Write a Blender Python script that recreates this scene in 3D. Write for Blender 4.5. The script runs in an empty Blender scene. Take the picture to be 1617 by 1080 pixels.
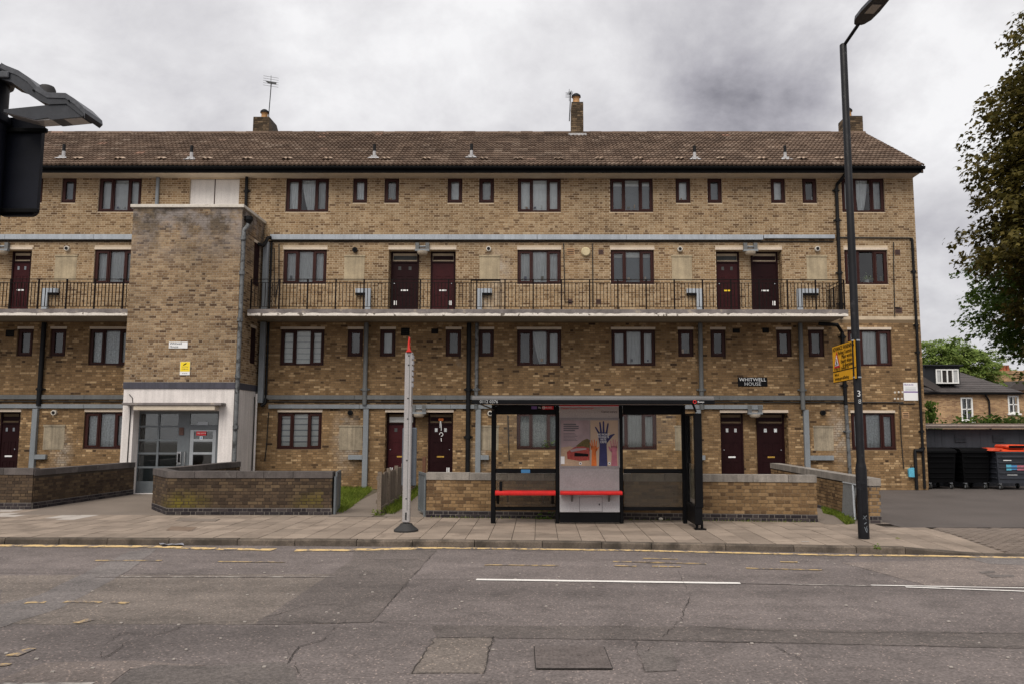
import bpy, math, random
from mathutils import Matrix, Vector
rng = random.Random(11)
SC = bpy.context.scene
COL = SC.collection

# ------------------------------------------------------------------ camera
FPX, CX, CY = 1260.0, 848.0, 540.0            # focal length and principal point in pixels of the 1617 px wide photograph
CR = Vector((0.99999578, 0.00264202, 0.00120821)); CU = Vector((-0.00091476, -0.10837722, 0.99410942)); CF = Vector((-0.0027574, 0.99410633, 0.10837434))
EYE = Vector((0, 0, 1.95))
cam = bpy.data.cameras.new('camera'); camo = bpy.data.objects.new('camera', cam); COL.objects.link(camo)
m = Matrix.Identity(4)
for i in range(3):
    m[i][0] = CR[i]; m[i][1] = CU[i]; m[i][2] = -CF[i]; m[i][3] = EYE[i]
camo.matrix_world = m
cam.sensor_width = 36; cam.sensor_fit = 'HORIZONTAL'; cam.lens = FPX / 1617 * 36
cam.shift_x = -(CX - 808.5) / 1617; cam.clip_start = 0.1; cam.clip_end = 2000
SC.camera = camo

# ------------------------------------------------------------------ world, sun, exposure
SUN_EL, SUN_AZ = math.radians(54), math.radians(200)      # azimuth clockwise from +Y: the light comes from behind the camera
world = bpy.data.worlds.new('World'); SC.world = world; world.use_nodes = True
nt = world.node_tree; N = nt.nodes; L = nt.links; N.clear()
out = N.new('ShaderNodeOutputWorld')
sky = N.new('ShaderNodeTexSky'); sky.sky_type = 'NISHITA'; sky.sun_disc = False
sky.sun_elevation = SUN_EL; sky.sun_rotation = SUN_AZ
b1 = N.new('ShaderNodeBackground'); b1.inputs[1].default_value = 0.05; L.new(sky.outputs[0], b1.inputs[0])
tc = N.new('ShaderNodeTexCoord'); sep = N.new('ShaderNodeSeparateXYZ'); L.new(tc.outputs['Generated'], sep.inputs[0])
def wmath(op, a, b):
    n = N.new('ShaderNodeMath'); n.operation = op
    for k, v in enumerate((a, b)):
        if isinstance(v, (int, float)): n.inputs[k].default_value = v
        else: L.new(v, n.inputs[k])
    return n.outputs[0]
zz = wmath('ADD', wmath('MAXIMUM', sep.outputs[2], 0.0), 0.55)
cmb = N.new('ShaderNodeCombineXYZ'); L.new(wmath('DIVIDE', sep.outputs[0], zz), cmb.inputs[0]); L.new(wmath('DIVIDE', sep.outputs[1], zz), cmb.inputs[1])
def wnoise(scale, detail, rough, off, dist=0.0):
    mp = N.new('ShaderNodeMapping'); mp.inputs['Location'].default_value = off; L.new(cmb.outputs[0], mp.inputs[0])
    n = N.new('ShaderNodeTexNoise'); n.inputs['Scale'].default_value = scale; n.inputs['Detail'].default_value = detail
    n.inputs['Roughness'].default_value = rough; n.inputs['Distortion'].default_value = dist
    L.new(mp.outputs[0], n.inputs['Vector']); return n.outputs[0]
def wramp(src, stops):
    r = N.new('ShaderNodeValToRGB'); e = r.color_ramp.elements
    while len(e) < len(stops): e.new(0.5)
    for k, (p, c) in enumerate(stops): e[k].position = p; e[k].color = (*c, 1)
    L.new(src, r.inputs[0]); return r.outputs[0]
big = wnoise(1.9, 9, 0.58, (3.1, 1.7, 0.4), 0.15)
fine_ = wnoise(5.5, 9, 0.60, (7.7, 2.2, 0.1), 0.2)
def bank(px, py, lo, hi):                            # one large cloud bank: 1 at its middle, 0 beyond its edge
    d = (CR * ((px - CX) / FPX) - CU * ((py - CY) / FPX) + CF).normalized()
    v = N.new('ShaderNodeVectorMath'); v.operation = 'DOT_PRODUCT'; L.new(tc.outputs['Generated'], v.inputs[0]); v.inputs[1].default_value = d
    r = N.new('ShaderNodeMapRange'); r.interpolation_type = 'SMOOTHSTEP'; L.new(v.outputs['Value'], r.inputs[0]); r.inputs[1].default_value = math.cos(math.radians(lo)); r.inputs[2].default_value = math.cos(math.radians(hi)); return r.outputs[0]
cloud = wmath('ADD', wmath('MULTIPLY', big, 0.62), wmath('MULTIPLY', fine_, 0.38))
cloud = wmath('ADD', cloud, wmath('MULTIPLY', bank(620, 120, 24, 4), 0.012))
cloud = wmath('SUBTRACT', cloud, wmath('MULTIPLY', bank(1215, 115, 10.5, 1), wmath('SUBTRACT', 0.215, wmath('MULTIPLY', fine_, 0.24))))
cloud = wmath('ADD', cloud, wmath('MULTIPLY', bank(1450, 170, 8, 1), 0.10))
cloud = wmath('SUBTRACT', cloud, wmath('MULTIPLY', bank(1520, 440, 7, 1), 0.025))
cl = wramp(cloud, [(0.20, (0.120, 0.116, 0.130)), (0.31, (0.205, 0.199, 0.216)), (0.42, (0.292, 0.286, 0.298)), (0.505, (0.362, 0.356, 0.364)), (0.60, (0.445, 0.441, 0.445))])
b2 = N.new('ShaderNodeBackground'); b2.inputs[1].default_value = 1.0; L.new(cl, b2.inputs[0])
mx = N.new('ShaderNodeMixShader'); mx.inputs[0].default_value = 0.95
L.new(b1.outputs[0], mx.inputs[1]); L.new(b2.outputs[0], mx.inputs[2]); L.new(mx.outputs[0], out.inputs[0])
sun = bpy.data.lights.new('sun', 'SUN'); sun.energy = 1.5; sun.angle = math.radians(42); sun.color = (1.0, 0.94, 0.85)
suno = bpy.data.objects.new('sun', sun); COL.objects.link(suno)
sd = Vector((math.sin(SUN_AZ) * math.cos(SUN_EL), math.cos(SUN_AZ) * math.cos(SUN_EL), math.sin(SUN_EL)))
suno.rotation_euler = sd.to_track_quat('Z', 'Y').to_euler(); suno.location = sd * 60
SC.view_settings.view_transform = 'Standard'; SC.view_settings.look = 'None'
SC.view_settings.exposure = 1.12; SC.view_settings.gamma = 1.0; SC.view_settings.use_curve_mapping = False
SC.render.engine = 'CYCLES'
SC.cycles.max_bounces = 8; SC.cycles.transparent_max_bounces = 16; SC.cycles.use_denoising = True

# ------------------------------------------------------------------ geometry helpers
def ray(px, py): return CR * ((px - CX) / FPX) - CU * ((py - CY) / FPX) + CF
def at(px, py, y):                                   # the point of the vertical plane y that the photograph shows at a pixel
    d = ray(px, py); return EYE + d * (y / d.y)
def ax(px, py, y): return at(px, py, y).x
def az(py, y, px=808): return at(px, py, y).z
def gp(px, py, z=0.0):                               # the point of the level z
    d = ray(px, py); return EYE + d * ((z - EYE.z) / d.z)

class MB:
    def __init__(s): s.v = []; s.f = []; s.mi = []; s.m = 0
    def quad(s, a, b, c, d):
        n = len(s.v); s.v += [tuple(a), tuple(b), tuple(c), tuple(d)]; s.f.append((n, n + 1, n + 2, n + 3)); s.mi.append(s.m)
    def poly(s, pts):
        n = len(s.v); s.v += [tuple(p) for p in pts]; s.f.append(tuple(range(n, n + len(pts)))); s.mi.append(s.m)
    def box(s, x0, x1, y0, y1, z0, z1):
        n = len(s.v)
        s.v += [(x0, y0, z0), (x1, y0, z0), (x1, y1, z0), (x0, y1, z0), (x0, y0, z1), (x1, y0, z1), (x1, y1, z1), (x0, y1, z1)]
        s.f += [(n + a, n + b, n + c, n + d) for a, b, c, d in ((0, 3, 2, 1), (4, 5, 6, 7), (0, 1, 5, 4), (1, 2, 6, 5), (2, 3, 7, 6), (3, 0, 4, 7))]
        s.mi += [s.m] * 6; return s
    def bbox(s, x0, x1, y0, y1, z0, z1, b=0.01):     # a box with chamfered edges
        n = len(s.v)
        ring = lambda z, q: [(x0 + q, y0, z), (x1 - q, y0, z), (x1, y0 + q, z), (x1, y1 - q, z), (x1 - q, y1, z), (x0 + q, y1, z), (x0, y1 - q, z), (x0, y0 + q, z)]
        ins = lambda z: [(x0 + b, y0 + b, z), (x1 - b, y0 + b, z), (x1 - b, y0 + b, z), (x1 - b, y1 - b, z), (x1 - b, y1 - b, z), (x0 + b, y1 - b, z), (x0 + b, y1 - b, z), (x0 + b, y0 + b, z)]
        for r in (ins(z0), ring(z0 + b, b), ring(z1 - b, b), ins(z1)): s.v += r
        for k in range(3):
            for i in range(8):
                j = (i + 1) % 8
                if k != 1 and i % 2 == 1: s.f.append((n + k * 8 + i, n + k * 8 + j, n + k * 8 + 8 + j, n + k * 8 + 8 + i))
                else: s.f.append((n + k * 8 + i, n + k * 8 + j, n + k * 8 + 8 + j, n + k * 8 + 8 + i))
                s.mi.append(s.m)
        s.f += [(n + 7, n + 5, n + 3, n + 1), (n + 24, n + 26, n + 28, n + 30)]; s.mi += [s.m] * 2; return s
    def prism(s, pts, axis, a0, a1):                 # polygon pts extruded along x, y or z
        def P(p, a): return (a, p[0], p[1]) if axis == 'x' else (p[0], a, p[1]) if axis == 'y' else (p[0], p[1], a)
        n = len(s.v); k = len(pts)
        s.v += [P(p, a0) for p in pts] + [P(p, a1) for p in pts]
        s.f += [(n + i, n + (i + 1) % k, n + k + (i + 1) % k, n + k + i) for i in range(k)]
        s.f += [tuple(n + i for i in reversed(range(k))), tuple(n + k + i for i in range(k))]; s.mi += [s.m] * (k + 2); return s
    def tube(s, path, r, sides=8, cap=True):
        path = [Vector(p) for p in path]; n = len(s.v); K = len(path)
        rr = r if isinstance(r, (list, tuple)) else [r] * K
        prev = None
        for i, p in enumerate(path):
            t = (path[min(i + 1, K - 1)] - path[max(i - 1, 0)]).normalized()
            u = prev - t * prev.dot(t) if prev is not None else (Vector((1, 0, 0)) if abs(t.x) < 0.8 else Vector((0, 1, 0))) - t * (t.x if abs(t.x) < 0.8 else t.y)
            u.normalize(); prev = u; w = t.cross(u)
            for q in range(sides):
                a = 2 * math.pi * q / sides
                s.v.append(tuple(p + (u * math.cos(a) + w * math.sin(a)) * rr[i]))
        for i in range(K - 1):
            for q in range(sides):
                a = n + i * sides + q; b = n + i * sides + (q + 1) % sides
                s.f.append((a, b, b + sides, a + sides)); s.mi.append(s.m)
        if cap:
            s.f.append(tuple(n + q for q in reversed(range(sides)))); s.f.append(tuple(n + (K - 1) * sides + q for q in range(sides))); s.mi += [s.m] * 2
        return s
    def lathe(s, prof, c, sides=16):
        n = len(s.v)
        for r, z in prof:
            for q in range(sides):
                a = 2 * math.pi * q / sides; s.v.append((c[0] + r * math.cos(a), c[1] + r * math.sin(a), c[2] + z))
        for i in range(len(prof) - 1):
            for q in range(sides):
                a = n + i * sides + q; b = n + i * sides + (q + 1) % sides
                s.f.append((a, b, b + sides, a + sides)); s.mi.append(s.m)
        s.f.append(tuple(n + q for q in reversed(range(sides)))); s.f.append(tuple(n + (len(prof) - 1) * sides + q for q in range(sides))); s.mi += [s.m] * 2
        return s
    def disc_y(s, c, r, y0, y1, sides=14): return s.tube([(c[0], y0, c[1]), (c[0], y1, c[1])], r, sides)
    def mesh(s, name, mats, org):
        me = bpy.data.meshes.new(name)
        me.from_pydata([(x - org[0], y - org[1], z - org[2]) for x, y, z in s.v], [], s.f)
        for mm in (mats if isinstance(mats, (list, tuple)) else [mats]): me.materials.append(mm)
        if any(s.mi): me.polygons.foreach_set('material_index', s.mi)
        me.update(); return me

WL = {}                                              # world location of each object
def put(name, data, loc, parent=None):
    o = bpy.data.objects.new(name, data); COL.objects.link(o)
    loc = Vector(loc); WL[o] = loc
    if parent is not None: o.parent = parent; o.location = loc - WL[parent]
    else: o.location = loc
    return o
def build(mb, name, mats, parent=None, smooth=False, kind=None, label=None):
    xs = [v[0] for v in mb.v]; ys = [v[1] for v in mb.v]; zs = [v[2] for v in mb.v]
    org = ((min(xs) + max(xs)) / 2, (min(ys) + max(ys)) / 2, min(zs))
    me = mb.mesh(name, mats, org)
    if smooth:
        me.polygons.foreach_set('use_smooth', [True] * len(me.polygons))
        try: me.set_sharp_from_angle(angle=math.radians(40))
        except Exception: pass
    o = put(name, me, org, parent)
    if kind: o['kind'] = kind
    if label: o['label'] = label
    return o
def thing(name, label, cat, loc, group=None):
    o = put(name, None, loc); o['label'] = label; o['category'] = cat
    if group: o['group'] = group
    return o
def tag(o, label, cat, group=None, kind=None):
    o['label'] = label; o['category'] = cat
    if group: o['group'] = group
    if kind: o['kind'] = kind
    return o
def B(name, mats, parent, *box, bev=0):
    mb = MB()
    mb.bbox(*box, b=bev) if bev else mb.box(*box)
    return build(mb, name, mats, parent)
def text(body, size, loc, mat, parent, facing='-y', align='CENTER', name='lettering', sx=1.0):
    cu = bpy.data.curves.new(name, 'FONT'); cu.body = body; cu.size = size; cu.align_x = align; cu.align_y = 'CENTER'; cu.extrude = 0.001; cu.resolution_u = 2
    cu.materials.append(mat)
    tmp = bpy.data.objects.new('lettering_curve', cu); COL.objects.link(tmp)
    me = bpy.data.meshes.new_from_object(tmp.evaluated_get(bpy.context.evaluated_depsgraph_get())); bpy.data.objects.remove(tmp)
    o = put(name, me, loc, parent)
    o.rotation_euler = (math.pi / 2, 0, 0) if facing == '-y' else (math.pi / 2, 0, -math.pi / 2) if facing == '-x' else (0, 0, 0)
    o.scale = (sx, 1, 1)
    return o

# ------------------------------------------------------------------ materials
def newmat(name):
    mt = bpy.data.materials.new(name); mt.use_nodes = True; n = mt.node_tree.nodes; n.clear()
    o = n.new('ShaderNodeOutputMaterial'); p = n.new('ShaderNodeBsdfPrincipled'); mt.node_tree.links.new(p.outputs[0], o.inputs[0])
    return mt, n, mt.node_tree.links, p
def mixc(n, l, mode, f, a, b):
    x = n.new('ShaderNodeMix'); x.data_type = 'RGBA'; x.blend_type = mode; x.clamp_factor = True
    for idx, v in ((0, f), (6, a), (7, b)):
        if isinstance(v, (int, float)): x.inputs[idx].default_value = v
        elif isinstance(v, (tuple, list)): x.inputs[idx].default_value = (*v[:3], 1)
        else: l.new(v, x.inputs[idx])
    return x.outputs[2]
def ramp(n, l, src, stops, const=False):
    r = n.new('ShaderNodeValToRGB'); e = r.color_ramp.elements
    if const: r.color_ramp.interpolation = 'CONSTANT'
    while len(e) < len(stops): e.new(0.5)
    for k, (p, c) in enumerate(stops):
        e[k].position = p; e[k].color = (*c, 1) if isinstance(c, (tuple, list)) else (c, c, c, 1)
    l.new(src, r.inputs[0]); return r.outputs[0]
def nz(n, l, vec, scale, detail=4, rough=0.6, stretch=None, off=None):
    if stretch or off:
        mp = n.new('ShaderNodeMapping'); l.new(vec, mp.inputs[0])
        if stretch: mp.inputs['Scale'].default_value = stretch
        if off: mp.inputs['Location'].default_value = off
        vec = mp.outputs[0]
    t = n.new('ShaderNodeTexNoise'); t.inputs['Scale'].default_value = scale; t.inputs['Detail'].default_value = detail; t.inputs['Roughness'].default_value = rough
    l.new(vec, t.inputs['Vector']); return t.outputs[0]
def mth(n, l, op, a, b=0.0, clamp=False):
    x = n.new('ShaderNodeMath'); x.operation = op; x.use_clamp = clamp
    for k, v in enumerate((a, b)):
        if isinstance(v, (int, float)): x.inputs[k].default_value = v
        else: l.new(v, x.inputs[k])
    return x.outputs[0]
def mat(name, col, rough=0.8, var=0.18, scale=3.0, fine=0.12, fscale=40.0, bump=0.0, bscale=60.0, metal=0.0, spec=0.3, rand=0.0, streak=0.0, stain=None, stain_at=(0.55, 0.7), sscale=1.2, coat=0.0, rscale=None):
    mt, n, l, p = newmat(name)
    g = n.new('ShaderNodeNewGeometry'); pos = g.outputs['Position']
    c = mixc(n, l, 'MULTIPLY', 1.0, col, ramp(n, l, nz(n, l, pos, scale), [(0.25, 1 - var), (0.75, 1 + var)]))
    if fine: c = mixc(n, l, 'MULTIPLY', 1.0, c, ramp(n, l, nz(n, l, pos, fscale, 2), [(0.3, 1 - fine), (0.7, 1 + fine)]))
    if rand:
        oi = n.new('ShaderNodeObjectInfo')
        c = mixc(n, l, 'MULTIPLY', 1.0, c, ramp(n, l, oi.outputs['Random'], [(0.0, 1 - rand), (1.0, 1 + rand)]))
    if streak: c = mixc(n, l, 'MULTIPLY', streak, c, ramp(n, l, nz(n, l, pos, 9, 4, 0.6, (1, 1, 0.06)), [(0.35, 0.25), (0.6, 1.0)]))
    if stain: c = mixc(n, l, 'MIX', ramp(n, l, nz(n, l, pos, sscale, 6, 0.65), [(stain_at[0], 0.0), (stain_at[1], 1.0)]), c, stain)
    l.new(c, p.inputs['Base Color']); p.inputs['Metallic'].default_value = metal; p.inputs['Specular IOR Level'].default_value = spec
    l.new(ramp(n, l, nz(n, l, pos, rscale or scale * 2), [(0.2, max(0.02, rough - 0.12)), (0.8, min(1, rough + 0.12))]), p.inputs['Roughness'])
    if coat: p.inputs['Coat Weight'].default_value = coat
    if bump:
        bm = n.new('ShaderNodeBump'); bm.inputs['Strength'].default_value = bump; bm.inputs['Distance'].default_value = 0.01
        l.new(nz(n, l, pos, bscale, 4), bm.inputs['Height']); l.new(bm.outputs[0], p.inputs['Normal'])
    return mt
def brickmat(name, palette, per='island', grime=0.35, gscale=0.6, moss=None, bloom=0.0, streaks=0.0, topstain=None, fine=0.22, spots=()):
    mt, n, l, p = newmat(name)
    g = n.new('ShaderNodeNewGeometry'); pos = g.outputs['Position']
    if per == 'island': r = g.outputs['Random Per Island']
    else: r = n.new('ShaderNodeObjectInfo').outputs['Random']
    c = ramp(n, l, r, palette)
    c = mixc(n, l, 'MULTIPLY', 1.0, c, ramp(n, l, nz(n, l, pos, 22, 5, 0.7), [(0.25, 1 - fine), (0.75, 1 + fine)]))
    c = mixc(n, l, 'MULTIPLY', 1.0, c, ramp(n, l, nz(n, l, pos, gscale, 6, 0.65), [(0.3, 1 - grime), (0.7, 1 + grime * 0.4)]))
    if streaks: c = mixc(n, l, 'MULTIPLY', streaks, c, ramp(n, l, nz(n, l, pos, 2.2, 5, 0.6, (1, 1, 0.12)), [(0.38, 0.35), (0.56, 1.0)]))
    if bloom: c = mixc(n, l, 'MIX', mth(n, l, 'MULTIPLY', ramp(n, l, nz(n, l, pos, 1.1, 7, 0.7, None, (4, 2, 9)), [(0.62, 0.0), (0.74, 1.0)]), bloom), c, (0.42, 0.38, 0.33))
    sp = n.new('ShaderNodeSeparateXYZ'); l.new(pos, sp.inputs[0])
    if topstain:                                     # soot and lime runs under a coping: z0 (none) to z1 (full)
        k = mth(n, l, 'DIVIDE', mth(n, l, 'SUBTRACT', sp.outputs[2], topstain[0]), topstain[1] - topstain[0], True)
        soot = mth(n, l, 'MULTIPLY', ramp(n, l, nz(n, l, pos, 1.3, 6, 0.7), [(0.38, 0.0), (0.55, 1.0)]), k, True)
        c = mixc(n, l, 'MIX', mth(n, l, 'MULTIPLY', soot, 0.85), c, (0.060, 0.052, 0.045))
        lime = mth(n, l, 'MULTIPLY', ramp(n, l, nz(n, l, pos, 1.9, 7, 0.75, None, (8, 1, 3)), [(0.44, 0.0), (0.58, 1.0)]), k, True)
        c = mixc(n, l, 'MIX', mth(n, l, 'MULTIPLY', lime, 0.7), c, (0.30, 0.265, 0.25))
    for (sx_, sz_, rx_, rz_) in spots:               # lime bloom round old patches
        dx = mth(n, l, 'DIVIDE', mth(n, l, 'SUBTRACT', sp.outputs[0], sx_), rx_); dz = mth(n, l, 'DIVIDE', mth(n, l, 'SUBTRACT', sp.outputs[2], sz_), rz_)
        k = mth(n, l, 'SUBTRACT', 1.15, mth(n, l, 'SQRT', mth(n, l, 'ADD', mth(n, l, 'MULTIPLY', dx, dx), mth(n, l, 'MULTIPLY', dz, dz))), True)
        c = mixc(n, l, 'MIX', mth(n, l, 'MULTIPLY', mth(n, l, 'MULTIPLY', ramp(n, l, nz(n, l, pos, 3.0, 6, 0.7), [(0.36, 0.0), (0.56, 1.0)]), k), 0.8, True), c, (0.40, 0.35, 0.29))
    if moss:
        def near(o, c0, r0): return mth(n, l, 'SUBTRACT', 1.0, mth(n, l, 'DIVIDE', mth(n, l, 'ABSOLUTE', mth(n, l, 'SUBTRACT', o, c0)), r0, True))
        kx = mth(n, l, 'ADD', near(sp.outputs[0], -8.2, 0.75), mth(n, l, 'MULTIPLY', near(sp.outputs[0], -5.0, 0.8), 0.7), True)
        k = mth(n, l, 'MULTIPLY', near(sp.outputs[2], 0.27, 0.34), kx)
        ms = mth(n, l, 'MULTIPLY', ramp(n, l, nz(n, l, pos, 3.2, 5, 0.6), [(0.34, 0.0), (0.60, 1.0)]), mth(n, l, 'MULTIPLY', k, 1.5), True)
        c = mixc(n, l, 'MIX', ms, c, moss)
    l.new(c, p.inputs['Base Color']); p.inputs['Roughness'].default_value = 0.88; p.inputs['Specular IOR Level'].default_value = 0.2
    bm = n.new('ShaderNodeBump'); bm.inputs['Strength'].default_value = 0.5; bm.inputs['Distance'].default_value = 0.006
    l.new(nz(n, l, pos, 70, 4), bm.inputs['Height']); l.new(bm.outputs[0], p.inputs['Normal'])
    return mt
def glass(name, tint=(0.85, 0.88, 0.88), refl=1.0, opac=0.0, opcol=(0.3, 0.3, 0.3)):
    mt = bpy.data.materials.new(name); mt.use_nodes = True; n = mt.node_tree.nodes; l = mt.node_tree.links; n.clear()
    o = n.new('ShaderNodeOutputMaterial'); t = n.new('ShaderNodeBsdfTransparent'); t.inputs[0].default_value = (*tint, 1)
    gl = n.new('ShaderNodeBsdfGlossy'); gl.inputs['Roughness'].default_value = 0.03; gl.inputs[0].default_value = (1, 1, 1, 1)
    fr = n.new('ShaderNodeFresnel'); fr.inputs[0].default_value = 1.5
    f = mth(n, l, 'MULTIPLY', fr.outputs[0], refl, True)
    a = t.outputs[0]
    if opac:
        d = n.new('ShaderNodeBsdfDiffuse'); d.inputs[0].default_value = (*opcol, 1)
        q = n.new('ShaderNodeMixShader'); q.inputs[0].default_value = opac; l.new(a, q.inputs[1]); l.new(d.outputs[0], q.inputs[2]); a = q.outputs[0]
    x = n.new('ShaderNodeMixShader'); l.new(f, x.inputs[0]); l.new(a, x.inputs[1]); l.new(gl.outputs[0], x.inputs[2]); l.new(x.outputs[0], o.inputs[0])
    return mt

TAN = [(0, (0.120, 0.069, 0.035)), (0.1, (0.198, 0.123, 0.062)), (0.35, (0.277, 0.181, 0.096)), (0.7, (0.318, 0.217, 0.121)), (0.93, (0.359, 0.257, 0.153)), (1, (0.397, 0.290, 0.180))]
STOCK = [(0, (0.053, 0.031, 0.018)), (0.05, (0.164, 0.099, 0.048)), (0.3, (0.217, 0.133, 0.065)), (0.72, (0.266, 0.166, 0.082)), (0.86, (0.319, 0.204, 0.104)), (1, (0.489, 0.338, 0.187))]
TOWER = [(0, (0.070, 0.042, 0.025)), (0.1, (0.150, 0.094, 0.054)), (0.35, (0.229, 0.153, 0.086)), (0.7, (0.283, 0.195, 0.115)), (1, (0.352, 0.256, 0.158))]
GARDEN = [(0, (0.101, 0.060, 0.032)), (0.3, (0.182, 0.112, 0.056)), (0.65, (0.233, 0.146, 0.072)), (1, (0.315, 0.206, 0.109))]
SOOTY = [(0, (0.043, 0.029, 0.020)), (0.4, (0.068, 0.046, 0.030)), (0.75, (0.091, 0.061, 0.038)), (1, (0.123, 0.085, 0.050))]
ENGIN = [(0.0, (0.022, 0.018, 0.021)), (0.6, (0.036, 0.030, 0.033)), (1.0, (0.06, 0.049, 0.049))]
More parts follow.
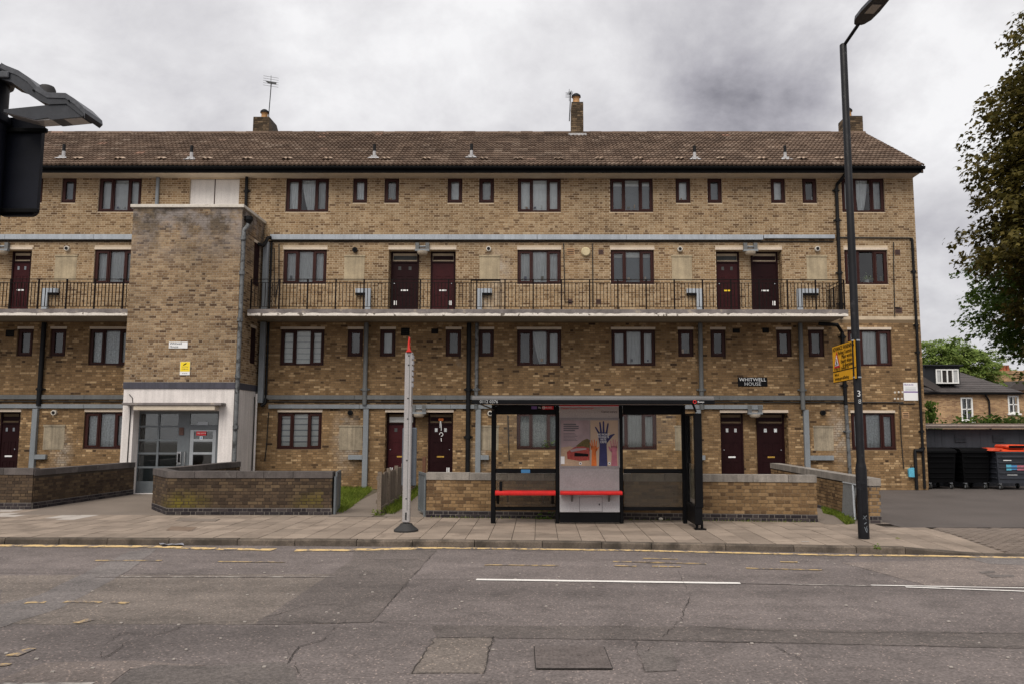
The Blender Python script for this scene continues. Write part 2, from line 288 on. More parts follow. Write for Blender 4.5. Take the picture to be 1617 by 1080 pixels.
M = dict(
    brick_up=brickmat('brick_tan', TAN, grime=0.28, streaks=0.22, spots=[(-1.35, 7.3, 0.45, 0.75), (-1.7, 6.2, 0.6, 0.5)]), brick_low=brickmat('brick_stock', STOCK, grime=0.30, bloom=0.3, streaks=0.25, spots=[(-6.35, 1.6, 0.5, 1.1), (9.9, 1.8, 0.45, 1.1), (-15.7, 1.2, 0.4, 0.8), (-1.9, 1.2, 0.4, 0.7)]),
    brick_tower=brickmat('brick_tower', TOWER, grime=0.3, topstain=(6.9, 8.6)), brick_tower_obj=brickmat('brick_tower_single', TOWER, per='object', grime=0.3),
    brick_garden=brickmat('brick_garden', GARDEN, per='object', grime=0.35), brick_garden_i=brickmat('brick_garden_mass', GARDEN, grime=0.35),
    brick_sooty=brickmat('brick_sooty', SOOTY, per='object', moss=(0.125, 0.098, 0.018)), brick_sooty_i=brickmat('brick_sooty_mass', SOOTY),
    brick_eng=brickmat('brick_engineering', ENGIN, per='object', grime=0.2), brick_eng_i=brickmat('brick_engineering_mass', ENGIN, grime=0.2),
    brick_chim=brickmat('brick_chimney', [(0, (0.05, 0.035, 0.022)), (0.5, (0.11, 0.075, 0.045)), (1, (0.2, 0.14, 0.085))], grime=0.3),
    mortar_up=mat('mortar_pale', (0.48, 0.385, 0.275), 0.95, 0.2), mortar_low=mat('mortar_grimy', (0.165, 0.115, 0.068), 0.95, 0.3, 0.8),
    mortar_tower=brickmat('mortar_tower', [(0, (0.36, 0.29, 0.215)), (1, (0.38, 0.31, 0.23))], grime=0.3, topstain=(6.9, 8.6)), mortar_dark=mat('mortar_dark', (0.045, 0.034, 0.025), 0.95, 0.3), mortar_lime=mat('mortar_lime', (0.155, 0.138, 0.122), 0.95, 0.25),
    frame=mat('maroon_frame', (0.034, 0.0105, 0.0085), 0.5, 0.15, 4, spec=0.16), door=mat('maroon_door', (0.036, 0.0065, 0.008), 0.45, 0.2, 3, spec=0.14, rand=0.3),
    door_dark=mat('dark_maroon_door', (0.015, 0.004, 0.0048), 0.5, 0.2, 3, spec=0.10),
    glass=glass('window_glass', refl=1.7), glass_sh=glass('shelter_glass', (0.94, 0.94, 0.92), 0.35), glass_low=glass('hazy_reflection_glass', (0.80, 0.78, 0.74), 0.4, 0.16, (0.17, 0.155, 0.135)),  # lower shelter pane: hazy reflection painted in as a diffuse layer
    net=mat('net_curtain', (0.58, 0.59, 0.595), 0.9, 0.12, 5, 0.1, 60, rand=0.34), lace=mat('lace_curtain', (0.46, 0.48, 0.49), 0.9, 0.45, 22, 0.35, 90, rand=0.25), blue_grey=mat('blue_grey', (0.20, 0.225, 0.25), 0.8, 0.1, rand=0.25), white_blind=mat('white_blind', (0.62, 0.62, 0.60), 0.7, 0.06),
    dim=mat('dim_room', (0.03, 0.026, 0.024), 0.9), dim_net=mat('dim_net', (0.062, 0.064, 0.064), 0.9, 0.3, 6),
    soffit=mat('soffit_paint', (0.52, 0.45, 0.36), 0.8, 0.12), lintel=mat('concrete_lintel', (0.55, 0.46, 0.37), 0.85, 0.12, 2), black=mat('black_gutter', (0.004, 0.004, 0.0045), 0.6, 0.3, spec=0.08),
    pipe=mat('black_pipe', (0.009, 0.009, 0.010), 0.55, 0.4, 3, spec=0.15, stain=(0.05, 0.05, 0.05), stain_at=(0.64, 0.8)), pipe_grey=mat('weathered_grey_pipe', (0.125, 0.130, 0.134), 0.6, 0.35, 5, stain=(0.035, 0.035, 0.035), stain_at=(0.5, 0.62), sscale=6),
    duct=mat('grey_trunking', (0.195, 0.212, 0.228), 0.5, 0.14, 1.2, spec=0.4, streak=0.15), duct_low=mat('dull_grey_trunking', (0.125, 0.128, 0.128), 0.55, 0.2, 1.2, streak=0.2), duct_pale=mat('pale_grey_trunking', (0.34, 0.37, 0.41), 0.5, 0.14, 1.0, streak=0.25),
    panel=mat('rendered_panel', (0.37, 0.30, 0.20), 0.9, 0.2, 3, streak=0.3), panel_low=mat('grimy_panel', (0.30, 0.25, 0.18), 0.9, 0.3, 4, streak=0.45),
    slab=mat('balcony_concrete', (0.31, 0.28, 0.235), 0.9, 0.22, 1.0, bump=0.3), slab_edge=mat('stained_concrete_edge', (0.17, 0.15, 0.145), 0.9, 0.4, 3, bump=0.4, stain=(0.33, 0.28, 0.22), stain_at=(0.58, 0.7), sscale=3), slab_drip=mat('white_painted_drip', (0.66, 0.61, 0.55), 0.8, 0.25, 5, stain=(0.14, 0.12, 0.10), stain_at=(0.58, 0.64), sscale=5),
    rail=mat('black_railing', (0.007, 0.005, 0.0048), 0.6, 0.4, 6, spec=0.1, stain=(0.06, 0.025, 0.014), stain_at=(0.68, 0.8), sscale=5),
    white_board=mat('white_board', (0.62, 0.585, 0.56), 0.7, 0.06, 1.5, streak=0.12), crack=mat('crack_tar', (0.040, 0.034, 0.031), 0.95), white_render=mat('white_render', (0.67, 0.625, 0.60), 0.85, 0.08, 1.5, streak=0.22, bump=0.15), slate_band=mat('lead_band', (0.060, 0.058, 0.075), 0.6, 0.2, 3, streak=0.3), coping=mat('pale_coping', (0.56, 0.52, 0.46), 0.85, 0.2, 4, stain=(0.2, 0.18, 0.15), stain_at=(0.55, 0.7), sscale=4),
    steel=mat('grey_painted_steel', (0.115, 0.128, 0.138), 0.4, 0.12, 2, spec=0.45), steel_pale=mat('worn_steel', (0.36, 0.38, 0.40), 0.35, 0.15, 3, metal=0.3), chrome=mat('chrome', (0.6, 0.6, 0.6), 0.2, 0.05, metal=1.0),
    tile=None, lead=mat('lead_flashing', (0.40, 0.395, 0.40), 0.6, 0.25, 8, streak=0.2), terracotta=mat('terracotta', (0.42, 0.23, 0.10), 0.8, 0.25, 6), mushroom=mat('vent_tile', (0.36, 0.27, 0.20), 0.85, 0.2),
    cope_dark=mat('weathered_coping', (0.088, 0.076, 0.072), 0.88, 0.35, 3, bump=0.4, rand=0.2, streak=0.2, stain=(0.15, 0.135, 0.125), stain_at=(0.6, 0.75), sscale=5), cope_pale=mat('pale_concrete_coping', (0.25, 0.225, 0.20), 0.88, 0.3, 3, bump=0.3, rand=0.15, streak=0.35),
    slabs=mat('paving', (0.232, 0.185, 0.148), 0.88, 0.22, 1.3, 0.16, 60, bump=0.25, bscale=90, rand=0.16, stain=(0.13, 0.10, 0.078), stain_at=(0.52, 0.75), sscale=1.6), slab_white=mat('pale_paving', (0.36, 0.325, 0.295), 0.85, 0.15, 3), joint=mat('paving_joint', (0.075, 0.060, 0.048), 0.95, 0.3),
    kerb=mat('kerb_granite', (0.110, 0.088, 0.070), 0.9, 0.35, 3, 0.25, 50, bump=0.4, rand=0.3, stain=(0.045, 0.036, 0.028), stain_at=(0.45, 0.65), sscale=2.5), path=mat('tarmac_path', (0.165, 0.135, 0.112), 0.92, 0.15, 1.2, 0.2, 90, bump=0.4, bscale=120), yard=mat('yard_tarmac', (0.092, 0.078, 0.072), 0.9, 0.2, 0.7, 0.25, 100, bump=0.4, bscale=120),
    soil=mat('soil', (0.09, 0.075, 0.05), 0.95, 0.3), ground=mat('ground_cover', (0.12, 0.11, 0.10), 0.95, 0.2, 0.3),
    yellow=None, white_paint=None, iron=mat('cast_iron', (0.108, 0.090, 0.084), 0.65, 0.25, 6, 0.3, 40, bump=0.6, bscale=45), rust=mat('rusty_plate', (0.16, 0.115, 0.085), 0.8, 0.3), dark_gap=mat('dark_gap', (0.012, 0.011, 0.010), 0.95),
    wood=mat('grey_timber', (0.17, 0.135, 0.105), 0.9, 0.2, 3, 0.2, 30, rand=0.2, streak=0.5, bump=0.4), wood_red=mat('red_timber', (0.13, 0.06, 0.035), 0.85, 0.25, 3, streak=0.3),
    sh_black=mat('shelter_black', (0.004, 0.004, 0.005), 0.45, 0.2, spec=0.12), sh_grey=mat('shelter_grey_rail', (0.095, 0.09, 0.088), 0.4, 0.15, spec=0.4), sh_red=mat('red_perch', (0.52, 0.016, 0.015), 0.4, 0.14, 6, spec=0.35), sh_panel=mat('grey_panel', (0.27, 0.245, 0.25), 0.5, 0.06, 2, stain=(0.21, 0.19, 0.195), stain_at=(0.58, 0.75), sscale=2.5), sh_head=mat('pale_header', (0.38, 0.34, 0.33), 0.5, 0.05), sh_white=mat('white_cabinet', (0.45, 0.44, 0.455), 0.45, 0.05),
    white=mat('white_print', (0.74, 0.74, 0.74), 0.5, 0.03, fine=0), red=mat('red_print', (0.55, 0.02, 0.03), 0.5, 0.03, fine=0), blue=mat('blue_print', (0.06, 0.22, 0.45), 0.5, 0.05, fine=0), purple=mat('purple_print', (0.16, 0.09, 0.28), 0.5, 0.05, fine=0),
    ink=mat('black_print', (0.006, 0.006, 0.007), 0.55, 0.05, fine=0, spec=0.08), grey_ink=mat('grey_print', (0.10, 0.09, 0.10), 0.5, 0.05, fine=0), navy=mat('navy_print', (0.022, 0.022, 0.085), 0.5, 0.2, 8), orange=mat('orange_print', (0.52, 0.125, 0.022), 0.5, 0.25, 8), pink=mat('pink_print', (0.36, 0.12, 0.155), 0.5, 0.25, 8), cream=mat('cream_print', (0.42, 0.31, 0.225), 0.5, 0.08, 3, fine=0), lilac=mat('lilac_print', (0.30, 0.225, 0.235), 0.5, 0.2, 4, fine=0), olive=mat('olive_print', (0.10, 0.075, 0.02), 0.5, 0.5, 20), bus_red=mat('bus_red_print', (0.28, 0.045, 0.035), 0.5, 0.4, 20), sand=mat('sand_print', (0.40, 0.28, 0.19), 0.5, 0.15, 8),
    sign_yellow=mat('sign_yellow', (0.72, 0.36, 0.015), 0.45, 0.05, fine=0), cctv_yellow=mat('sticker_yellow', (0.80, 0.60, 0.03), 0.45, 0.05, fine=0), brass=mat('brass', (0.55, 0.33, 0.07), 0.35, 0.1, metal=0.6), brass_yellow=mat('yellow_plate', (0.80, 0.55, 0.03), 0.4, 0.05),
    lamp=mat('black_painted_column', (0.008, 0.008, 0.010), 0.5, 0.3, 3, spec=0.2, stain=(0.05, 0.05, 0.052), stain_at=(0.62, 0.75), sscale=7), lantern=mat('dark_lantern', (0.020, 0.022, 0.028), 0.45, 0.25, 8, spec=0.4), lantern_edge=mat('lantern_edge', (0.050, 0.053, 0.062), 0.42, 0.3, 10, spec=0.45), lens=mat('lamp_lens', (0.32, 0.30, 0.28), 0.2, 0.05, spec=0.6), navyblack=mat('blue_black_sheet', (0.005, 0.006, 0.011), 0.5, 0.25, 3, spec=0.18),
    alu=mat('brushed_alu', (0.42, 0.40, 0.395), 0.38, 0.05, 2, metal=0.35, streak=0.12), stop_red=mat('stop_red', (0.55, 0.03, 0.02), 0.3, 0.05, coat=0.3), rubber=mat('rubber_base', (0.028, 0.027, 0.027), 0.7, 0.2, 8), case=mat('timetable_case', (0.095, 0.108, 0.128), 0.45, 0.1),
    bin_black=mat('black_bin_plastic', (0.0025, 0.0025, 0.003), 0.55, 0.2, spec=0.07), bin_grey=mat('grey_bin_plastic', (0.028, 0.031, 0.040), 0.45, 0.15, spec=0.4), bin_red=mat('orange_red_lid', (0.60, 0.065, 0.02), 0.4, 0.12, 5, spec=0.45), wheel=mat('wheel_rubber', (0.02, 0.02, 0.02), 0.7),
    shed=mat('dark_grey_paint', (0.034, 0.036, 0.044), 0.55, 0.2, 2, streak=0.25), shed_dark=mat('louvre_paint', (0.025, 0.026, 0.032), 0.6, 0.2), fascia=mat('felt_fascia', (0.16, 0.13, 0.11), 0.8, 0.25, 3), fascia_top=mat('pale_felt_edge', (0.33, 0.28, 0.25), 0.85, 0.3, 4),
    house_brick=None, slate=mat('slate_roof', (0.072, 0.062, 0.060), 0.75, 0.25, 2, rand=0.2), dormer=mat('dormer_cladding', (0.014, 0.015, 0.019), 0.6, 0.25), upvc=mat('white_window_paint', (0.78, 0.78, 0.76), 0.45, 0.03), pot_red=mat('red_clay', (0.33, 0.105, 0.055), 0.8, 0.2),
    bark=mat('bark', (0.075, 0.055, 0.04), 0.9, 0.3, 6, bump=0.6), cyan=mat('cyan_plastic', (0.10, 0.38, 0.52), 0.4, 0.1, 20), bottle=mat('clear_plastic', (0.45, 0.55, 0.62), 0.2, 0.2, 30, spec=0.6), film=mat('grey_plastic_film', (0.24, 0.24, 0.27), 0.35, 0.25, 8), leafgreen=mat('dull_leaf', (0.10, 0.105, 0.02), 0.7),
    patch_dark=None, ledge=mat('vent_plate', (0.10, 0.055, 0.045), 0.8, 0.2), ledge_tan=mat('clay_vent', (0.40, 0.24, 0.13), 0.85, 0.2), cable=mat('cable', (0.02, 0.018, 0.016), 0.6), mesh_grey=mat('galvanised_mesh', (0.16, 0.165, 0.165), 0.6, 0.3, 30))

def road_mat(name, col, var=0.16, speck=0.5):
    mt, n, l, p = newmat(name); pos = n.new('ShaderNodeNewGeometry').outputs['Position']
    c = mixc(n, l, 'MULTIPLY', 1.0, col, ramp(n, l, nz(n, l, pos, 0.55, 6, 0.65, (0.5, 1, 1)), [(0.3, 1 - var), (0.7, 1 + var)]))
    c = mixc(n, l, 'MULTIPLY', 1.0, c, ramp(n, l, nz(n, l, pos, 34, 3, 0.75), [(0.28, 0.55), (0.5, 1.0), (0.72, 1.6)]))
    v = n.new('ShaderNodeTexVoronoi'); v.inputs['Scale'].default_value = 45; l.new(pos, v.inputs['Vector'])
    sp = n.new('ShaderNodeSeparateColor'); l.new(v.outputs['Color'], sp.inputs[0])
    c = mixc(n, l, 'MIX', mth(n, l, 'MULTIPLY', mth(n, l, 'GREATER_THAN', sp.outputs[0], 0.93), mth(n, l, 'LESS_THAN', v.outputs['Distance'], 0.42)), c, mixc(n, l, 'MULTIPLY', 1.0, col, (1 + 3 * speck, 1 + 2.7 * speck, 1 + 2.4 * speck)))
    c = mixc(n, l, 'MULTIPLY', 0.5, c, ramp(n, l, nz(n, l, pos, 0.32, 5, 0.7, (0.12, 1.4, 1), (3, 0, 0)), [(0.34, 0.45), (0.62, 1.2)]))
    c = mixc(n, l, 'MULTIPLY', 0.6, c, ramp(n, l, nz(n, l, pos, 1.7, 7, 0.75), [(0.33, 0.55), (0.52, 1.05), (0.7, 1.15)]))
    l.new(c, p.inputs['Base Color']); p.inputs['Roughness'].default_value = 0.78; p.inputs['Specular IOR Level'].default_value = 0.35
    bm = n.new('ShaderNodeBump'); bm.inputs['Strength'].default_value = 0.7; bm.inputs['Distance'].default_value = 0.008
    l.new(nz(n, l, pos, 55, 5, 0.7), bm.inputs['Height']); l.new(bm.outputs[0], p.inputs['Normal'])
    return mt
def paint_mat(name, col, under, keep=(0.40, 0.52), scale=6):   # worn road paint: chips let the asphalt colour through
    mt, n, l, p = newmat(name); pos = n.new('ShaderNodeNewGeometry').outputs['Position']
    c = mixc(n, l, 'MIX', ramp(n, l, nz(n, l, pos, scale, 6, 0.75), [(keep[0], 0.0), (keep[1], 1.0)]), under, col)
    c = mixc(n, l, 'MULTIPLY', 1.0, c, ramp(n, l, nz(n, l, pos, 40, 3), [(0.3, 0.8), (0.7, 1.12)]))
    l.new(c, p.inputs['Base Color']); p.inputs['Roughness'].default_value = 0.75; return mt
ASPH = (0.134, 0.113, 0.107)
M['road'] = road_mat('asphalt', ASPH); M['patch_dark'] = road_mat('asphalt_dark', (0.108, 0.091, 0.084), 0.14); M['patch_pale'] = road_mat('asphalt_pale', (0.170, 0.140, 0.126), 0.12); M['patch_brown'] = road_mat('asphalt_brown', (0.148, 0.124, 0.108), 0.12); M['patch_smooth'] = road_mat('asphalt_smooth', (0.116, 0.100, 0.093), 0.08, 0.15); M['patch_blue'] = road_mat('asphalt_blue', (0.146, 0.130, 0.125), 0.1, 0.3)
M['yellow'] = paint_mat('yellow_road_paint', (0.60, 0.42, 0.19), ASPH, (0.44, 0.50), 7); M['yellow_worn'] = paint_mat('worn_yellow_paint', (0.46, 0.32, 0.15), ASPH, (0.43, 0.55)); M['white_paint'] = paint_mat('white_road_paint', (0.70, 0.67, 0.64), ASPH, (0.30, 0.40)); M['white_worn'] = paint_mat('worn_white_paint', (0.38, 0.35, 0.32), ASPH, (0.48, 0.58), 4)
def tile_mat(name, per):
    mt, n, l, p = newmat(name); g = n.new('ShaderNodeNewGeometry'); pos = g.outputs['Position']
    r = g.outputs['Random Per Island'] if per == 'island' else n.new('ShaderNodeObjectInfo').outputs['Random']
    c = ramp(n, l, r, [(0, (0.085, 0.056, 0.040)), (0.5, (0.122, 0.083, 0.060)), (0.9, (0.150, 0.105, 0.077)), (0.985, (0.20, 0.15, 0.115)), (1, (0.24, 0.14, 0.10))])
    c = mixc(n, l, 'MULTIPLY', 1.0, c, ramp(n, l, nz(n, l, pos, 1.1, 6, 0.7), [(0.3, 0.7), (0.7, 1.25)]))
    c = mixc(n, l, 'MULTIPLY', 1.0, c, ramp(n, l, nz(n, l, pos, 30, 3), [(0.3, 0.7), (0.7, 1.3)]))
    l.new(c, p.inputs['Base Color']); p.inputs['Roughness'].default_value = 0.9; p.inputs['Specular IOR Level'].default_value = 0.2; return mt
M['tile'] = tile_mat('roof_tile_mass', 'island'); M['tile_obj'] = tile_mat('roof_tile_single', 'object')
def house_brick():
    mt, n, l, p = newmat('house_brick'); pos = n.new('ShaderNodeNewGeometry').outputs['Position']
    mp = n.new('ShaderNodeMapping'); mp.inputs['Rotation'].default_value = (math.radians(90), 0, 0); l.new(pos, mp.inputs[0])
    b = n.new('ShaderNodeTexBrick'); l.new(mp.outputs[0], b.inputs[0]); b.inputs['Scale'].default_value = 1.0
    b.inputs['Brick Width'].default_value = 0.225; b.inputs['Row Height'].default_value = 0.075; b.inputs['Mortar Size'].default_value = 0.008; b.inputs['Bias'].default_value = 0.0
    b.inputs['Color1'].default_value = (0.25, 0.13, 0.062, 1); b.inputs['Color2'].default_value = (0.50, 0.31, 0.155, 1); b.inputs['Mortar'].default_value = (0.30, 0.24, 0.17, 1)
    c = mixc(n, l, 'MULTIPLY', 1.0, b.outputs[0], ramp(n, l, nz(n, l, pos, 0.9, 5), [(0.3, 0.7), (0.7, 1.2)]))
    l.new(c, p.inputs['Base Color']); p.inputs['Roughness'].default_value = 0.9; return mt
M['house_brick'] = house_brick()
def leaf_mat(name, a, b, trans=0.35):
    mt = bpy.data.materials.new(name); mt.use_nodes = True; n = mt.node_tree.nodes; l = mt.node_tree.links; n.clear()
    o = n.new('ShaderNodeOutputMaterial'); g = n.new('ShaderNodeNewGeometry')
    c = ramp(n, l, g.outputs['Random Per Island'], [(0, a), (1, b)])
    c = mixc(n, l, 'MULTIPLY', 1.0, c, ramp(n, l, nz(n, l, g.outputs['Position'], 0.7, 4), [(0.3, 0.75), (0.7, 1.3)]))
    d = n.new('ShaderNodeBsdfPrincipled'); d.inputs['Roughness'].default_value = 0.55; d.inputs['Specular IOR Level'].default_value = 0.12; l.new(c, d.inputs['Base Color'])
    t = n.new('ShaderNodeBsdfTranslucent'); l.new(c, t.inputs[0])
    x = n.new('ShaderNodeMixShader'); x.inputs[0].default_value = trans; l.new(d.outputs[0], x.inputs[1]); l.new(t.outputs[0], x.inputs[2]); l.new(x.outputs[0], o.inputs[0])
    return mt
M['leaf_dark'] = leaf_mat('maple_leaf', (0.046, 0.044, 0.010), (0.135, 0.105, 0.026), 0.38); M['leaf_green'] = leaf_mat('green_leaf', (0.05, 0.095, 0.014), (0.13, 0.19, 0.035), 0.4); M['leaf_far'] = leaf_mat('far_leaf', (0.13, 0.20, 0.05), (0.31, 0.39, 0.12), 0.5)
M['grass'] = leaf_mat('grass_blade', (0.08, 0.13, 0.015), (0.20, 0.24, 0.04), 0.4)

# ------------------------------------------------------------------ setting: ground, road, kerb, pavement
def sheet(name, pts, z, mt, parent=None, kind='structure', label=None):
    mb = MB(); mb.poly([(p[0], p[1], z) for p in pts])
    return build(mb, name, mt, parent, kind=kind, label=label)
KERB = [(-40, 15.1), (-12, 14.62), (-9.67, 14.58), (-4.86, 14.47), (-1.91, 14.35), (0.32, 14.25), (2.71, 14.0), (4.8, 13.77), (6.1, 13.6), (7.2, 13.48), (8.5, 13.38), (14, 12.6), (40, 9.0)]
def ky(x):
    for (a, b), (c, d) in zip(KERB, KERB[1:]):
        if x <= c: return b + (d - b) * (x - a) / (c - a)
    return KERB[-1][1]
ground = sheet('ground', [(-300, -80), (300, -80), (300, 500), (-300, 500)], -0.18, M['ground'], kind='structure')
road = sheet('road', [(-60, -12), (60, -12), (60, 6)] + [(x, y + 0.1) for x, y in reversed(KERB)], -0.11, M['road'], kind='structure')
def mark(name, pix, mt, dz=0.004, jit=0.0, label=None):   # a flat sheet of the road surface bounded by points read off the photograph
    pts = [gp(px, py, -0.11) for px, py in pix]
    if jit:
        q = []
        for a, b in zip(pts, pts[1:] + pts[:1]):
            k = max(1, int((b - a).length / 0.25))
            for i in range(k):
                p = a.lerp(b, i / k); q.append(p + Vector((rng.uniform(-jit, jit), rng.uniform(-jit, jit), 0)))
        pts = q
    mb = MB(); mb.poly([(p.x, p.y, -0.11 + dz) for p in pts])
    return build(mb, name, mt, road, label=label)
def stripe(name, p0, p1, w, mt, dz=0.009, n=1, jit=0.0):
    a = gp(*p0, -0.11); b = gp(*p1, -0.11); d = (b - a).normalized(); s = Vector((-d.y, d.x, 0))
    n = max(2, int((b - a).length / 0.15)); up, dn = [], []
    for i in range(n + 1):
        p = a.lerp(b, i / n)
        up.append(p + s * (w / 2 + rng.uniform(-jit, jit))); dn.append(p - s * (w / 2 + rng.uniform(-jit, jit)))
    mb = MB()
    for i in range(n): mb.quad(*[(q.x, q.y, -0.11 + dz) for q in (dn[i], dn[i + 1], up[i + 1], up[i])])
    return build(mb, name, mt, road)
mark('asphalt_patch', [(690, 868), (640, 922), (588, 982), (470, 985), (400, 986), (520, 908), (556, 884), (560, 867)], M['patch_dark'], 0.004, 0.01, 'dark trench repair running across the lane')
mark('asphalt_patch', [(-30, 1000), (-30, 962), (60, 940), (205, 870), (248, 866), (205, 900), (95, 960)], M['patch_blue'], 0.004, 0.015, 'pale bluish repair strip crossing the lane')
mark('asphalt_patch', [(165, 1090), (205, 1058), (240, 1050), (330, 1052), (400, 1046), (455, 1046), (468, 1062), (470, 1090)], M['patch_smooth'], 0.005, 0.01, 'smooth dark reinstatement at the near edge')
mark('asphalt_patch', [(-20, 1078), (70, 1046), (200, 1043), (330, 1050), (205, 1056), (160, 1090), (-20, 1095)], M['patch_pale'], 0.004, 0.012, 'worn pale asphalt beside the smooth repair')
mark('asphalt_patch', [(686, 1008), (778, 1006), (764, 1063), (648, 1063)], M['patch_brown'], 0.004, 0.012, 'square brownish cut left of the manhole')
mark('asphalt_patch', [(1330, 888), (1420, 886), (1640, 880), (1640, 926), (1470, 926)], M['patch_pale'], 0.004, 0.01, 'pinkish repaired stretch by the dropped kerb')
mark('asphalt_patch', [(1525, 881), (1640, 880), (1640, 893), (1560, 890)], M['patch_blue'], 0.007, 0.01)
mark('asphalt_patch', [(680, 988), (1080, 989), (1640, 1000), (1640, 1024), (1240, 1015), (1000, 1010), (690, 1006)], M['patch_dark'], 0.004, 0.01, 'long dark utility trench along the lane')
mark('asphalt_patch', [(1005, 1028), (1062, 1026), (1070, 1058), (1018, 1060)], M['patch_smooth'], 0.005, 0.02)
mark('asphalt_patch', [(0, 908), (520, 906), (560, 912), (520, 985), (0, 985)], M['patch_brown'], 0.002, 0.02)
for a in ([(1545, 903), (1570, 901), (1572, 904), (1550, 906)], [(1555, 907), (1600, 908), (1604, 911), (1565, 912)]): mark('asphalt_patch', a, M['patch_smooth'], 0.008, 0.01)
def crack(pix, w=0.014):
    pts = [gp(px, py, -0.11) for px, py in pix]; fine = []
    for a, b in zip(pts, pts[1:]):
        k = max(2, int((b - a).length / 0.06))
        for i in range(k): fine.append(a.lerp(b, i / k) + Vector((rng.gauss(0, 0.010), rng.gauss(0, 0.012), 0)))
    fine.append(pts[-1]); mb = MB(); z = -0.11 + 0.0115
    sm = 1.0
    L_, R_ = [], []
    for i, p in enumerate(fine):
        d = (fine[min(i + 1, len(fine) - 1)] - fine[max(i - 1, 0)]); d.normalize(); s = Vector((-d.y, d.x, 0))
        sm = max(0.15, min(1.6, sm + rng.gauss(0, 0.35))); L_.append(p + s * w * sm / 2); R_.append(p - s * w * sm / 2)
    for i in range(len(fine) - 1): mb.quad(*[(q.x, q.y, z) for q in (R_[i], R_[i + 1], L_[i + 1], L_[i])])
    build(mb, 'crack', M['crack'], road)
for c in ([(-10, 1046), (60, 1050), (130, 1046), (190, 1000), (255, 1000), (270, 985)], [(165, 1040), (200, 1015), (265, 998), (300, 985), (395, 981), (440, 970), (490, 955), (540, 955)], [(420, 981), (530, 984), (590, 982), (690, 980)],
          [(155, 1030), (180, 1055), (260, 1052), (330, 1056)], [(455, 1050), (470, 1022), (512, 1010), (524, 994), (545, 980)], [(455, 1030), (480, 1075), (500, 1085)], [(650, 1063), (686, 1008), (778, 1006), (764, 1062)], [(560, 1068), (650, 1063), (764, 1063), (752, 1085)],
          [(0, 905), (180, 905), (400, 908)], [(1000, 1010), (1080, 1013), (1240, 1016), (1420, 1020), (1640, 1022)], [(1080, 988), (1180, 995), (1350, 999), (1640, 1001)], [(1225, 1022), (1280, 1050), (1310, 1065)], [(1004, 1012), (1008, 1040), (1020, 1060), (1055, 1062)],
          [(555, 883), (600, 884), (690, 883)], [(570, 890), (620, 892)], [(-10, 920), (130, 925), (260, 924)], [(590, 982), (640, 985), (690, 988), (830, 989), (1000, 990)], [(1240, 886), (1340, 887)], [(690, 868), (588, 982)], [(640, 915), (750, 915)], [(1020, 1030), (1075, 980), (1090, 940), (1070, 900)]):
    crack(c, rng.uniform(0.003, 0.009))
stripe('road_line', (752, 915), (1169, 921), 0.11, M['white_paint'], jit=0.006)
stripe('road_line', (1375, 924), (1640, 929), 0.05, M['white_paint'], jit=0.006); stripe('road_line', (1430, 927), (1640, 934.5), 0.06, M['white_paint'], jit=0.006)
stripe('road_line', (1169, 921), (1375, 925), 0.04, M['white_worn'], jit=0.01); stripe('road_line', (150, 911), (530, 911), 0.05, M['white_worn'], jit=0.012); stripe('road_line', (-20, 1085), (140, 1084), 0.18, M['white_worn'], jit=0.01)
kpx = [(-30, 861), (240, 863), (330, 866), (432, 868), (466, 869), (560, 868), (690, 865), (1000, 869), (1300, 876), (1460, 877.5), (1640, 881)]
for i in range(len(kpx) - 1):
    if i == 3: continue
    stripe('yellow_line', kpx[i], kpx[i + 1], 0.23 if i < 6 else 0.15, M['yellow'], jit=0.03 if i < 6 else 0.008)
for a, b in (((103, 950), (160, 951)), ((176, 951), (203, 952)), ((40, 952), (72, 951)), ((120, 984), (143, 978)), ((18, 1036), (50, 1024)), ((0, 1052), (8, 1048))): stripe('yellow_line', a, b, 0.10, M['yellow_worn'], jit=0.02)
for a, b in (((765, 892), (882, 893)), ((968, 886.5), (1060, 888)), ((1015, 881.5), (1070, 883)), ((970, 893), (1005, 894)), ((1030, 894), (1075, 895)), ((1020, 888), (1115, 890)), ((1178, 897), (1298, 900)), ((1232, 887), (1260, 887.5)), ((150, 885), (255, 885)), ((345, 886.5), (450, 887.5))): stripe('yellow_line', a, b, 0.075, M['yellow_worn'], jit=0.01)

kerb = sheet('kerb', [(x, y + 0.02) for x, y in KERB] + [(x, y + 0.14) for x, y in reversed(KERB)], -0.112, M['joint'])
def kerb_top(x): return 0.0 if x < 6.1 else max(-0.085, -0.085 * (x - 6.1) / 1.1)
x = -14.5; kst = []
while x < 16:
    w = rng.uniform(0.85, 1.25); x1 = x + w
    if x < 6.1 < x1: x1 = 6.1
    a, b = Vector((x + 0.006, ky(x), 0)), Vector((x1 - 0.006, ky(x1), 0)); jz = rng.uniform(-0.006, 0.004); jy = rng.uniform(-0.008, 0.008)
    mb = MB(); n = 4; zt0, zt1 = kerb_top(x) + jz, kerb_top(x1) + jz
    prof = [(0.0, -0.112), (0.004, -0.02), (0.02, 0.0), (0.15, 0.002), (0.15, -0.112)]
    va = [(a.x, a.y + p + jy, (zt0 + q if q > -0.1 else -0.112)) for p, q in prof]; vb = [(b.x, b.y + p + jy, (zt1 + q if q > -0.1 else -0.112)) for p, q in prof]
    for i in range(4): mb.quad(va[i], vb[i], vb[i + 1], va[i + 1])
    mb.poly(list(reversed(va))); mb.poly(vb); build(mb, 'kerb_stone', M['kerb'], kerb); x = x1

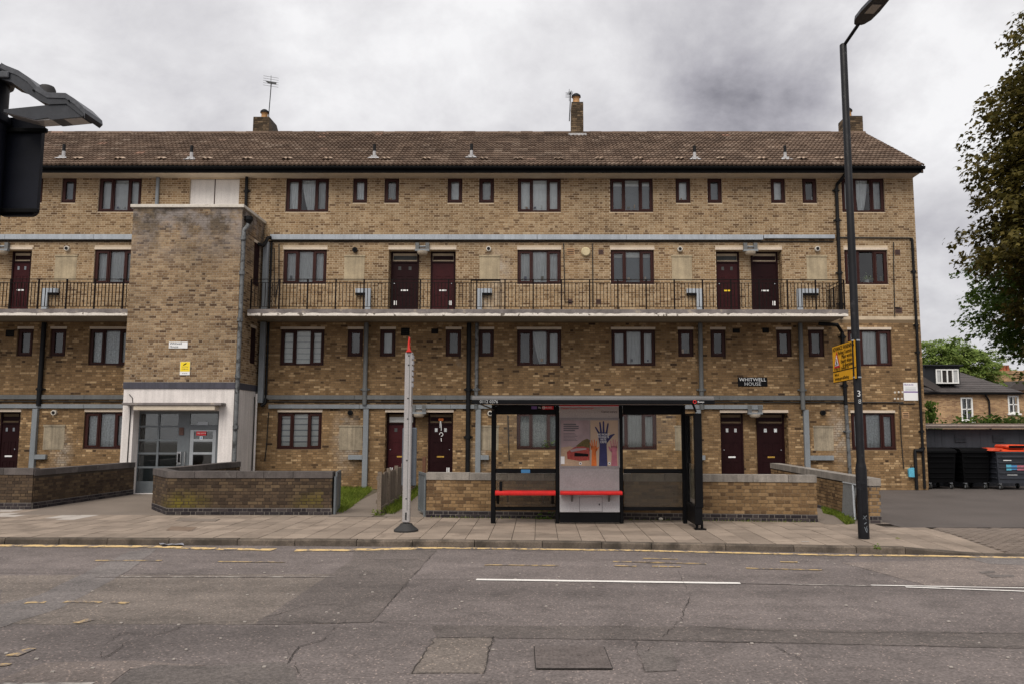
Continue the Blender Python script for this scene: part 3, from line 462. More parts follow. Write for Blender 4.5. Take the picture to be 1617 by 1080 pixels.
def yback(x): return 19.7 if x < -12.3 else 18.48 if x < -4.75 else 18.15 if x < -2.5 else 18.15 - (x + 2.5) * 0.10 if x < 6 else 17.0
pave = sheet('pavement', [(x, y + 0.12) for x, y in KERB if -30 < x < 6] + [(6.05, 13.8), (6.05, 17.6), (-4.7, 18.7), (-12.3, 18.7), (-12.4, 20.0), (-24, 20.0), (-24, 15)], -0.012, M['joint'])
SLABM = {}
def slab_mesh(w, d, mt):
    k = (round(w, 2), round(d, 2), mt.name)
    if k not in SLABM:
        mb = MB(); mb.prism([(-w / 2 + 0.003, -d / 2 + 0.003), (w / 2 - 0.003, -d / 2 + 0.003), (w / 2 - 0.003, d / 2 - 0.003), (-w / 2 + 0.003, d / 2 - 0.003)], 'z', -0.03, 0.0)
        SLABM[k] = mb.mesh('paving_slab', mt, (0, 0, 0))
    return SLABM[k]
cw = 0.415; i = 0; x = -14.6
while x < 6.0:
    y0 = ky(x + cw / 2) + 0.165; yb = yback(x + cw / 2)
    y = y0; first = True; ln = 0.62 if x > -5 else 0.55
    while y < yb - 0.05:
        d = ln * (0.5 if first and i % 2 else 1.0) * (1.4 if (x > -3 and first and not i % 2) else 1); first = False
        d = min(d, yb - y); d = round(d / 0.05) * 0.05 or 0.05
        light = (x < -12.0 and y + d > 18.3 and rng.random() < 0.35) or (-10.9 < x < -10.4 and 18.05 < y + d < 18.6)
        o = put('paving_slab', slab_mesh(cw - 0.006, d - 0.006, M['slab_white'] if light else M['slabs']), (x + cw / 2, y + d / 2, rng.uniform(-0.003, 0.002)), pave)
        if light: o['label'] = 'pale replacement paving slab'
        y += d
    x += cw; i += 1
def pz(px_, py_): return kerb_top(px_) * max(0.0, 1 - max(0.0, py_ - ky(px_) - 0.16) / 1.9)
mb = MB()
for a in range(9):
    for b in range(12):
        xa, xb = 6.0 + a * 0.2, 6.2 + a * 0.2; ya, yb_ = ky(xa) + 0.12 + b * 0.26, ky(xa) + 0.38 + b * 0.26
        if yb_ < 17.2: mb.quad(*[(p, q, pz(p, q) - 0.008) for p, q in ((xa, ya), (xb, ky(xb) + 0.12 + b * 0.26), (xb, ky(xb) + 0.38 + b * 0.26), (xa, yb_))])
build(mb, 'slab_bed', M['joint'], pave); i = 0
while x < 7.75:
    y = ky(x + cw / 2) + 0.165; yb = 16.95 if x + cw < 7.3 else 16.38
    while y < yb - 0.08:
        d = min(0.62 if i % 2 else 0.55, yb - y); xe_ = min(x + cw - 0.008, 7.76); mb = MB(); q = [(x, y), (xe_, y), (xe_, y + d - 0.008), (x, y + d - 0.008)]
        tp = [(a, b, pz(a, b)) for a, b in q]; bt = [(a, b, c - 0.03) for a, b, c in tp]; mb.quad(*tp)
        for k in range(4): mb.quad(bt[k], bt[(k + 1) % 4], tp[(k + 1) % 4], tp[k])
        build(mb, 'paving_slab', M['slabs'], pave); y += d; i += 1
    x += cw
# dropped vehicle crossing in small blocks, yard and paths
cross = sheet('vehicle_crossing', [(7.76, 13.62), (20, 11.85), (20, 16.4), (7.76, 16.4)], -0.105, M['joint'])
mb = MB(); y = 0
for r in range(30):
    xx = 7.78 + (0.1 if r % 2 else 0)
    while xx < 15:
        yy0 = ky(xx) + 0.17 + r * 0.104
        if yy0 < 16.3:
            zc = -0.085 * (1 - min(1, (r * 0.104) / 1.9)) - 0.004 + rng.uniform(-0.002, 0.002)
            mb.box(xx, xx + 0.193, yy0, yy0 + 0.097, zc - 0.02, zc)
        xx += 0.2
blk = build(mb, 'block_paver', mat('block_paving', (0.165, 0.132, 0.110), 0.9, 0.25, 2, 0.2, 50, bump=0.3), cross, kind='stuff')
yard = sheet('yard', [(7.3, 16.38), (60, 16.38), (60, 60), (12.3, 60), (12.3, 26.4), (7.3, 26.4)], -0.001, M['yard'])
epath = sheet('entrance_path', [(-12.45, 18.5), (-8.5, 18.5), (-9.4, 20.0), (-9.2, 24.6), (-12.6, 24.6)], -0.004, M['path'])
garden = sheet('front_garden', [(-24, 20.0), (-12.6, 20.0), (-12.6, 26.5), (-24, 26.5)], -0.006, M['soil'])
garden2 = sheet('front_garden', [(-9.3, 18.5), (-2.4, 18.3), (7.2, 17.2), (7.3, 26.5), (-9.3, 26.5)], -0.008, M['soil'])
gpath = sheet('garden_path', [(-4.75, 18.2), (-3.75, 18.2), (-4.05, 26.4), (-5.1, 26.4)], 0.002, M['path'])
gpath2 = sheet('garden_path', [(-3.5, 18.2), (-2.45, 18.1), (-2.9, 26.4), (-3.85, 26.4)], 0.002, M['path'])
gpath3 = sheet('garden_path', [(5.95, 16.93), (7.32, 16.93), (7.32, 17.3), (7.1, 17.4), (7.0, 26.4), (6.0, 26.4)], 0.002, M['path'])

# ------------------------------------------------------------------ brickwork
ST, HD, JT, CO = 0.215, 0.1025, 0.01, 0.075
def courses(u0, u1, z0, z1, holes=(), k0=0, stepz=CO):
    out = []; k = k0; z = z0
    while z + CO - JT <= z1 + 1e-6:
        zt = z + CO - JT; cuts = [(a, b) for a, b, c, d in holes if c < zt - 0.02 and d > z + 0.02]
        u = u0 - (0 if k % 2 == 0 else 0.16875); s = True
        while u < u1:
            w = ST if s else HD; a, b = max(u, u0), min(u + w, u1); u += w + JT; s = not s
            if b - a < 0.02: continue
            segs = [(a, b)]
            for c, d in cuts:
                segs = [q for p, r in segs for q in ((p, min(r, c)), (max(p, d), r)) if q[1] - q[0] > 0.02]
            out += [(p, r, z, zt) for p, r in segs]
        z += CO; k += 1
    return out
def brick_mass(mb, rects, P, U, Nn, proud=0.006):
    P, U, Nn = Vector(P), Vector(U), Vector(Nn); c = 0.004
    for a, b, z0, z1 in rects:
        h = proud + rng.uniform(-0.002, 0.002); n = len(mb.v)
        for (uu, vv, hh) in ((a, z0, -0.002), (b, z0, -0.002), (b, z1, -0.002), (a, z1, -0.002), (a + c, z0 + c, h), (b - c, z0 + c, h), (b - c, z1 - c, h), (a + c, z1 - c, h)):
            q = P + U * uu + Nn * hh; mb.v.append((q.x, q.y, vv))
        mb.f += [(n + 4, n + 5, n + 6, n + 7)] + [(n + i, n + (i + 1) % 4, n + 4 + (i + 1) % 4, n + 4 + i) for i in range(4)]; mb.mi += [mb.m] * 5
BRM = {}
def brick_obj(parent, a, b, z0, z1, P, U, Nn, mt, depth=0.03, proud=0.006):
    w = round(b - a, 2); k = (w, mt.name, depth)
    if k not in BRM:
        mb = MB(); c = 0.004; h = CO - JT
        mb.v = [(-w / 2, depth, 0), (w / 2, depth, 0), (w / 2, depth, h), (-w / 2, depth, h), (-w / 2, 0.005, 0), (w / 2, 0.005, 0), (w / 2, 0.005, h), (-w / 2, 0.005, h), (-w / 2 + c, 0, c), (w / 2 - c, 0, c), (w / 2 - c, 0, h - c), (-w / 2 + c, 0, h - c)]
        mb.f = [(8, 9, 10, 11)] + [(4 + i, 4 + (i + 1) % 4, 8 + (i + 1) % 4, 8 + i) for i in range(4)] + [(i, (i + 1) % 4, 4 + (i + 1) % 4, 4 + i) for i in range(4)] + [(3, 2, 1, 0)]
        mb.mi = [0] * len(mb.f); BRM[k] = mb.mesh('brick', mt, (0, 0, 0))
    p = Vector(P) + Vector(U) * ((a + b) / 2) + Vector(Nn) * (proud + rng.uniform(-0.003, 0.003))
    o = put('brick', BRM[k], (p.x, p.y, z0), parent); o.rotation_euler = (0, 0, math.atan2(U[1], U[0])); return o

# ------------------------------------------------------------------ the apartment building
YF = 26.4
bld = thing('apartment_building', 'long four storey yellow brick block of flats with balcony and tiled roof', 'building', (-5.8, YF, 0))
X0, X1 = -24.0, 12.7
FL = {'G': (1.297, 2.50), '1': (4.034, 5.243), '2': (6.77, 7.94), '3': (9.245, 10.425)}
WIDE = [(-15.0, -13.54), (-8.62, -7.16), (-0.735, 0.73), (2.40, 3.86), (10.26, 11.71)]
N3 = [(-18.9, -18.4), (-17.40, -16.91), (-16.27, -15.77), (-6.34, -5.85), (-5.27, -4.77), (-3.12, -2.62), (-2.05, -1.54), (4.63, 5.13), (5.71, 6.2), (7.86, 8.35), (8.93, 9.42)]
N1 = [(-17.41, -16.88), (-16.31, -15.78), (-6.38, -5.87), (-5.3, -4.79), (-3.11, -2.6), (-2.01, -1.51), (4.62, 5.13), (5.7, 6.2), (7.89, 8.39), (8.95, 9.47)]
ZN3, ZN1 = (9.56, 10.425), (4.338, 5.245)
REC2 = [(-19.5, -17.12), (-5.07, -2.81), (5.94, 8.16)]; RECG = [(-19.48, -17.11), (-5.07, -2.83), (5.96, 8.19)]
ZR2, ZRG = (5.68, 7.94), (0.0, 2.50)
LOUV = (-11.91, -10.21, 9.3, 10.40)
holes = []
for f, (a, b) in FL.items():
    for p, q in WIDE: holes.append((p, q, a, b))
holes += [(p, q, *ZN3) for p, q in N3] + [(p, q, *ZN1) for p, q in N1]
holes += [(p, q, *ZR2) for p, q in REC2] + [(p, q, *ZRG) for p, q in RECG] + [LOUV]
def wall_grid(mb, u0, u1, z0, z1, hs, y, ydeep):
    us = sorted({u0, u1, *[h[0] for h in hs], *[h[1] for h in hs]}); zs = sorted({z0, z1, *[h[2] for h in hs], *[h[3] for h in hs]})
    us = [u for u in us if u0 <= u <= u1]; zs = [z for z in zs if z0 <= z <= z1]
    for a, b in zip(us, us[1:]):
        for c, d in zip(zs, zs[1:]):
            mu, mz = (a + b) / 2, (c + d) / 2
            if any(h[0] < mu < h[1] and h[2] < mz < h[3] for h in hs): continue
            mb.quad((a, y, c), (b, y, c), (b, y, d), (a, y, d))
    for a, b, c, d in hs:
        if a >= u1 or b <= u0 or c >= z1 or d <= z0: continue
        mb.quad((a, y, c), (a, y, d), (a, ydeep, d), (a, ydeep, c)); mb.quad((b, y, d), (b, y, c), (b, ydeep, c), (b, ydeep, d))
        mb.quad((a, y, d), (b, y, d), (b, ydeep, d), (a, ydeep, d)); mb.quad((b, y, c), (a, y, c), (a, ydeep, c), (b, ydeep, c))
ZS = 5.58
up = MB(); wall_grid(up, X0, X1, ZS, 10.47, [h for h in holes if h[2] > ZS], YF, YF + 0.33)
wall_up = build(up, 'wall', M['mortar_up'], bld, label='upper storeys of pale tan brick')
lo = MB(); wall_grid(lo, X0, X1, 0.0, ZS, [h for h in holes if h[2] < ZS], YF, YF + 0.33)
lo.quad((X1, YF, 0), (X1, 40, 0), (X1, 40, ZS), (X1, YF, ZS))
wall_lo = build(lo, 'wall', M['mortar_low'], bld, label='lower storeys of darker mottled stock brick')
tw = (-12.73, -9.31, 0, 8.86)
lint2 = [(p - 0.02, q + 0.02, 7.94, 8.05) for p, q in WIDE + REC2]
mb = MB(); brick_mass(mb, courses(X0, X1, 5.70, 10.44, [h for h in holes if h[2] > ZS] + [tw] + lint2), (0, YF, 0), (1, 0, 0), (0, -1, 0))
build(mb, 'brickwork', M['brick_up'], wall_up, kind='stuff')
mb = MB(); brick_mass(mb, courses(X0, X1, 0.0, 5.5, [h for h in holes if h[2] < ZS] + [tw]), (0, YF, 0), (1, 0, 0), (0, -1, 0))
build(mb, 'brickwork', M['brick_low'], wall_lo, kind='stuff')
# end wall, inner partition that keeps the rooms dark, floors
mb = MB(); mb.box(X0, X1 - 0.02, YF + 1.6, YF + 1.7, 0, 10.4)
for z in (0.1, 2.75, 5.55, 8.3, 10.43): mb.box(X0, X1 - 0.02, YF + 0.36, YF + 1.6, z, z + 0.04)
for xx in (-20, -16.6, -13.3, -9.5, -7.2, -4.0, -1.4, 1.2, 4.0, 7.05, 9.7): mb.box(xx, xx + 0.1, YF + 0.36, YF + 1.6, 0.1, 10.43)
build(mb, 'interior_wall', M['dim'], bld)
mb = MB(); mb.box(X1 - 0.25, X1 - 0.005, YF + 0.005, 34.5, 0.0, 10.47); mb.poly([(X1 - 0.01, YF, 10.47), (X1 - 0.01, 34.6, 10.47), (X1 - 0.01, 30.4, 13.4)])
build(mb, 'end_wall', M['brick_low'], bld)
# recessed porches: back wall, pier, doors
def porch(rec, zr, doors, dy=0.33):
    a, b = rec; mb = MB(); mb.quad((a, YF + dy, zr[0]), (b, YF + dy, zr[0]), (b, YF + dy, zr[1]), (a, YF + dy, zr[1]))
    w = build(mb, 'porch_wall', M['mortar_low'] if zr[0] < 3 else M['mortar_up'], bld)
    mb = MB(); brick_mass(mb, courses(a, b, zr[0] + 0.02, zr[1], [(p - 0.0, q + 0.0, zr[0], zr[1]) for p, q in doors]), (0, YF + dy, 0), (1, 0, 0), (0, -1, 0))
    for sgn, xx in ((1, a), (-1, b)):
        brick_mass(mb, courses(0, dy, zr[0] + 0.02, zr[1], k0=1), (xx, YF, 0), (0, 1, 0), (sgn, 0, 0))
    build(mb, 'brickwork', M['brick_low'] if zr[0] < 3 else M['brick_up'], w, kind='stuff')
D2 = [[(-17.95, -17.29)], [(-5.04, -4.1), (-3.69, -2.85)], [(5.97, 6.79), (7.2, 8.1)]]; DG = [[(-17.95, -17.29)], [(-5.06, -4.13), (-3.69, -2.85)], [(6.0, 6.77), (7.23, 8.14)]]
for r, d in zip(REC2, D2): porch(r, ZR2, d)
for r, d in zip(RECG, DG): porch(r, ZRG, d)
def door(x0, x1, z0, z1, style, plate='white'):
    y = YF + 0.30; w, h = x1 - x0, z1 - z0
    dm = M['door_dark'] if style.get('dark') else M['door']; fm = M['door_dark']
    mb = MB(); f = 0.055
    mb.box(x0, x0 + f, y - 0.03, y + 0.05, z0, z1); mb.box(x1 - f, x1, y - 0.03, y + 0.05, z0, z1); mb.box(x0 + f, x1 - f, y - 0.03, y + 0.05, z1 - f, z1); zt = z1 - 0.34
    mb.box(x0 + f, x1 - f, y - 0.03, y + 0.05, zt - 0.05, zt)
    d = build(mb, 'door', fm, bld)
    B('door_leaf', dm, d, x0 + f + 0.004, x1 - f - 0.004, y, y + 0.04, z0 + 0.02, zt - 0.052)
    B('fanlight', M['white_blind'] if style.get('pale') else M['dim_net'] if style.get('fan') else M['door_dark'], d, x0 + f + 0.02, x1 - f - 0.02, y + 0.01, y + 0.03, zt + 0.06 if not style.get('pale') else zt + 0.02, z1 - f - 0.09)
    lx0, lx1 = x0 + f, x1 - f; lw = lx1 - lx0; zl = zt - 0.05
    for k in (0, 1):                                 # raised mouldings
        cx0 = lx0 + lw * (0.14 + 0.42 * k); cx1 = cx0 + lw * 0.30
        for za, zb in ((z0 + 0.18, z0 + 0.78), (z0 + 0.98, z0 + 1.42)):
            mb = MB(); t = 0.022
            mb.box(cx0, cx1, y - 0.010, y - 0.001, za, za + t); mb.box(cx0, cx1, y - 0.010, y - 0.001, zb - t, zb); mb.box(cx0, cx0 + t, y - 0.010, y - 0.001, za + t, zb - t); mb.box(cx1 - t, cx1, y - 0.010, y - 0.001, za + t, zb - t)
            build(mb, 'moulding', dm, d)
        g = style.get('lights', 'grey')
        if g: B('door_pane', {'grey': M['dim_net'], 'white': M['lace'], 'dark': M['blue_grey']}[g], d, cx0 + lw * 0.09, cx1 - lw * 0.09, y - 0.006, y - 0.001, zl - 0.245, zl - 0.125)
    pm = {'white': M['white'], 'brass': M['brass'], 'yellow': M['brass_yellow']}[plate]
    cxm = (lx0 + lx1) / 2
    B('letterbox', pm, d, cxm - 0.12, cxm + 0.12, y - 0.012, y - 0.001, z0 + 0.90, z0 + 0.95, bev=0.003)
    mb = MB(); mb.disc_y((lx1 - 0.07 if style.get('hinge') == 'l' else lx0 + 0.07, z0 + 1.16), 0.018, y - 0.03, y, 8); build(mb, 'door_lock', M['chrome'], d)
    if style.get('num'):
        hx = lx1 - 0.16 if style.get('hinge') == 'l' else lx0 + 0.06
        B('house_number', M['white'], d, hx, hx + 0.10, y - 0.006, y - 0.001, z0 + 0.42, z0 + 0.57)
    B('threshold', M['slab_edge'], d, x0, x1, y - 0.06, y + 0.02, z0 - 0.002, z0 + 0.025)
    return d
door(*D2[0][0], 5.68, 7.94, dict(fan=0, lights='dark'))
door(*D2[1][0], 5.68, 7.94, dict(dark=1, fan=1, num=1, lights='grey'))
door(*D2[1][1], 5.68, 7.94, dict(num=1, hinge='l', lights=None))
door(*D2[2][0], 5.68, 7.94, dict(fan=1, lights='grey'), 'yellow')
door(*D2[2][1], 5.68, 7.94, dict(dark=1, num=1, hinge='l', lights=None))
door(*DG[0][0], 0.12, 2.5, dict(dark=1, lights='dark', hinge='l'))
door(*DG[1][0], 0.12, 2.5, dict(pale=1, num=1, lights='grey'), 'brass')
dw = door(*DG[1][1], 0.12, 2.5, dict(dark=1, num=1, lights='white', hinge='l'), 'brass')
door(*DG[2][0], 0.12, 2.5, dict(dark=1, lights='white'))
door(*DG[2][1], 0.12, 2.5, dict(dark=1, num=1, lights='white', hinge='l'), 'brass')
# chime hanging on the front of the second ground floor door
ch = thing('wind_chime', 'small orange and white hanging chime on the dark ground floor door', 'wind chime', (-3.27, 26.63, 1.95))
for k, (dx, r, z, mt_) in enumerate(((-0.035, 0.05, 2.27, 'orange'), (0.045, 0.05, 2.27, 'orange'))):
    mb = MB(); mb.disc_y((-3.27 + dx, z), r, 26.64, 26.66, 10); build(mb, 'chime_disc', M[mt_], ch)
mb = MB(); mb.tube([(-3.27, 26.65, 2.22), (-3.25, 26.65, 2.05), (-3.25, 26.65, 1.9)], 0.012, 6); mb.tube([(-3.29, 26.65, 2.22), (-3.29, 26.65, 2.0)], 0.012, 6); build(mb, 'chime_tube', M['white'], ch)
mb = MB(); mb.tube([(-3.25 + 0.06 * math.sin(a * 0.7), 26.65, 1.78 - 0.06 * math.cos(a * 0.7)) for a in range(8)], 0.013, 6); mb.tube([(-3.25, 26.65, 1.66), (-3.24, 26.65, 1.55)], 0.014, 6); build(mb, 'chime_ring', M['white'], ch)

# ------------------------------------------------------------------ windows
CACHE = {}
def cached(key, fn, name, mt):
    if key not in CACHE: CACHE[key] = fn().mesh(name, mt, (0, 0, 0))
    return CACHE[key]
def ring(mb, x0, x1, z0, z1, t, y0, y1):
    mb.box(x0, x0 + t, y0, y1, z0, z1); mb.box(x1 - t, x1, y0, y1, z0, z1); mb.box(x0 + t, x1 - t, y0, y1, z0, z0 + t); mb.box(x0 + t, x1 - t, y0, y1, z1 - t, z1); return mb
def curtain_mesh(w, h, amp, per, ph=0.0, pull=None):
    mb = MB(); nx = max(8, int(w / per * 6)); rows = 5
    g = [[(w * i / nx, amp * math.sin(2 * math.pi * (i / nx * w) / per + 0.6 * math.sin(i * 0.9) + ph) * (0.5 + 0.5 * j / rows) + 0.3 * amp * math.sin(i * 2.3 + j), h * (1 - j / rows)) for i in range(nx + 1)] for j in range(rows + 1)]
    if pull is not None:                             # gathered and tied back towards one side
        for j in range(rows + 1):
            t = (j / rows) ** 1.5 * 0.6
            g[j] = [(x + (pull * w - x) * t, y, z) for x, y, z in g[j]]
    for j in range(rows):
        for i in range(nx): mb.quad(g[j + 1][i], g[j + 1][i + 1], g[j][i + 1], g[j][i])
    return mb
def window(x0, x1, z0, z1, kind, cur, parent=None, y=YF + 0.055, label=None):
    w, h = round(x1 - x0, 2), round(z1 - z0, 2)
    P = parent or bld; fm = M['frame']
    if kind == 'wide':
        pan = [(0.080, 0.284, 0.115, 0.875), (0.374, 0.660, 0.06, 0.91), (0.716, 0.920, 0.115, 0.875)]
        def frm():
            mb = MB(); t = 0.05 * w / 1.46
            ring(mb, 0, w, 0, h, 0.045, 0, 0.07)
            for u in (0.340, 0.688): mb.box(w * u - 0.022, w * u + 0.022, 0.003, 0.07, 0.045, h - 0.045)
            mb.box(-0.02, w + 0.02, -0.05, 0.02, -0.02, 0.03); mb.box(w * 0.34, w * 0.69, -0.005, 0.06, 0.045, 0.075); return mb
        sash = [(0.045 / w + 0.006, 0.322), (0.706, 1 - 0.045 / w - 0.006)]
    else:
        pan = [(0.24, 0.78, 0.15, 0.84)]
        def frm():
            mb = MB(); ring(mb, 0, w, 0, h, 0.042, 0, 0.07); mb.box(-0.015, w + 0.015, -0.04, 0.02, -0.02, 0.03); return mb
        sash = [(0.092, 0.908)]
    win = put('window', cached(('frame', kind, w, h), frm, 'window', fm), (x0, y, z0), P)
    if label: win['label'] = label
    for u0, u1 in sash:
        def sm():
            mb = MB(); ring(mb, 0, w * (u1 - u0), 0, h - 0.10, 0.062 if kind == 'wide' else 0.075, -0.018, 0.045); return mb
        put('casement', cached(('sash', kind, w, h, u0), sm, 'casement', fm), (x0 + w * u0, y, z0 + 0.05), win)
    for u0, u1, v0, v1 in pan:
        def pm():
            mb = MB(); a = w * (u1 - u0) + 0.04; b = h * (v1 - v0) + 0.04; mb.quad((-0.02, 0, -0.02), (a - 0.02, 0, -0.02), (a - 0.02, 0, b - 0.02), (-0.02, 0, b - 0.02)); return mb
        put('pane', cached(('pane', kind, w, h, u0), pm, 'pane', M['glass']), (x0 + w * u0, y + 0.03, z0 + h * v0), win)
    yc = y + 0.13; W_, H_ = w - 0.06, h - 0.06; xs = x0 + 0.03; zs = z0 + 0.03
    def C(mt, mb, dx=0, dz=0, nm='curtain'):
        return put(nm, mb.mesh(nm, mt, (0, 0, 0)), (xs + dx, yc, zs + dz), win)
    ph = rng.uniform(0, 6)
    if cur == 'net': C(M['net'], curtain_mesh(W_, H_, 0.022, 0.11, ph))
    elif cur == 'plain': C(M['net'], curtain_mesh(W_, H_, 0.006, 0.3, ph))
    elif cur == 'lace': C(M['lace'], curtain_mesh(W_, H_, 0.02, 0.13, ph))
    elif cur == 'pulled':
        C(M['net'], curtain_mesh(W_ * 0.34, H_, 0.02, 0.1, ph)); C(M['net'], curtain_mesh(W_ * 0.36, H_, 0.02, 0.09, ph, 0.75), W_ * 0.33, 0.02); C(M['net'], curtain_mesh(W_ * 0.3, H_, 0.01, 0.12, ph), W_ * 0.70)
    elif cur in ('slat', 'slat_dense'):
        mb = MB(); n = int(H_ / 0.165)
        for k in range(n): mb.box(0, W_, 0, 0.012, k * H_ / n + (0.035 if cur == 'slat_dense' else 0.014), (k + 1) * H_ / n - 0.006)
        C(M['white_blind'], mb, nm='blind'); C(M['blue_grey'], MB().box(0, W_, 0.04, 0.05, 0, H_), nm='blind')
    elif cur == 'grey': C(M['blue_grey'], MB().box(0, W_, 0, 0.01, 0, H_), nm='blind')
    elif cur == 'valance':
        C(M['blue_grey'], MB().box(0, W_, 0.03, 0.04, 0, H_), nm='blind'); C(M['white_blind'], MB().box(0, W_, 0, 0.01, H_ * 0.82, H_), nm='blind')  # lower grey sheet carries the sky reflected in the panes as colour
    elif cur == 'part':
        C(M['dim_net'], curtain_mesh(W_ * 0.36, H_, 0.02, 0.12, ph)); C(M['net'], curtain_mesh(W_ * 0.34, H_, 0.02, 0.1, ph, 0.95), W_ * 0.33, 0); C(M['net'], curtain_mesh(W_ * 0.3, H_, 0.015, 0.2, ph), W_ * 0.70)
    elif cur == 'side':
        C(M['net'], curtain_mesh(W_ * 0.34, H_, 0.02, 0.1, ph)); C(M['net'], curtain_mesh(W_ * 0.3, H_, 0.02, 0.1, ph, 0.3), W_ * 0.36); C(M['net'], curtain_mesh(W_ * 0.3, H_, 0.02, 0.2, ph), W_ * 0.70)
    elif cur == 'dim': C(M['dim_net'], curtain_mesh(W_, H_, 0.008, 0.2, ph))
    elif cur == 'dimhalf': C(M['dim_net'], curtain_mesh(W_ * 0.6, H_ * 0.9, 0.01, 0.15, ph), W_ * 0.3)
    if kind == 'wide' and cur in ('valance', 'part', 'net', 'plain', None) or kind == 'narrow' and rng.random() < 0.5:
        for k in range(rng.randint(1, 3)):
            u0 = rng.uniform(0.1, 0.85); hh = rng.uniform(0.05, 0.16); ww = rng.uniform(0.04, 0.10)
            B('ornament', M[rng.choice(['white_blind', 'ledge_tan', 'navy', 'shed', 'cream', 'olive'])], win, x0 + w * u0, x0 + w * u0 + ww, y + 0.06, y + 0.10, z0 + h * 0.13, z0 + h * 0.13 + hh, bev=0.01)
    return win
cw_ = {'3': ['plain', 'pulled', 'plain', 'valance', 'side'], '2': ['net', 'net', 'net', 'valance', None], '1': ['lace', 'slat', 'part', 'net', 'net'], 'G': ['lace', 'slat_dense', 'lace', 'net', 'lace']}
for f in '321G':
    for (p, q), c in zip(WIDE, cw_[f]): window(p, q, *FL[f], 'wide', c)
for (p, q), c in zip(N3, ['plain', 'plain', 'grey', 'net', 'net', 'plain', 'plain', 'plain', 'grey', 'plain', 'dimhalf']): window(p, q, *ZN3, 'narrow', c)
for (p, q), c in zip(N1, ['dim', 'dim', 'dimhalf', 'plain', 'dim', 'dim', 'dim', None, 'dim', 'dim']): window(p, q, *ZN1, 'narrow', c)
for f in ('2', '1', 'G'):
    z = FL[f][1]
    for p, q in WIDE: B('lintel', M['lintel'], bld, p - 0.01, q + 0.01, YF - 0.012, YF + 0.05, z + 0.004, z + 0.085)
for p, q in N1: B('lintel', M['lintel'], bld, p - 0.01, q + 0.01, YF - 0.012, YF + 0.05, 5.249, 5.33)
for p, q in REC2: B('lintel', M['lintel'], bld, p - 0.01, q + 0.01, YF - 0.015, YF + 0.31, 7.944, 8.03)
for p, q in RECG: B('lintel', M['lintel'], bld, p - 0.01, q + 0.01, YF - 0.015, YF + 0.31, 2.504, 2.59)
# boarded stair window behind the tower roof
lv = B('louvred_panel', M['coping'], bld, LOUV[0], LOUV[1], YF + 0.08, YF + 0.12, LOUV[2], LOUV[3])
xx = LOUV[0] + 0.03
while xx < LOUV[1] - 0.05:
    B('slat', M['white_board'], lv, xx, xx + 0.1295, YF + 0.055, YF + 0.079, LOUV[2] + 0.02, LOUV[3] - 0.02); xx += 0.131
B('mullion', M['frame'], lv, (LOUV[0] + LOUV[1]) / 2 - 0.012, (LOUV[0] + LOUV[1]) / 2 + 0.012, YF + 0.04, YF + 0.054, LOUV[2], LOUV[3])
# rendered panels where windows were closed
for x0, x1 in ((-16.31, -15.58), (-6.56, -5.88), (-2.01, -1.33), (4.45, 5.13), (8.98, 9.66)):
    B('rendered_panel', M['panel'], bld, x0, x1, YF - 0.012, YF + 0.02, 6.88, 7.70); B('panel_head', M['panel'], bld, x0 - 0.02, x1 + 0.02, YF - 0.03, YF + 0.02, 7.703, 7.76)
for x0, x1 in ((-16.31, -15.62), (-6.57, -5.82), (-2.0, -1.33), (4.46, 5.13), (9.01, 9.66)):
    B('rendered_panel', M['panel_low'], bld, x0, x1, YF - 0.012, YF + 0.02, 1.27, 2.02); B('panel_head', M['panel_low'], bld, x0 - 0.02, x1 + 0.02, YF - 0.028, YF + 0.02, 2.023, 2.08)
# flues, vents, porch lights
def flue(px, py, ringed, r=0.085):
    p = at(px, py, YF - 0.05); mb = MB(); mb.tube([(p.x, YF, p.z), (p.x, YF - 0.10, p.z)], r, 14); o = build(mb, 'flue', M['coping'] if ringed else M['pipe'], bld, True)
    mb = MB(); mb.disc_y((p.x, p.z), r * 0.62, YF - 0.115, YF - 0.101); build(mb, 'flue_cap', M['pipe'] if ringed else M['black'], o)
for px, py, rg in ((560.5, 395, 0), (771.6, 393.5, 1), (1073.6, 394, 1), (1290.5, 393.5, 1), (106, 393, 1), (553, 651, 0), (85.5, 651, 1), (774, 652, 1), (1299.5, 651, 0)): flue(px, py, rg)
p = at(925, 398.5, YF); mb = MB(); mb.lathe([(0.16, 0), (0.16, 0.05), (0.13, 0.09)], (0, 0, 0), 18)
mb.v = [(p.x + a, YF - c, p.z + b) for a, b, c in mb.v]; build(mb, 'extract_cowl', mat('cream_plastic', (0.50, 0.42, 0.26), 0.6), bld)
for a, b, c, d, mt_ in ((895, 907, 393, 403, 'ledge_tan'), (945, 953, 395, 402.5, 'ledge'), (633, 647, 518, 530, 'black'), (681, 692, 519, 527, 'black'), (1157, 1168, 519, 526, 'black'), (1204, 1214, 518, 526, 'black'), (9, 23, 521, 532, 'black'), (1414, 1424, 486, 495, 'ledge'), (1413, 1421, 395, 403, 'ledge'), (1425, 1435, 650, 660, 'ledge_tan'), (897, 903, 473, 481, 'ledge'), (941, 949, 473, 481, 'ledge')):
    q0, q1 = at(a, d, YF), at(b, c, YF); v = B('air_vent', M[mt_], bld, q0.x, q1.x, YF - 0.016, YF, q0.z, q1.z)
    for k in range(3): B('vent_slot', M['dark_gap'], v, q0.x + 0.02, q1.x - 0.02, YF - 0.019, YF - 0.0161, q0.z + (q1.z - q0.z) * (0.18 + 0.26 * k), q0.z + (q1.z - q0.z) * (0.30 + 0.26 * k))
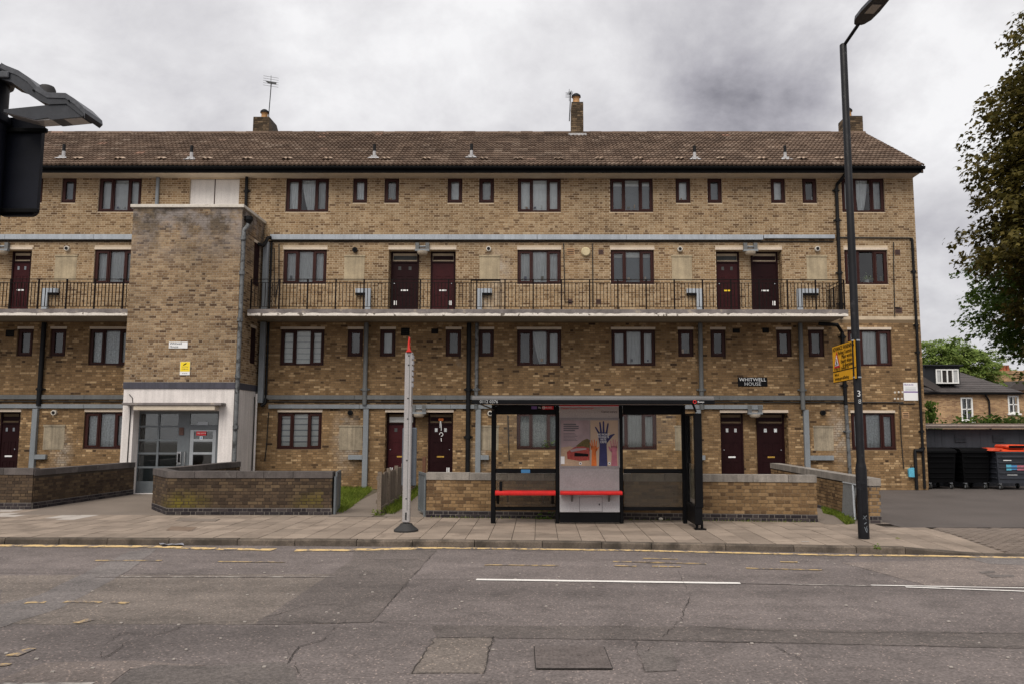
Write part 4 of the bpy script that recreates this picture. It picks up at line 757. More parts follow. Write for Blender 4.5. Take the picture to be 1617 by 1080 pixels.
def porch_light(x, z):
    o = B('porch_light', M['duct'], bld, x - 0.24, x + 0.24, YF - 0.16, YF - 0.02, z - 0.15, z - 0.09)
    for dx in (-0.17, 0.17): B('conduit_box', M['duct_low'], o, x + dx - 0.06, x + dx + 0.06, YF - 0.12, YF - 0.02, z - 0.088, z + 0.14)
    mb = MB(); mb.lathe([(0.12, -0.26), (0.17, -0.22), (0.19, -0.152)], (x, YF - 0.05, z), 14); build(mb, 'lamp_glass', M['soffit'], o, True)
    mb = MB(); mb.tube([(x - 0.11, YF - 0.06, z + 0.02), (x + 0.11, YF - 0.06, z + 0.02)], 0.03, 6); build(mb, 'conduit', M['duct'], o)
for px, z in ((667.5, 8.02), (1184, 8.02), (5, 8.02)): porch_light(ax(px, 395, YF), z)
for px, z in ((662, 2.60), (1191, 2.60)): porch_light(ax(px, 648, YF), z)

# ------------------------------------------------------------------ trunking and pipes on the facade
def trunk(x0, x1, z0, z1, mt_, d=0.085):
    xx = x0
    while xx < x1 - 0.01:                            # sheet metal cover in lengths
        e = min(x1, xx + 3.0); B('cable_trunking', mt_, bld, xx, e - 0.006, YF - d, YF - 0.008, z0, z1, bev=0.006); xx = e
trunk(ax(428, 378, YF), ax(1204, 378, YF), 8.266, 8.441, M['duct_pale'], 0.12); trunk(ax(1205, 378, YF), ax(1317, 378, YF), 8.315, 8.441, M['duct_pale'], 0.12); trunk(X0, -12.75, 8.266, 8.441, M['duct_pale'], 0.12)
trunk(ax(418, 628, YF), ax(1331, 628, YF), 2.915, 3.057, M['duct_low'], 0.10); trunk(X0, -12.72, 2.915, 3.057, M['duct_low'], 0.10)
trunk(ax(425, 641, YF), ax(1204, 641, YF), 2.62, 2.755, M['duct'], 0.08); trunk(X0, -12.72, 2.62, 2.755, M['duct'], 0.08)
def pipe(name, pts, r, mt_, collars=(), sides=8, label=None):
    mb = MB(); mb.tube(pts, r, sides)
    o = build(mb, name, mt_, bld, True, label=label)
    for c in collars:
        mb = MB(); mb.tube([(c[0], c[1], c[2] - 0.05), (c[0], c[1], c[2] + 0.05)], r * 1.3, sides); mb.box(c[0] - r * 2.0, c[0] + r * 2.0, c[1] + 0.2 * r, min(YF, c[1] + 0.1), c[2] - 0.02, c[2] + 0.02); build(mb, 'pipe_collar', mt_, o)
    return o
yp = YF - 0.09
for z, x0, x1 in ((8.225, ax(425, 384, YF), 9.9), (8.225, X0, -12.75), (2.84, -9.0, 12.0), (2.84, X0, -12.7)): pipe('cable_conduit', [(x0, YF - 0.03, z), (x1, YF - 0.03, z)], 0.024, M['cable'], sides=6)  # upper runs draw the black shadow line below the pale trunking
pipe('cable_conduit', [(10.0, YF - 0.04, 8.36), (12.5, YF - 0.04, 8.34)], 0.024, M['cable'])
pipe('downpipe', [(ax(390.5, 300, YF), yp, 10.5), (ax(391, 300, YF), yp, 9.05)], 0.055, M['pipe'], [(ax(391, 300, YF), yp, 9.95)])
xr = 10.05
pipe('downpipe', [(10.22, 25.88, 10.52), (10.22, 25.95, 10.40), (10.08, yp, 10.18), (xr, yp, 9.9), (xr, yp, 5.6)], 0.058, M['pipe'], [(xr, yp, 9.98), (xr, yp, 8.95), (xr, yp, 7.15), (xr, yp, 6.1)])
pipe('downpipe', [(9.2, YF - 0.35, 5.40), (9.8, YF - 0.35, 5.36), (10.05, yp, 5.15), (10.07, yp, 2.75)], 0.062, M['pipe'], [(10.07, yp, 5.0), (10.07, yp, 3.4)]); pipe('downpipe', [(10.08, yp, 2.75), (10.13, yp, 0.0)], 0.06, M['pipe_grey'], [(10.10, yp, 1.9)])
pipe('downpipe', [(12.51, YF - 0.06, 8.34), (12.54, YF - 0.06, 8.25), (12.54, YF - 0.06, 0.05)], 0.045, M['pipe'], [(12.54, YF - 0.06, 7.2), (12.54, YF - 0.06, 5.4), (12.54, YF - 0.06, 4.5), (12.54, YF - 0.06, 1.9), (12.54, YF - 0.06, 1.35)])
pipe('downpipe', [(12.52, YF - 0.08, 1.28), (12.26, YF - 0.08, 1.28), (12.26, YF - 0.10, 1.2), (12.26, YF - 0.10, 0.02)], 0.055, M['pipe'])
for pts in ([(1411, 383), (1411.5, 440), (1413, 500)], [(1421, 640), (1423, 690), (1427, 739)], [(1420, 637), (1445, 637)], [(890, 385), (891, 430), (892, 477), (905, 477)], [(935.5, 385), (936, 430), (936, 484)], [(440.5, 386), (440.5, 440), (434, 480)], [(433, 392), (433, 470)], [(424, 650), (421, 702), (418, 727)], [(802, 655), (803, 700), (804, 726)], [(1186, 0)]):
    if len(pts) > 1: pipe('cable_conduit', [tuple(at(a, b, YF - 0.03)) for a, b in pts], 0.017, M['cable'], sides=6)
pipe('cable_conduit', [tuple(at(a, b, YF - 0.03)) for a, b in ((1412, 486), (1421, 486))], 0.012, M['cable'], sides=6)
# tower side: big grey duct, black elbows, hopper pipe
for z0, z1 in ((5.70, 8.16), (2.80, 5.46)): B('vertical_duct', M['duct'], bld, -9.23, -9.06, YF - 0.26, YF - 0.10, z0, z1, bev=0.01); pipe('downpipe', [(-9.01, YF - 0.08, z0), (-9.01, YF - 0.08, z1)], 0.035, M['pipe'])
pipe('downpipe', [(-9.30, 25.8, 8.0), (-9.15, 25.95, 7.98), (-9.15, 26.1, 8.1), (-9.1, 26.2, 8.3), (-9.0, 26.25, 8.32)], 0.06, M['pipe'])
pipe('downpipe', [(-9.0, YF - 0.1, 2.95), (-9.02, YF - 0.15, 2.78), (-9.12, YF - 0.2, 2.7)], 0.055, M['pipe'])
for px, z0, z1, mt_, r in ((577, 2.75, 5.45, 'duct_low', 0.075), (740, 0.0, 5.45, 'pipe', 0.075), (752.5, 2.6, 5.45, 'pipe_grey', 0.06), (1107, 2.6, 5.45, 'duct_low', 0.075), (1266, 2.6, 5.45, 'duct_low', 0.075), (65, 2.7, 5.45, 'pipe', 0.075)):
    xx = ax(px, 580, YF - 0.1); pipe('soil_pipe', [(xx, YF - 0.10, z0), (xx, YF - 0.10, z1)], r, M[mt_], [(xx, YF - 0.10, z) for z in (3.25, 1.7) if z0 < z < z1], 10)
for px, br, zt, side in ((577.5, (-0.55, 0), 2.6, -1), (755, (0, 0.36), 2.6, 1), (1103, (0, 0.2), 2.6, 1), (1273.5, (0, 0.85), 2.6, 1), (54, (0, 0.45), 2.6, 1)):
    xx = ax(px, 690, YF - 0.06); B('vertical_duct', M['duct'], bld, xx - 0.085, xx + 0.085, YF - 0.13, YF - 0.008, 0.0, zt, bev=0.008)
    a, b = (xx + br[0], xx - 0.087) if side < 0 else (xx + 0.087, xx + br[1]); B('duct_branch', M['duct'], bld, a, b, YF - 0.13, YF - 0.008, 0.96, 1.11, bev=0.006)
for px, side in ((581.5, -1), (757, 1), (1104, -1), (1262.5, 1), (72, 1)):   # stub ducts on the balcony
    xx = ax(px, 470, YF - 0.06); B('vertical_duct', M['duct_pale'], bld, xx - 0.09, xx + 0.09, YF - 0.13, YF - 0.008, 5.68, 6.60, bev=0.008)
    a, b = (xx - 0.42, xx - 0.092) if side < 0 else (xx + 0.092, xx + 0.62 if px > 1200 else xx + 0.42)
    B('duct_branch', M['duct_pale'], bld, a, b, YF - 0.13, YF - 0.008, 6.45, 6.60, bev=0.006); B('vent_slot', M['black'], bld, a, b, YF - 0.12, YF - 0.02, 6.38, 6.447)

# ------------------------------------------------------------------ balcony decks and railings
def deck(x0, x1, ends):
    s = MB(); s.box(x0, x1, 24.90, YF - 0.01, 5.50, 5.68); d = build(s, 'balcony_deck', M['slab'], bld)
    B('deck_edge', M['slab_edge'], d, x0 - 0.005, x1 + 0.005, 24.885, 24.899, 5.56, 5.69)
    n = int((x1 - x0) / 0.12); mb = MB(); zz = [5.565 + rng.uniform(-0.022, 0.012) for _ in range(n + 1)]
    for i in range(n):
        a, b = x0 + (x1 - x0) * i / n, x0 + (x1 - x0) * (i + 1) / n; mb.quad((a, 24.876, 5.485), (b, 24.876, 5.485), (b, 24.876, zz[i + 1]), (a, 24.876, zz[i])); mb.quad((a, 24.876, zz[i]), (b, 24.876, zz[i + 1]), (b, 24.884, zz[i + 1]), (a, 24.884, zz[i]))
    mb.box(x0, x1, 24.877, 25.02, 5.48, 5.497); build(mb, 'drip_edge', M['slab_drip'], d)
deck(-9.2, 9.72, 1); deck(X0, -12.74, 0)
def bar_mesh(key, w, h):
    return cached(key, lambda: MB().box(-w / 2, w / 2, -w / 2, w / 2, 0, h), 'baluster' if h < 0.9 else 'rail_post', M['rail'])
def railing(x0, x1, y, ret=None):
    mb = MB(); mb.box(x0, x1, y - 0.022, y + 0.022, 6.655, 6.672); mb.box(x0, x1, y - 0.012, y + 0.012, 6.545, 6.562); mb.box(x0, x1, y - 0.012, y + 0.012, 5.775, 5.79)
    if ret:
        for z0, z1 in ((6.655, 6.672), (6.545, 6.562), (5.775, 5.79)): mb.box(x1 - 0.02, x1, y + 0.023, ret, z0, z1)
    r = build(mb, 'railing', M['rail'], bld)
    n = round((x1 - x0) / 0.112); heavy = 0
    for i in range(n + 1):
        xx = x0 + (x1 - x0) * i / n
        if i % 8 == 0: put('rail_post', bar_mesh('post', 0.030 if (i // 8) % 2 else 0.042, 0.977), (xx, y, 5.68), r)
        else: put('baluster', bar_mesh('bal', 0.020, 0.757), (xx, y, 5.79), r)
    if ret:
        k = int((ret - y) / 0.112)
        for i in range(1, k + 1): put('baluster', bar_mesh('bal2', 0.018, 0.757), (x1 - 0.01, y + i * (ret - y) / k, 5.79), r)
railing(-9.15, 9.66, 25.0, YF - 0.02); railing(X0, -12.78, 25.0)
mb = MB(); ring(mb, 0, 0.95, 0, 0.98, 0.03, 0, 0.03); mb.v = [(a + ax(743, 470, 25.05), b + 25.04, c + 5.68) for a, b, c in mb.v]; build(mb, 'railing_gate', M['rail'], bld)

# ------------------------------------------------------------------ eaves, roof, chimneys
B('eaves_soffit', M['soffit'], bld, X0, 12.70, 25.90, YF, 10.435, 10.475)
mb = MB(); mb.box(X0, 12.80, 25.86, 25.898, 10.44, 10.62); build(mb, 'fascia_board', M['black'], bld)
mb = MB(); prof = [(25.86 - 0.06 + 0.06 * math.cos(math.radians(a)), 10.615 + 0.075 * math.sin(math.radians(a))) for a in range(180, 361, 20)]; mb.prism(prof + [(25.86, 10.64), (25.74, 10.64)], 'x', X0, 12.82); build(mb, 'gutter', M['black'], bld)
YE, ZE, YRG = 25.74, 10.655, 30.3; ZRD = az(209.5, YRG, 700) - 0.05
sl = Vector((0, YRG - YE, ZRD - ZE)); SL = sl.length; sl.normalize(); nrm = Vector((0, -sl.z, sl.y)); XV = 12.78
mb = MB(); mb.quad((X0, YE + 0.05, ZE - 0.03), (XV - 0.04, YE + 0.05, ZE - 0.03), (XV - 0.04, YRG, ZRD - 0.03), (X0, YRG, ZRD - 0.03)); mb.quad((X0, YRG, ZRD - 0.03), (XV - 0.04, YRG, ZRD - 0.03), (XV - 0.04, 34.9, ZE), (X0, 34.9, ZE))
mb.box(XV - 0.05, XV - 0.01, YE + 0.1, YE + 0.14, ZE - 0.2, ZE); roof = build(mb, 'roof', M['tile'], bld)
mb = MB(); mb.prism([(YE - 0.02, ZE - 0.02), (YRG, ZRD - 0.02), (YRG, ZRD - 0.16), (YE + 0.1, ZE - 0.2)], 'x', XV - 0.10, XV - 0.06); build(mb, 'verge_board', M['black'], roof)
NROW = 17; GA = SL / NROW; TWd = 0.30
def tile_profile():
    n = 9; return [(TWd * i / (n - 1), 0.032 * max(0.0, math.sin(2 * math.pi * 2 * i / (n - 1) - 1.2)) + 0.004) for i in range(n)]
TP = tile_profile()
def tile_geo(mb, x, r, jx=0.0, lift=0.0):
    base = len(mb.v); n = len(TP); o0 = Vector((x + jx, YE, ZE)) + sl * (r * GA); o1 = Vector((x + jx, YE, ZE)) + sl * ((r + 1.12) * GA)
    for px_, h in TP: mb.v.append(tuple(o0 + Vector((px_, 0, 0)) + nrm * (h - 0.016 + lift)))
    for px_, h in TP: mb.v.append(tuple(o0 + Vector((px_, 0, 0)) + nrm * (h + 0.046 + lift)))
    for px_, h in TP: mb.v.append(tuple(o1 + Vector((px_, 0, 0)) + nrm * (h + 0.004)))
    for i in range(n - 1):
        mb.f += [(base + i, base + i + 1, base + n + i + 1, base + n + i), (base + n + i, base + n + i + 1, base + 2 * n + i + 1, base + 2 * n + i)]; mb.mi += [mb.m] * 2
singles = []; mass = MB(); r = 0
for r in range(NROW):
    xx = XV - TWd
    while xx > X0:
        if r < 3 and -15.2 < xx < XV: singles.append((xx, r))
        else: tile_geo(mass, xx + 0.002, r, rng.uniform(-0.004, 0.004), max(0, rng.gauss(0, 0.004)))
        xx -= TWd
build(mass, 'roof_tiles', M['tile'], roof, kind='stuff')
tmesh = MB(); tile_geo(tmesh, 0, 0); tbase = tmesh.mesh('roof_tile', M['tile_obj'], (0, YE, ZE))
for k, (xx, r) in enumerate(singles[:300]):
    p = Vector((xx, YE, ZE)) + sl * (r * GA); put('roof_tile', tbase, p + nrm * max(0, rng.gauss(0, 0.004)), roof)
for xx, r in singles[300:]: pass
rm = MB(); rm.tube([(0, 0, 0), (0.46, 0, 0)], 0.115, 10); rmesh = rm.mesh('ridge_tile', M['tile_obj'], (0, 0, 0)); xx = XV - 0.46
while xx > X0: put('ridge_tile', rmesh, (xx, YRG, ZRD - 0.03 + rng.uniform(-0.008, 0.008)), roof); xx -= 0.45
def roofpt(px, py):
    d = ray(px, py); o = Vector((0, YE, ZE)); t = (o - EYE).dot(nrm) / d.dot(nrm); return EYE + d * t
for px, py in ((100, 251), (302, 253), (591, 251), (744.5, 250), (1097, 253), (1240, 253)):
    q = roofpt(px, py); mb = MB(); mb.tube([q, q + Vector((0, 0, 0.26))], 0.055, 10); v = build(mb, 'vent_pipe', M['lead'], roof, True)
    mb = MB(); mb.tube([q + Vector((0, 0, 0.262)), q + Vector((0, 0, 0.50))], 0.052, 10); build(mb, 'vent_cowl', M['pipe'], v, True)
    mb = MB(); a = q - sl * 0.18 + nrm * 0.065
    mb.quad(a + Vector((-0.21, 0, 0)), a + Vector((0.21, 0, 0)), a + Vector((0.12, 0, 0)) + sl * 0.2, a + Vector((-0.12, 0, 0)) + sl * 0.2); mb.box(q.x - 0.1, q.x + 0.1, q.y - 0.1, q.y + 0.1, q.z, q.z + 0.08); build(mb, 'lead_slate', M['lead'], v)
for px in (120, 187, 252, 325, 389, 452, 516, 608, 672, 763, 818, 882, 947, 1010, 1075, 1140, 1205, 1268, 1328):
    q = roofpt(px, 255); mb = MB()
    a = q + nrm * 0.07; c0 = [a + Vector((dx, 0, 0)) + nrm * (0.07 if i in (1, 3) else 0.03) for i, dx in enumerate((-0.16, -0.07, 0.0, 0.07, 0.16))]; c1 = [p + sl * 0.26 - nrm * 0.05 for p in c0]
    for i in range(4): mb.quad(c0[i], c0[i + 1], c1[i + 1], c1[i])
    for i in range(4): mb.quad(c0[i] - nrm * 0.025, c0[i + 1] - nrm * 0.025, c0[i + 1], c0[i])
    build(mb, 'vent_tile', M['mushroom'], roof)
def chimney(x0, x1, y0, y1, z0, z1, shoulder=0.0, pots=(), flash=False):
    mb = MB()
    if shoulder: mb.prism([(x0, z0), (x1 + shoulder, z0), (x1 + shoulder, z0 + 0.12), (x1, z1), (x0, z1)], 'y', y0, y1)
    else: mb.box(x0, x1, y0, y1, z0, z1)
    c = build(mb, 'chimney', M['mortar_dark'], bld)
    mb = MB(); z = z0
    brick_mass(mb, courses(x0, x1, z0, z1), (0, y0, 0), (1, 0, 0), (0, -1, 0)); brick_mass(mb, courses(0, y1 - y0, z0, z1, k0=1), (x0, y0, 0), (0, 1, 0), (-1, 0, 0)); brick_mass(mb, courses(0, y1 - y0, z0, z1, k0=1), (x1, y0, 0), (0, 1, 0), (1, 0, 0)) if not shoulder else None
    build(mb, 'brickwork', M['brick_chim'], c, kind='stuff')
    for px_, r in pots:
        mb = MB(); mb.lathe([(r, 0), (r * 1.05, 0.04), (r * 0.85, 0.08), (r * 0.8, 0.30), (r * 0.95, 0.33)], (px_, (y0 + y1) / 2, z1), 14); pt = build(mb, 'chimney_pot', M['terracotta'], c, True)
        mb = MB(); mb.lathe([(r * 1.15, 0.331), (r * 1.1, 0.40), (r * 0.6, 0.47)], (px_, (y0 + y1) / 2, z1), 14); build(mb, 'pot_cowl', M['pipe'], pt, True)
    if flash: B('lead_flashing', M['lead'], c, x0 - 0.12, x1 + 0.12, y0 - 0.06, y0 - 0.008, z0, z0 + 0.20)
    return c
yc1 = 30.5
chimney(ax(400, 190, yc1), ax(425, 190, yc1), yc1, yc1 + 0.9, ZRD - 0.3, az(185, yc1, 410), 0.28, [(ax(411.5, 180, yc1), 0.15)])
q = roofpt(911, 215.5); chimney(ax(902.5, 190, q.y), ax(921, 190, q.y), q.y, q.y + 0.7, q.z - 0.1, az(161.5, q.y, 910), 0, [(ax(910.5, 158, q.y), 0.16)], True)
yc3 = 30.45; chimney(ax(1336, 195, yc3), ax(1362.5, 195, yc3), yc3, yc3 + 0.8, ZRD - 0.3, az(183.5, yc3, 1350), 0, [(ax(1346, 180, yc3), 0.14)])
# aerials
def aerial(name, label, base, topz, dirv, n, el):
    t = thing(name, label, 'aerial', base); b = Vector(base); top = Vector((base[0] + 0.06, base[1], topz))
    mb = MB(); mb.tube([b, top], 0.018, 6); build(mb, 'mast', M['pipe'], t)
    d = Vector(dirv).normalized(); s = Vector((d.y, -d.x, 0)).normalized(); mb = MB(); L0 = top - d * 0.35; mb.tube([L0, top + d * (n * 0.11 - 0.3)], 0.014, 5)
    build(mb, 'boom', M['pipe'], t)
    mb = MB()
    for k in range(n):
        c = L0 + d * (0.05 + k * 0.11); mb.tube([c - s * el * (1 - 0.04 * k), c + s * el * (1 - 0.04 * k)], 0.007, 4)
    build(mb, 'elements', M['pipe_grey'], t, kind='stuff')
    mb = MB()
    for k in range(5): zz_ = (k - 2) * 0.11; mb.tube([L0 - d * 0.05 - s * el * 1.35 + Vector((0, 0, zz_ * el * 4)), L0 - d * 0.05 + s * el * 1.35 + Vector((0, 0, zz_ * el * 4))], 0.007, 4)
    mb.tube([L0 - d * 0.05 + Vector((0, 0, -0.25)), L0 - d * 0.05 + Vector((0, 0, 0.25))], 0.01, 4); build(mb, 'reflector', M['pipe_grey'], t); return t
b = at(424, 187, 30.9); aerial('tv_aerial', 'tall many-barred tv aerial on the left roof chimney', tuple(b), az(131, 30.9, 424), (0.30, -0.72, -0.42), 8, 0.22)
b = at(899, 192, 30.0); aerial('tv_aerial', 'small stubby tv aerial beside the middle roof chimney', tuple(b), az(146, 30.0, 899), (0.10, -0.9, -0.1), 4, 0.11)

# ------------------------------------------------------------------ stair tower with entrance
YT = 24.4; TX0, TX1 = -12.73, -9.31
mb = MB(); mb.box(TX0, TX1, YT, YF - 0.005, 3.37, 8.82); tower = build(mb, 'stair_tower', M['mortar_tower'], bld)
r1 = courses(TX0, TX1, 3.385, 8.80); r1.sort(key=lambda q: (q[2], q[0])); keep = r1[:300]
for a, b_, z0, z1 in keep: brick_obj(tower, a, b_, z0, z1, (0, YT, 0), (1, 0, 0), (0, -1, 0), M['brick_tower_obj'], 0.007)
sidewin = [(1.15, 1.55, 4.05, 5.2), (1.15, 1.6, 6.6, 8.0)]
mb = MB(); brick_mass(mb, r1[300:], (0, YT, 0), (1, 0, 0), (0, -1, 0)); brick_mass(mb, courses(0, YF - YT, 3.385, 8.80, sidewin, k0=1), (TX1, YT, 0), (0, 1, 0), (1, 0, 0)); brick_mass(mb, courses(0, YF - YT, 3.385, 8.80, k0=1), (TX0, YT, 0), (0, 1, 0), (-1, 0, 0))
build(mb, 'brickwork', M['brick_tower'], tower, kind='stuff')
for a, b_, z0, z1 in sidewin:
    B('side_window', M['door_dark'], tower, TX1 + 0.001, TX1 + 0.012, YT + a, YT + b_, z0, z1); B('side_lintel', M['lintel'], tower, TX1 + 0.001, TX1 + 0.02, YT + a - 0.05, YT + b_ + 0.05, z1 + 0.003, z1 + 0.09)
B('tower_coping', M['coping'], tower, TX0 - 0.07, TX1 + 0.07, YT - 0.07, YF - 0.006, 8.822, 8.92, bev=0.008)
mb = MB(); OX0, OX1, OZ = -12.36, -9.75, 2.50
wall_grid(mb, TX0 + 0.03, TX1 - 0.005, 0.0, 3.17, [(OX0, OX1, 0.0, OZ)], YT - 0.02, YT + 0.36); mb.quad((TX1 - 0.005, YT - 0.02, 0), (TX1 - 0.005, YF - 0.1, 0), (TX1 - 0.005, YF - 0.1, 3.17), (TX1 - 0.005, YT - 0.02, 3.17)); mb.quad((TX0 + 0.03, YT - 0.02, 0), (TX0 + 0.03, YT - 0.02, 3.17), (TX0 + 0.03, YF, 3.17), (TX0 + 0.03, YF, 0))
build(mb, 'entrance_surround', M['white_render'], bld)
B('lead_band', M['slate_band'], bld, TX0 + 0.01, TX1 + 0.02, YT - 0.05, YF - 0.007, 3.172, 3.368, bev=0.006)
cn = B('entrance_canopy', M['slab_edge'], bld, ax(193, 640, 24.05), ax(350, 640, 24.05), 24.02, YT - 0.022, 2.655, 2.735, bev=0.008)
B('canopy_soffit', M['soffit'], cn, ax(212, 640, 24.1), ax(340, 640, 24.1), 24.06, YT + 0.33, 2.52, 2.652)
YS = YT + 0.34
B('screen_backing', M['dim'], bld, OX0, OX1, YS + 0.5, YS + 0.55, 0, OZ)
mb = MB(); zt, mull0, mull1 = OZ, ax(282, 700, YS), ax(296, 700, YS); sx0, sx1 = OX0 + 0.02, OX1 - 0.02
colx = [(ax(219, 700, YS), ax(247.5, 700, YS)), (ax(250.5, 700, YS), ax(280, 700, YS))]
rows = [(az(b_, YS), az(a, YS)) for a, b_ in ((653.5, 672), (675, 693.5), (696.5, 714.5), (717.5, 736.5), (739.5, 760))]
hl = [(a, b_, c, d) for a, b_ in colx for c, d in rows] + [(ax(298, 700, YS), ax(342, 700, YS), az(671, YS), az(653, YS)), (ax(299, 700, YS), ax(341, 700, YS), 0.08, az(678, YS))]
wall_grid(mb, OX0, OX1, 0, OZ, hl, YS, YS + 0.06); scr = build(mb, 'entrance_screen', M['steel'], bld)
for a, b_, c, d in hl[:-1]: B('pane', M['glass'], scr, a, b_, YS + 0.03, YS + 0.036, c, d)
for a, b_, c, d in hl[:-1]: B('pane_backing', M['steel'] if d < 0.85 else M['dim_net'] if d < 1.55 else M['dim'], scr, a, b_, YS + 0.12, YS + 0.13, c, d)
dx0, dx1, dz1 = hl[-1][0] + 0.01, hl[-1][1] - 0.01, hl[-1][3] - 0.01
dpan = [(dx0 + 0.11, dx1 - 0.10, az(b_, YS), az(a, YS)) for a, b_ in ((681, 693), (697, 714), (717.5, 738))] + [(dx0 + 0.11, dx1 - 0.10, 0.35, 0.75)]
mb = MB(); wall_grid(mb, dx0, dx1, 0.09, dz1, dpan, YS + 0.005, YS + 0.05); ed = build(mb, 'entrance_door', M['steel_pale'], bld)
for a, b_, c, d in dpan: B('pane', M['glass'], ed, a, b_, YS + 0.025, YS + 0.03, c, d)
mb = MB(); hx = ax(291.5, 720, YS - 0.06); mb.tube([(hx, YS + 0.004, 1.25), (hx, YS - 0.06, 1.25), (hx, YS - 0.06, 0.85), (hx, YS + 0.004, 0.85)], 0.018, 6); build(mb, 'door_pull', M['chrome'], ed)
B('pull_handle', M['chrome'], scr, ax(280, 720, YS), ax(287, 720, YS), YS - 0.05, YS - 0.002, az(733, YS), az(713, YS), bev=0.006); B('handle_slot', M['black'], scr, ax(282, 720, YS), ax(285.5, 720, YS), YS - 0.053, YS - 0.0505, az(730, YS), az(716, YS))
B('entry_panel', M['ledge'], scr, ax(283, 690, YS), ax(290, 690, YS), YS - 0.03, YS - 0.002, az(687, YS), az(675, YS))
B('fire_notice', M['red'], ed, ax(310, 684, YS), ax(325.5, 684, YS), YS - 0.004, YS + 0.004, az(687.5, YS), az(681, YS)); text('FIRE DOOR', 0.055, (ax(318.5, 684, YS), YS - 0.006, az(684.2, YS)), M['white'], ed)
B('door_notice', M['white'], ed, ax(315.5, 690, YS), ax(320, 690, YS), YS - 0.004, YS + 0.004, az(694, YS), az(689, YS)); B('notice_mark', M['blue'], ed, ax(316.7, 690, YS), ax(318.8, 690, YS), YS - 0.006, YS - 0.0045, az(693, YS), az(690, YS))
B('transom_notice', M['steel_pale'], scr, ax(312, 668, YS), ax(328, 668, YS), YS + 0.012, YS + 0.02, az(671, YS), az(666, YS))
def free_pipe(pts, r, mt_, cols, name='downpipe'):
    mb = MB(); mb.tube(pts, r, 10); o = build(mb, name, mt_, bld, True)
    for c in cols: mb = MB(); mb.tube([(pts[-1][0], pts[-1][1], c - 0.06), (pts[-1][0], pts[-1][1], c + 0.06)], r * 1.35, 10); build(mb, 'pipe_collar', mt_, o)
    return o
hp = free_pipe([(-9.20, 24.62, 8.38), (-9.20, 24.60, 8.30), (-9.24, 24.42, 8.12), (-9.24, 24.42, 7.9), (-9.24, 24.40, 0.3)], 0.065, M['pipe_grey'], [7.85, 6.75, 5.3, 3.55, 2.0])
mb = MB(); mb.lathe([(0.06, 0), (0.11, 0.10), (0.13, 0.12), (0.13, 0.24)], (-9.18, 24.62, 8.36), 10); build(mb, 'hopper_head', M['pipe'], hp)
free_pipe([(-9.26, 26.15, 3.1), (-9.26, 26.15, 0.1)], 0.04, M['white_render'], []); free_pipe([(-9.27, 26.03, 3.0), (-9.27, 26.03, 0.1)], 0.018, M['cable'], [], 'cable_conduit'); free_pipe([(-12.52, YT - 0.04, 3.0), (-12.42, YT - 0.04, 2.9), (-12.40, YT - 0.04, 2.74)], 0.01, M['cable'], [], 'cable_conduit'); free_pipe([(-12.45, YT - 0.04, 2.63), (-12.47, YT - 0.04, 0.1)], 0.014, M['cable'], [], 'cable_conduit')
for px, dz in ((250, 0),): pipe('vertical_duct', [(ax(250, 300, YF), YF - 0.06, 9.3), (ax(250, 300, YF), YF - 0.06, 10.42)], 0.06, M['duct'])

# ------------------------------------------------------------------ garden walls
def obox(mb, P, U, Nn, u0, u1, d0, d1, z0, z1):      # box in a wall's own frame: along U, d behind the face, up
    c = [Vector(P) + Vector(U) * u - Vector(Nn) * d for u, d in ((u0, d0), (u1, d0), (u1, d1), (u0, d1))]
    n = len(mb.v); mb.v += [(p.x, p.y, z0) for p in c] + [(p.x, p.y, z1) for p in c]
    fs = [(0, 1, 5, 4), (1, 2, 6, 5), (2, 3, 7, 6), (3, 0, 4, 7), (4, 5, 6, 7), (3, 2, 1, 0)]
    mb.f += [tuple(n + k for k in f) for f in fs]; mb.mi += [mb.m] * 6
def wall_run(T, P, Q, Nn, objs, mt_o, mt_i, cope, n_eng=2, t=0.225, top=0.828, ch=0.155, cope_len=(0.6, 1.0), both=False, score=None, mortar='mortar_dark'):
    P, Q, Nn = Vector((*P, 0)), Vector((*Q, 0)), Vector((*Nn, 0)).normalized(); U = (Q - P); Ln = U.length; U.normalize()
    mb = MB(); obox(mb, P, U, Nn, 0.006, Ln - 0.006, 0.0, t, -0.05, top); core = build(mb, 'wall_core', M[mortar], T)
    if n_eng: mb = MB(); obox(mb, P, U, Nn, -0.004, Ln + 0.004, -0.007, t + 0.004, -0.05, n_eng * CO + 0.002); build(mb, 'plinth_core', M['mortar_lime'], T)
    eng = courses(0, Ln, 0.0, n_eng * CO); brk = courses(0, Ln, n_eng * CO + 0.004, top + 0.002, k0=n_eng)
    items = [(r, 1) for r in eng] + [(r, 0) for r in brk]
    if score: items.sort(key=lambda q: score(P + U * ((q[0][0] + q[0][1]) / 2), q[0][2]))
    mass, em = MB(), MB()
    for k, (r, e) in enumerate(items):
        if k < objs: brick_obj(T, *r, P, U, Nn, M['brick_eng'] if e else mt_o, 0.02, 0.014 if e else 0.007)
        else: brick_mass(em if e else mass, [r], P, U, Nn, 0.014 if e else 0.007)
    if both:
        brick_mass(mass, courses(0, Ln, 0.15, top), P - Nn * t, U, -Nn)
    if mass.v: build(mass, 'brickwork', mt_i, T, kind='stuff')
    if em.v: build(em, 'plinth_brickwork', M['brick_eng_i'], T, kind='stuff')
    u = -0.01
    while u < Ln + 0.005:
        w = rng.uniform(*cope_len); e = min(u + w, Ln + 0.012)
        if Ln - e < 0.25: e = Ln + 0.012
        mb = MB(); obox(mb, P, U, Nn, u, e - 0.009, -0.022, t + 0.022, top + rng.uniform(0, 0.004), top + ch + rng.uniform(-0.004, 0.003)); build(mb, 'coping_stone', cope, T); u = e
        if u >= Ln + 0.01: break
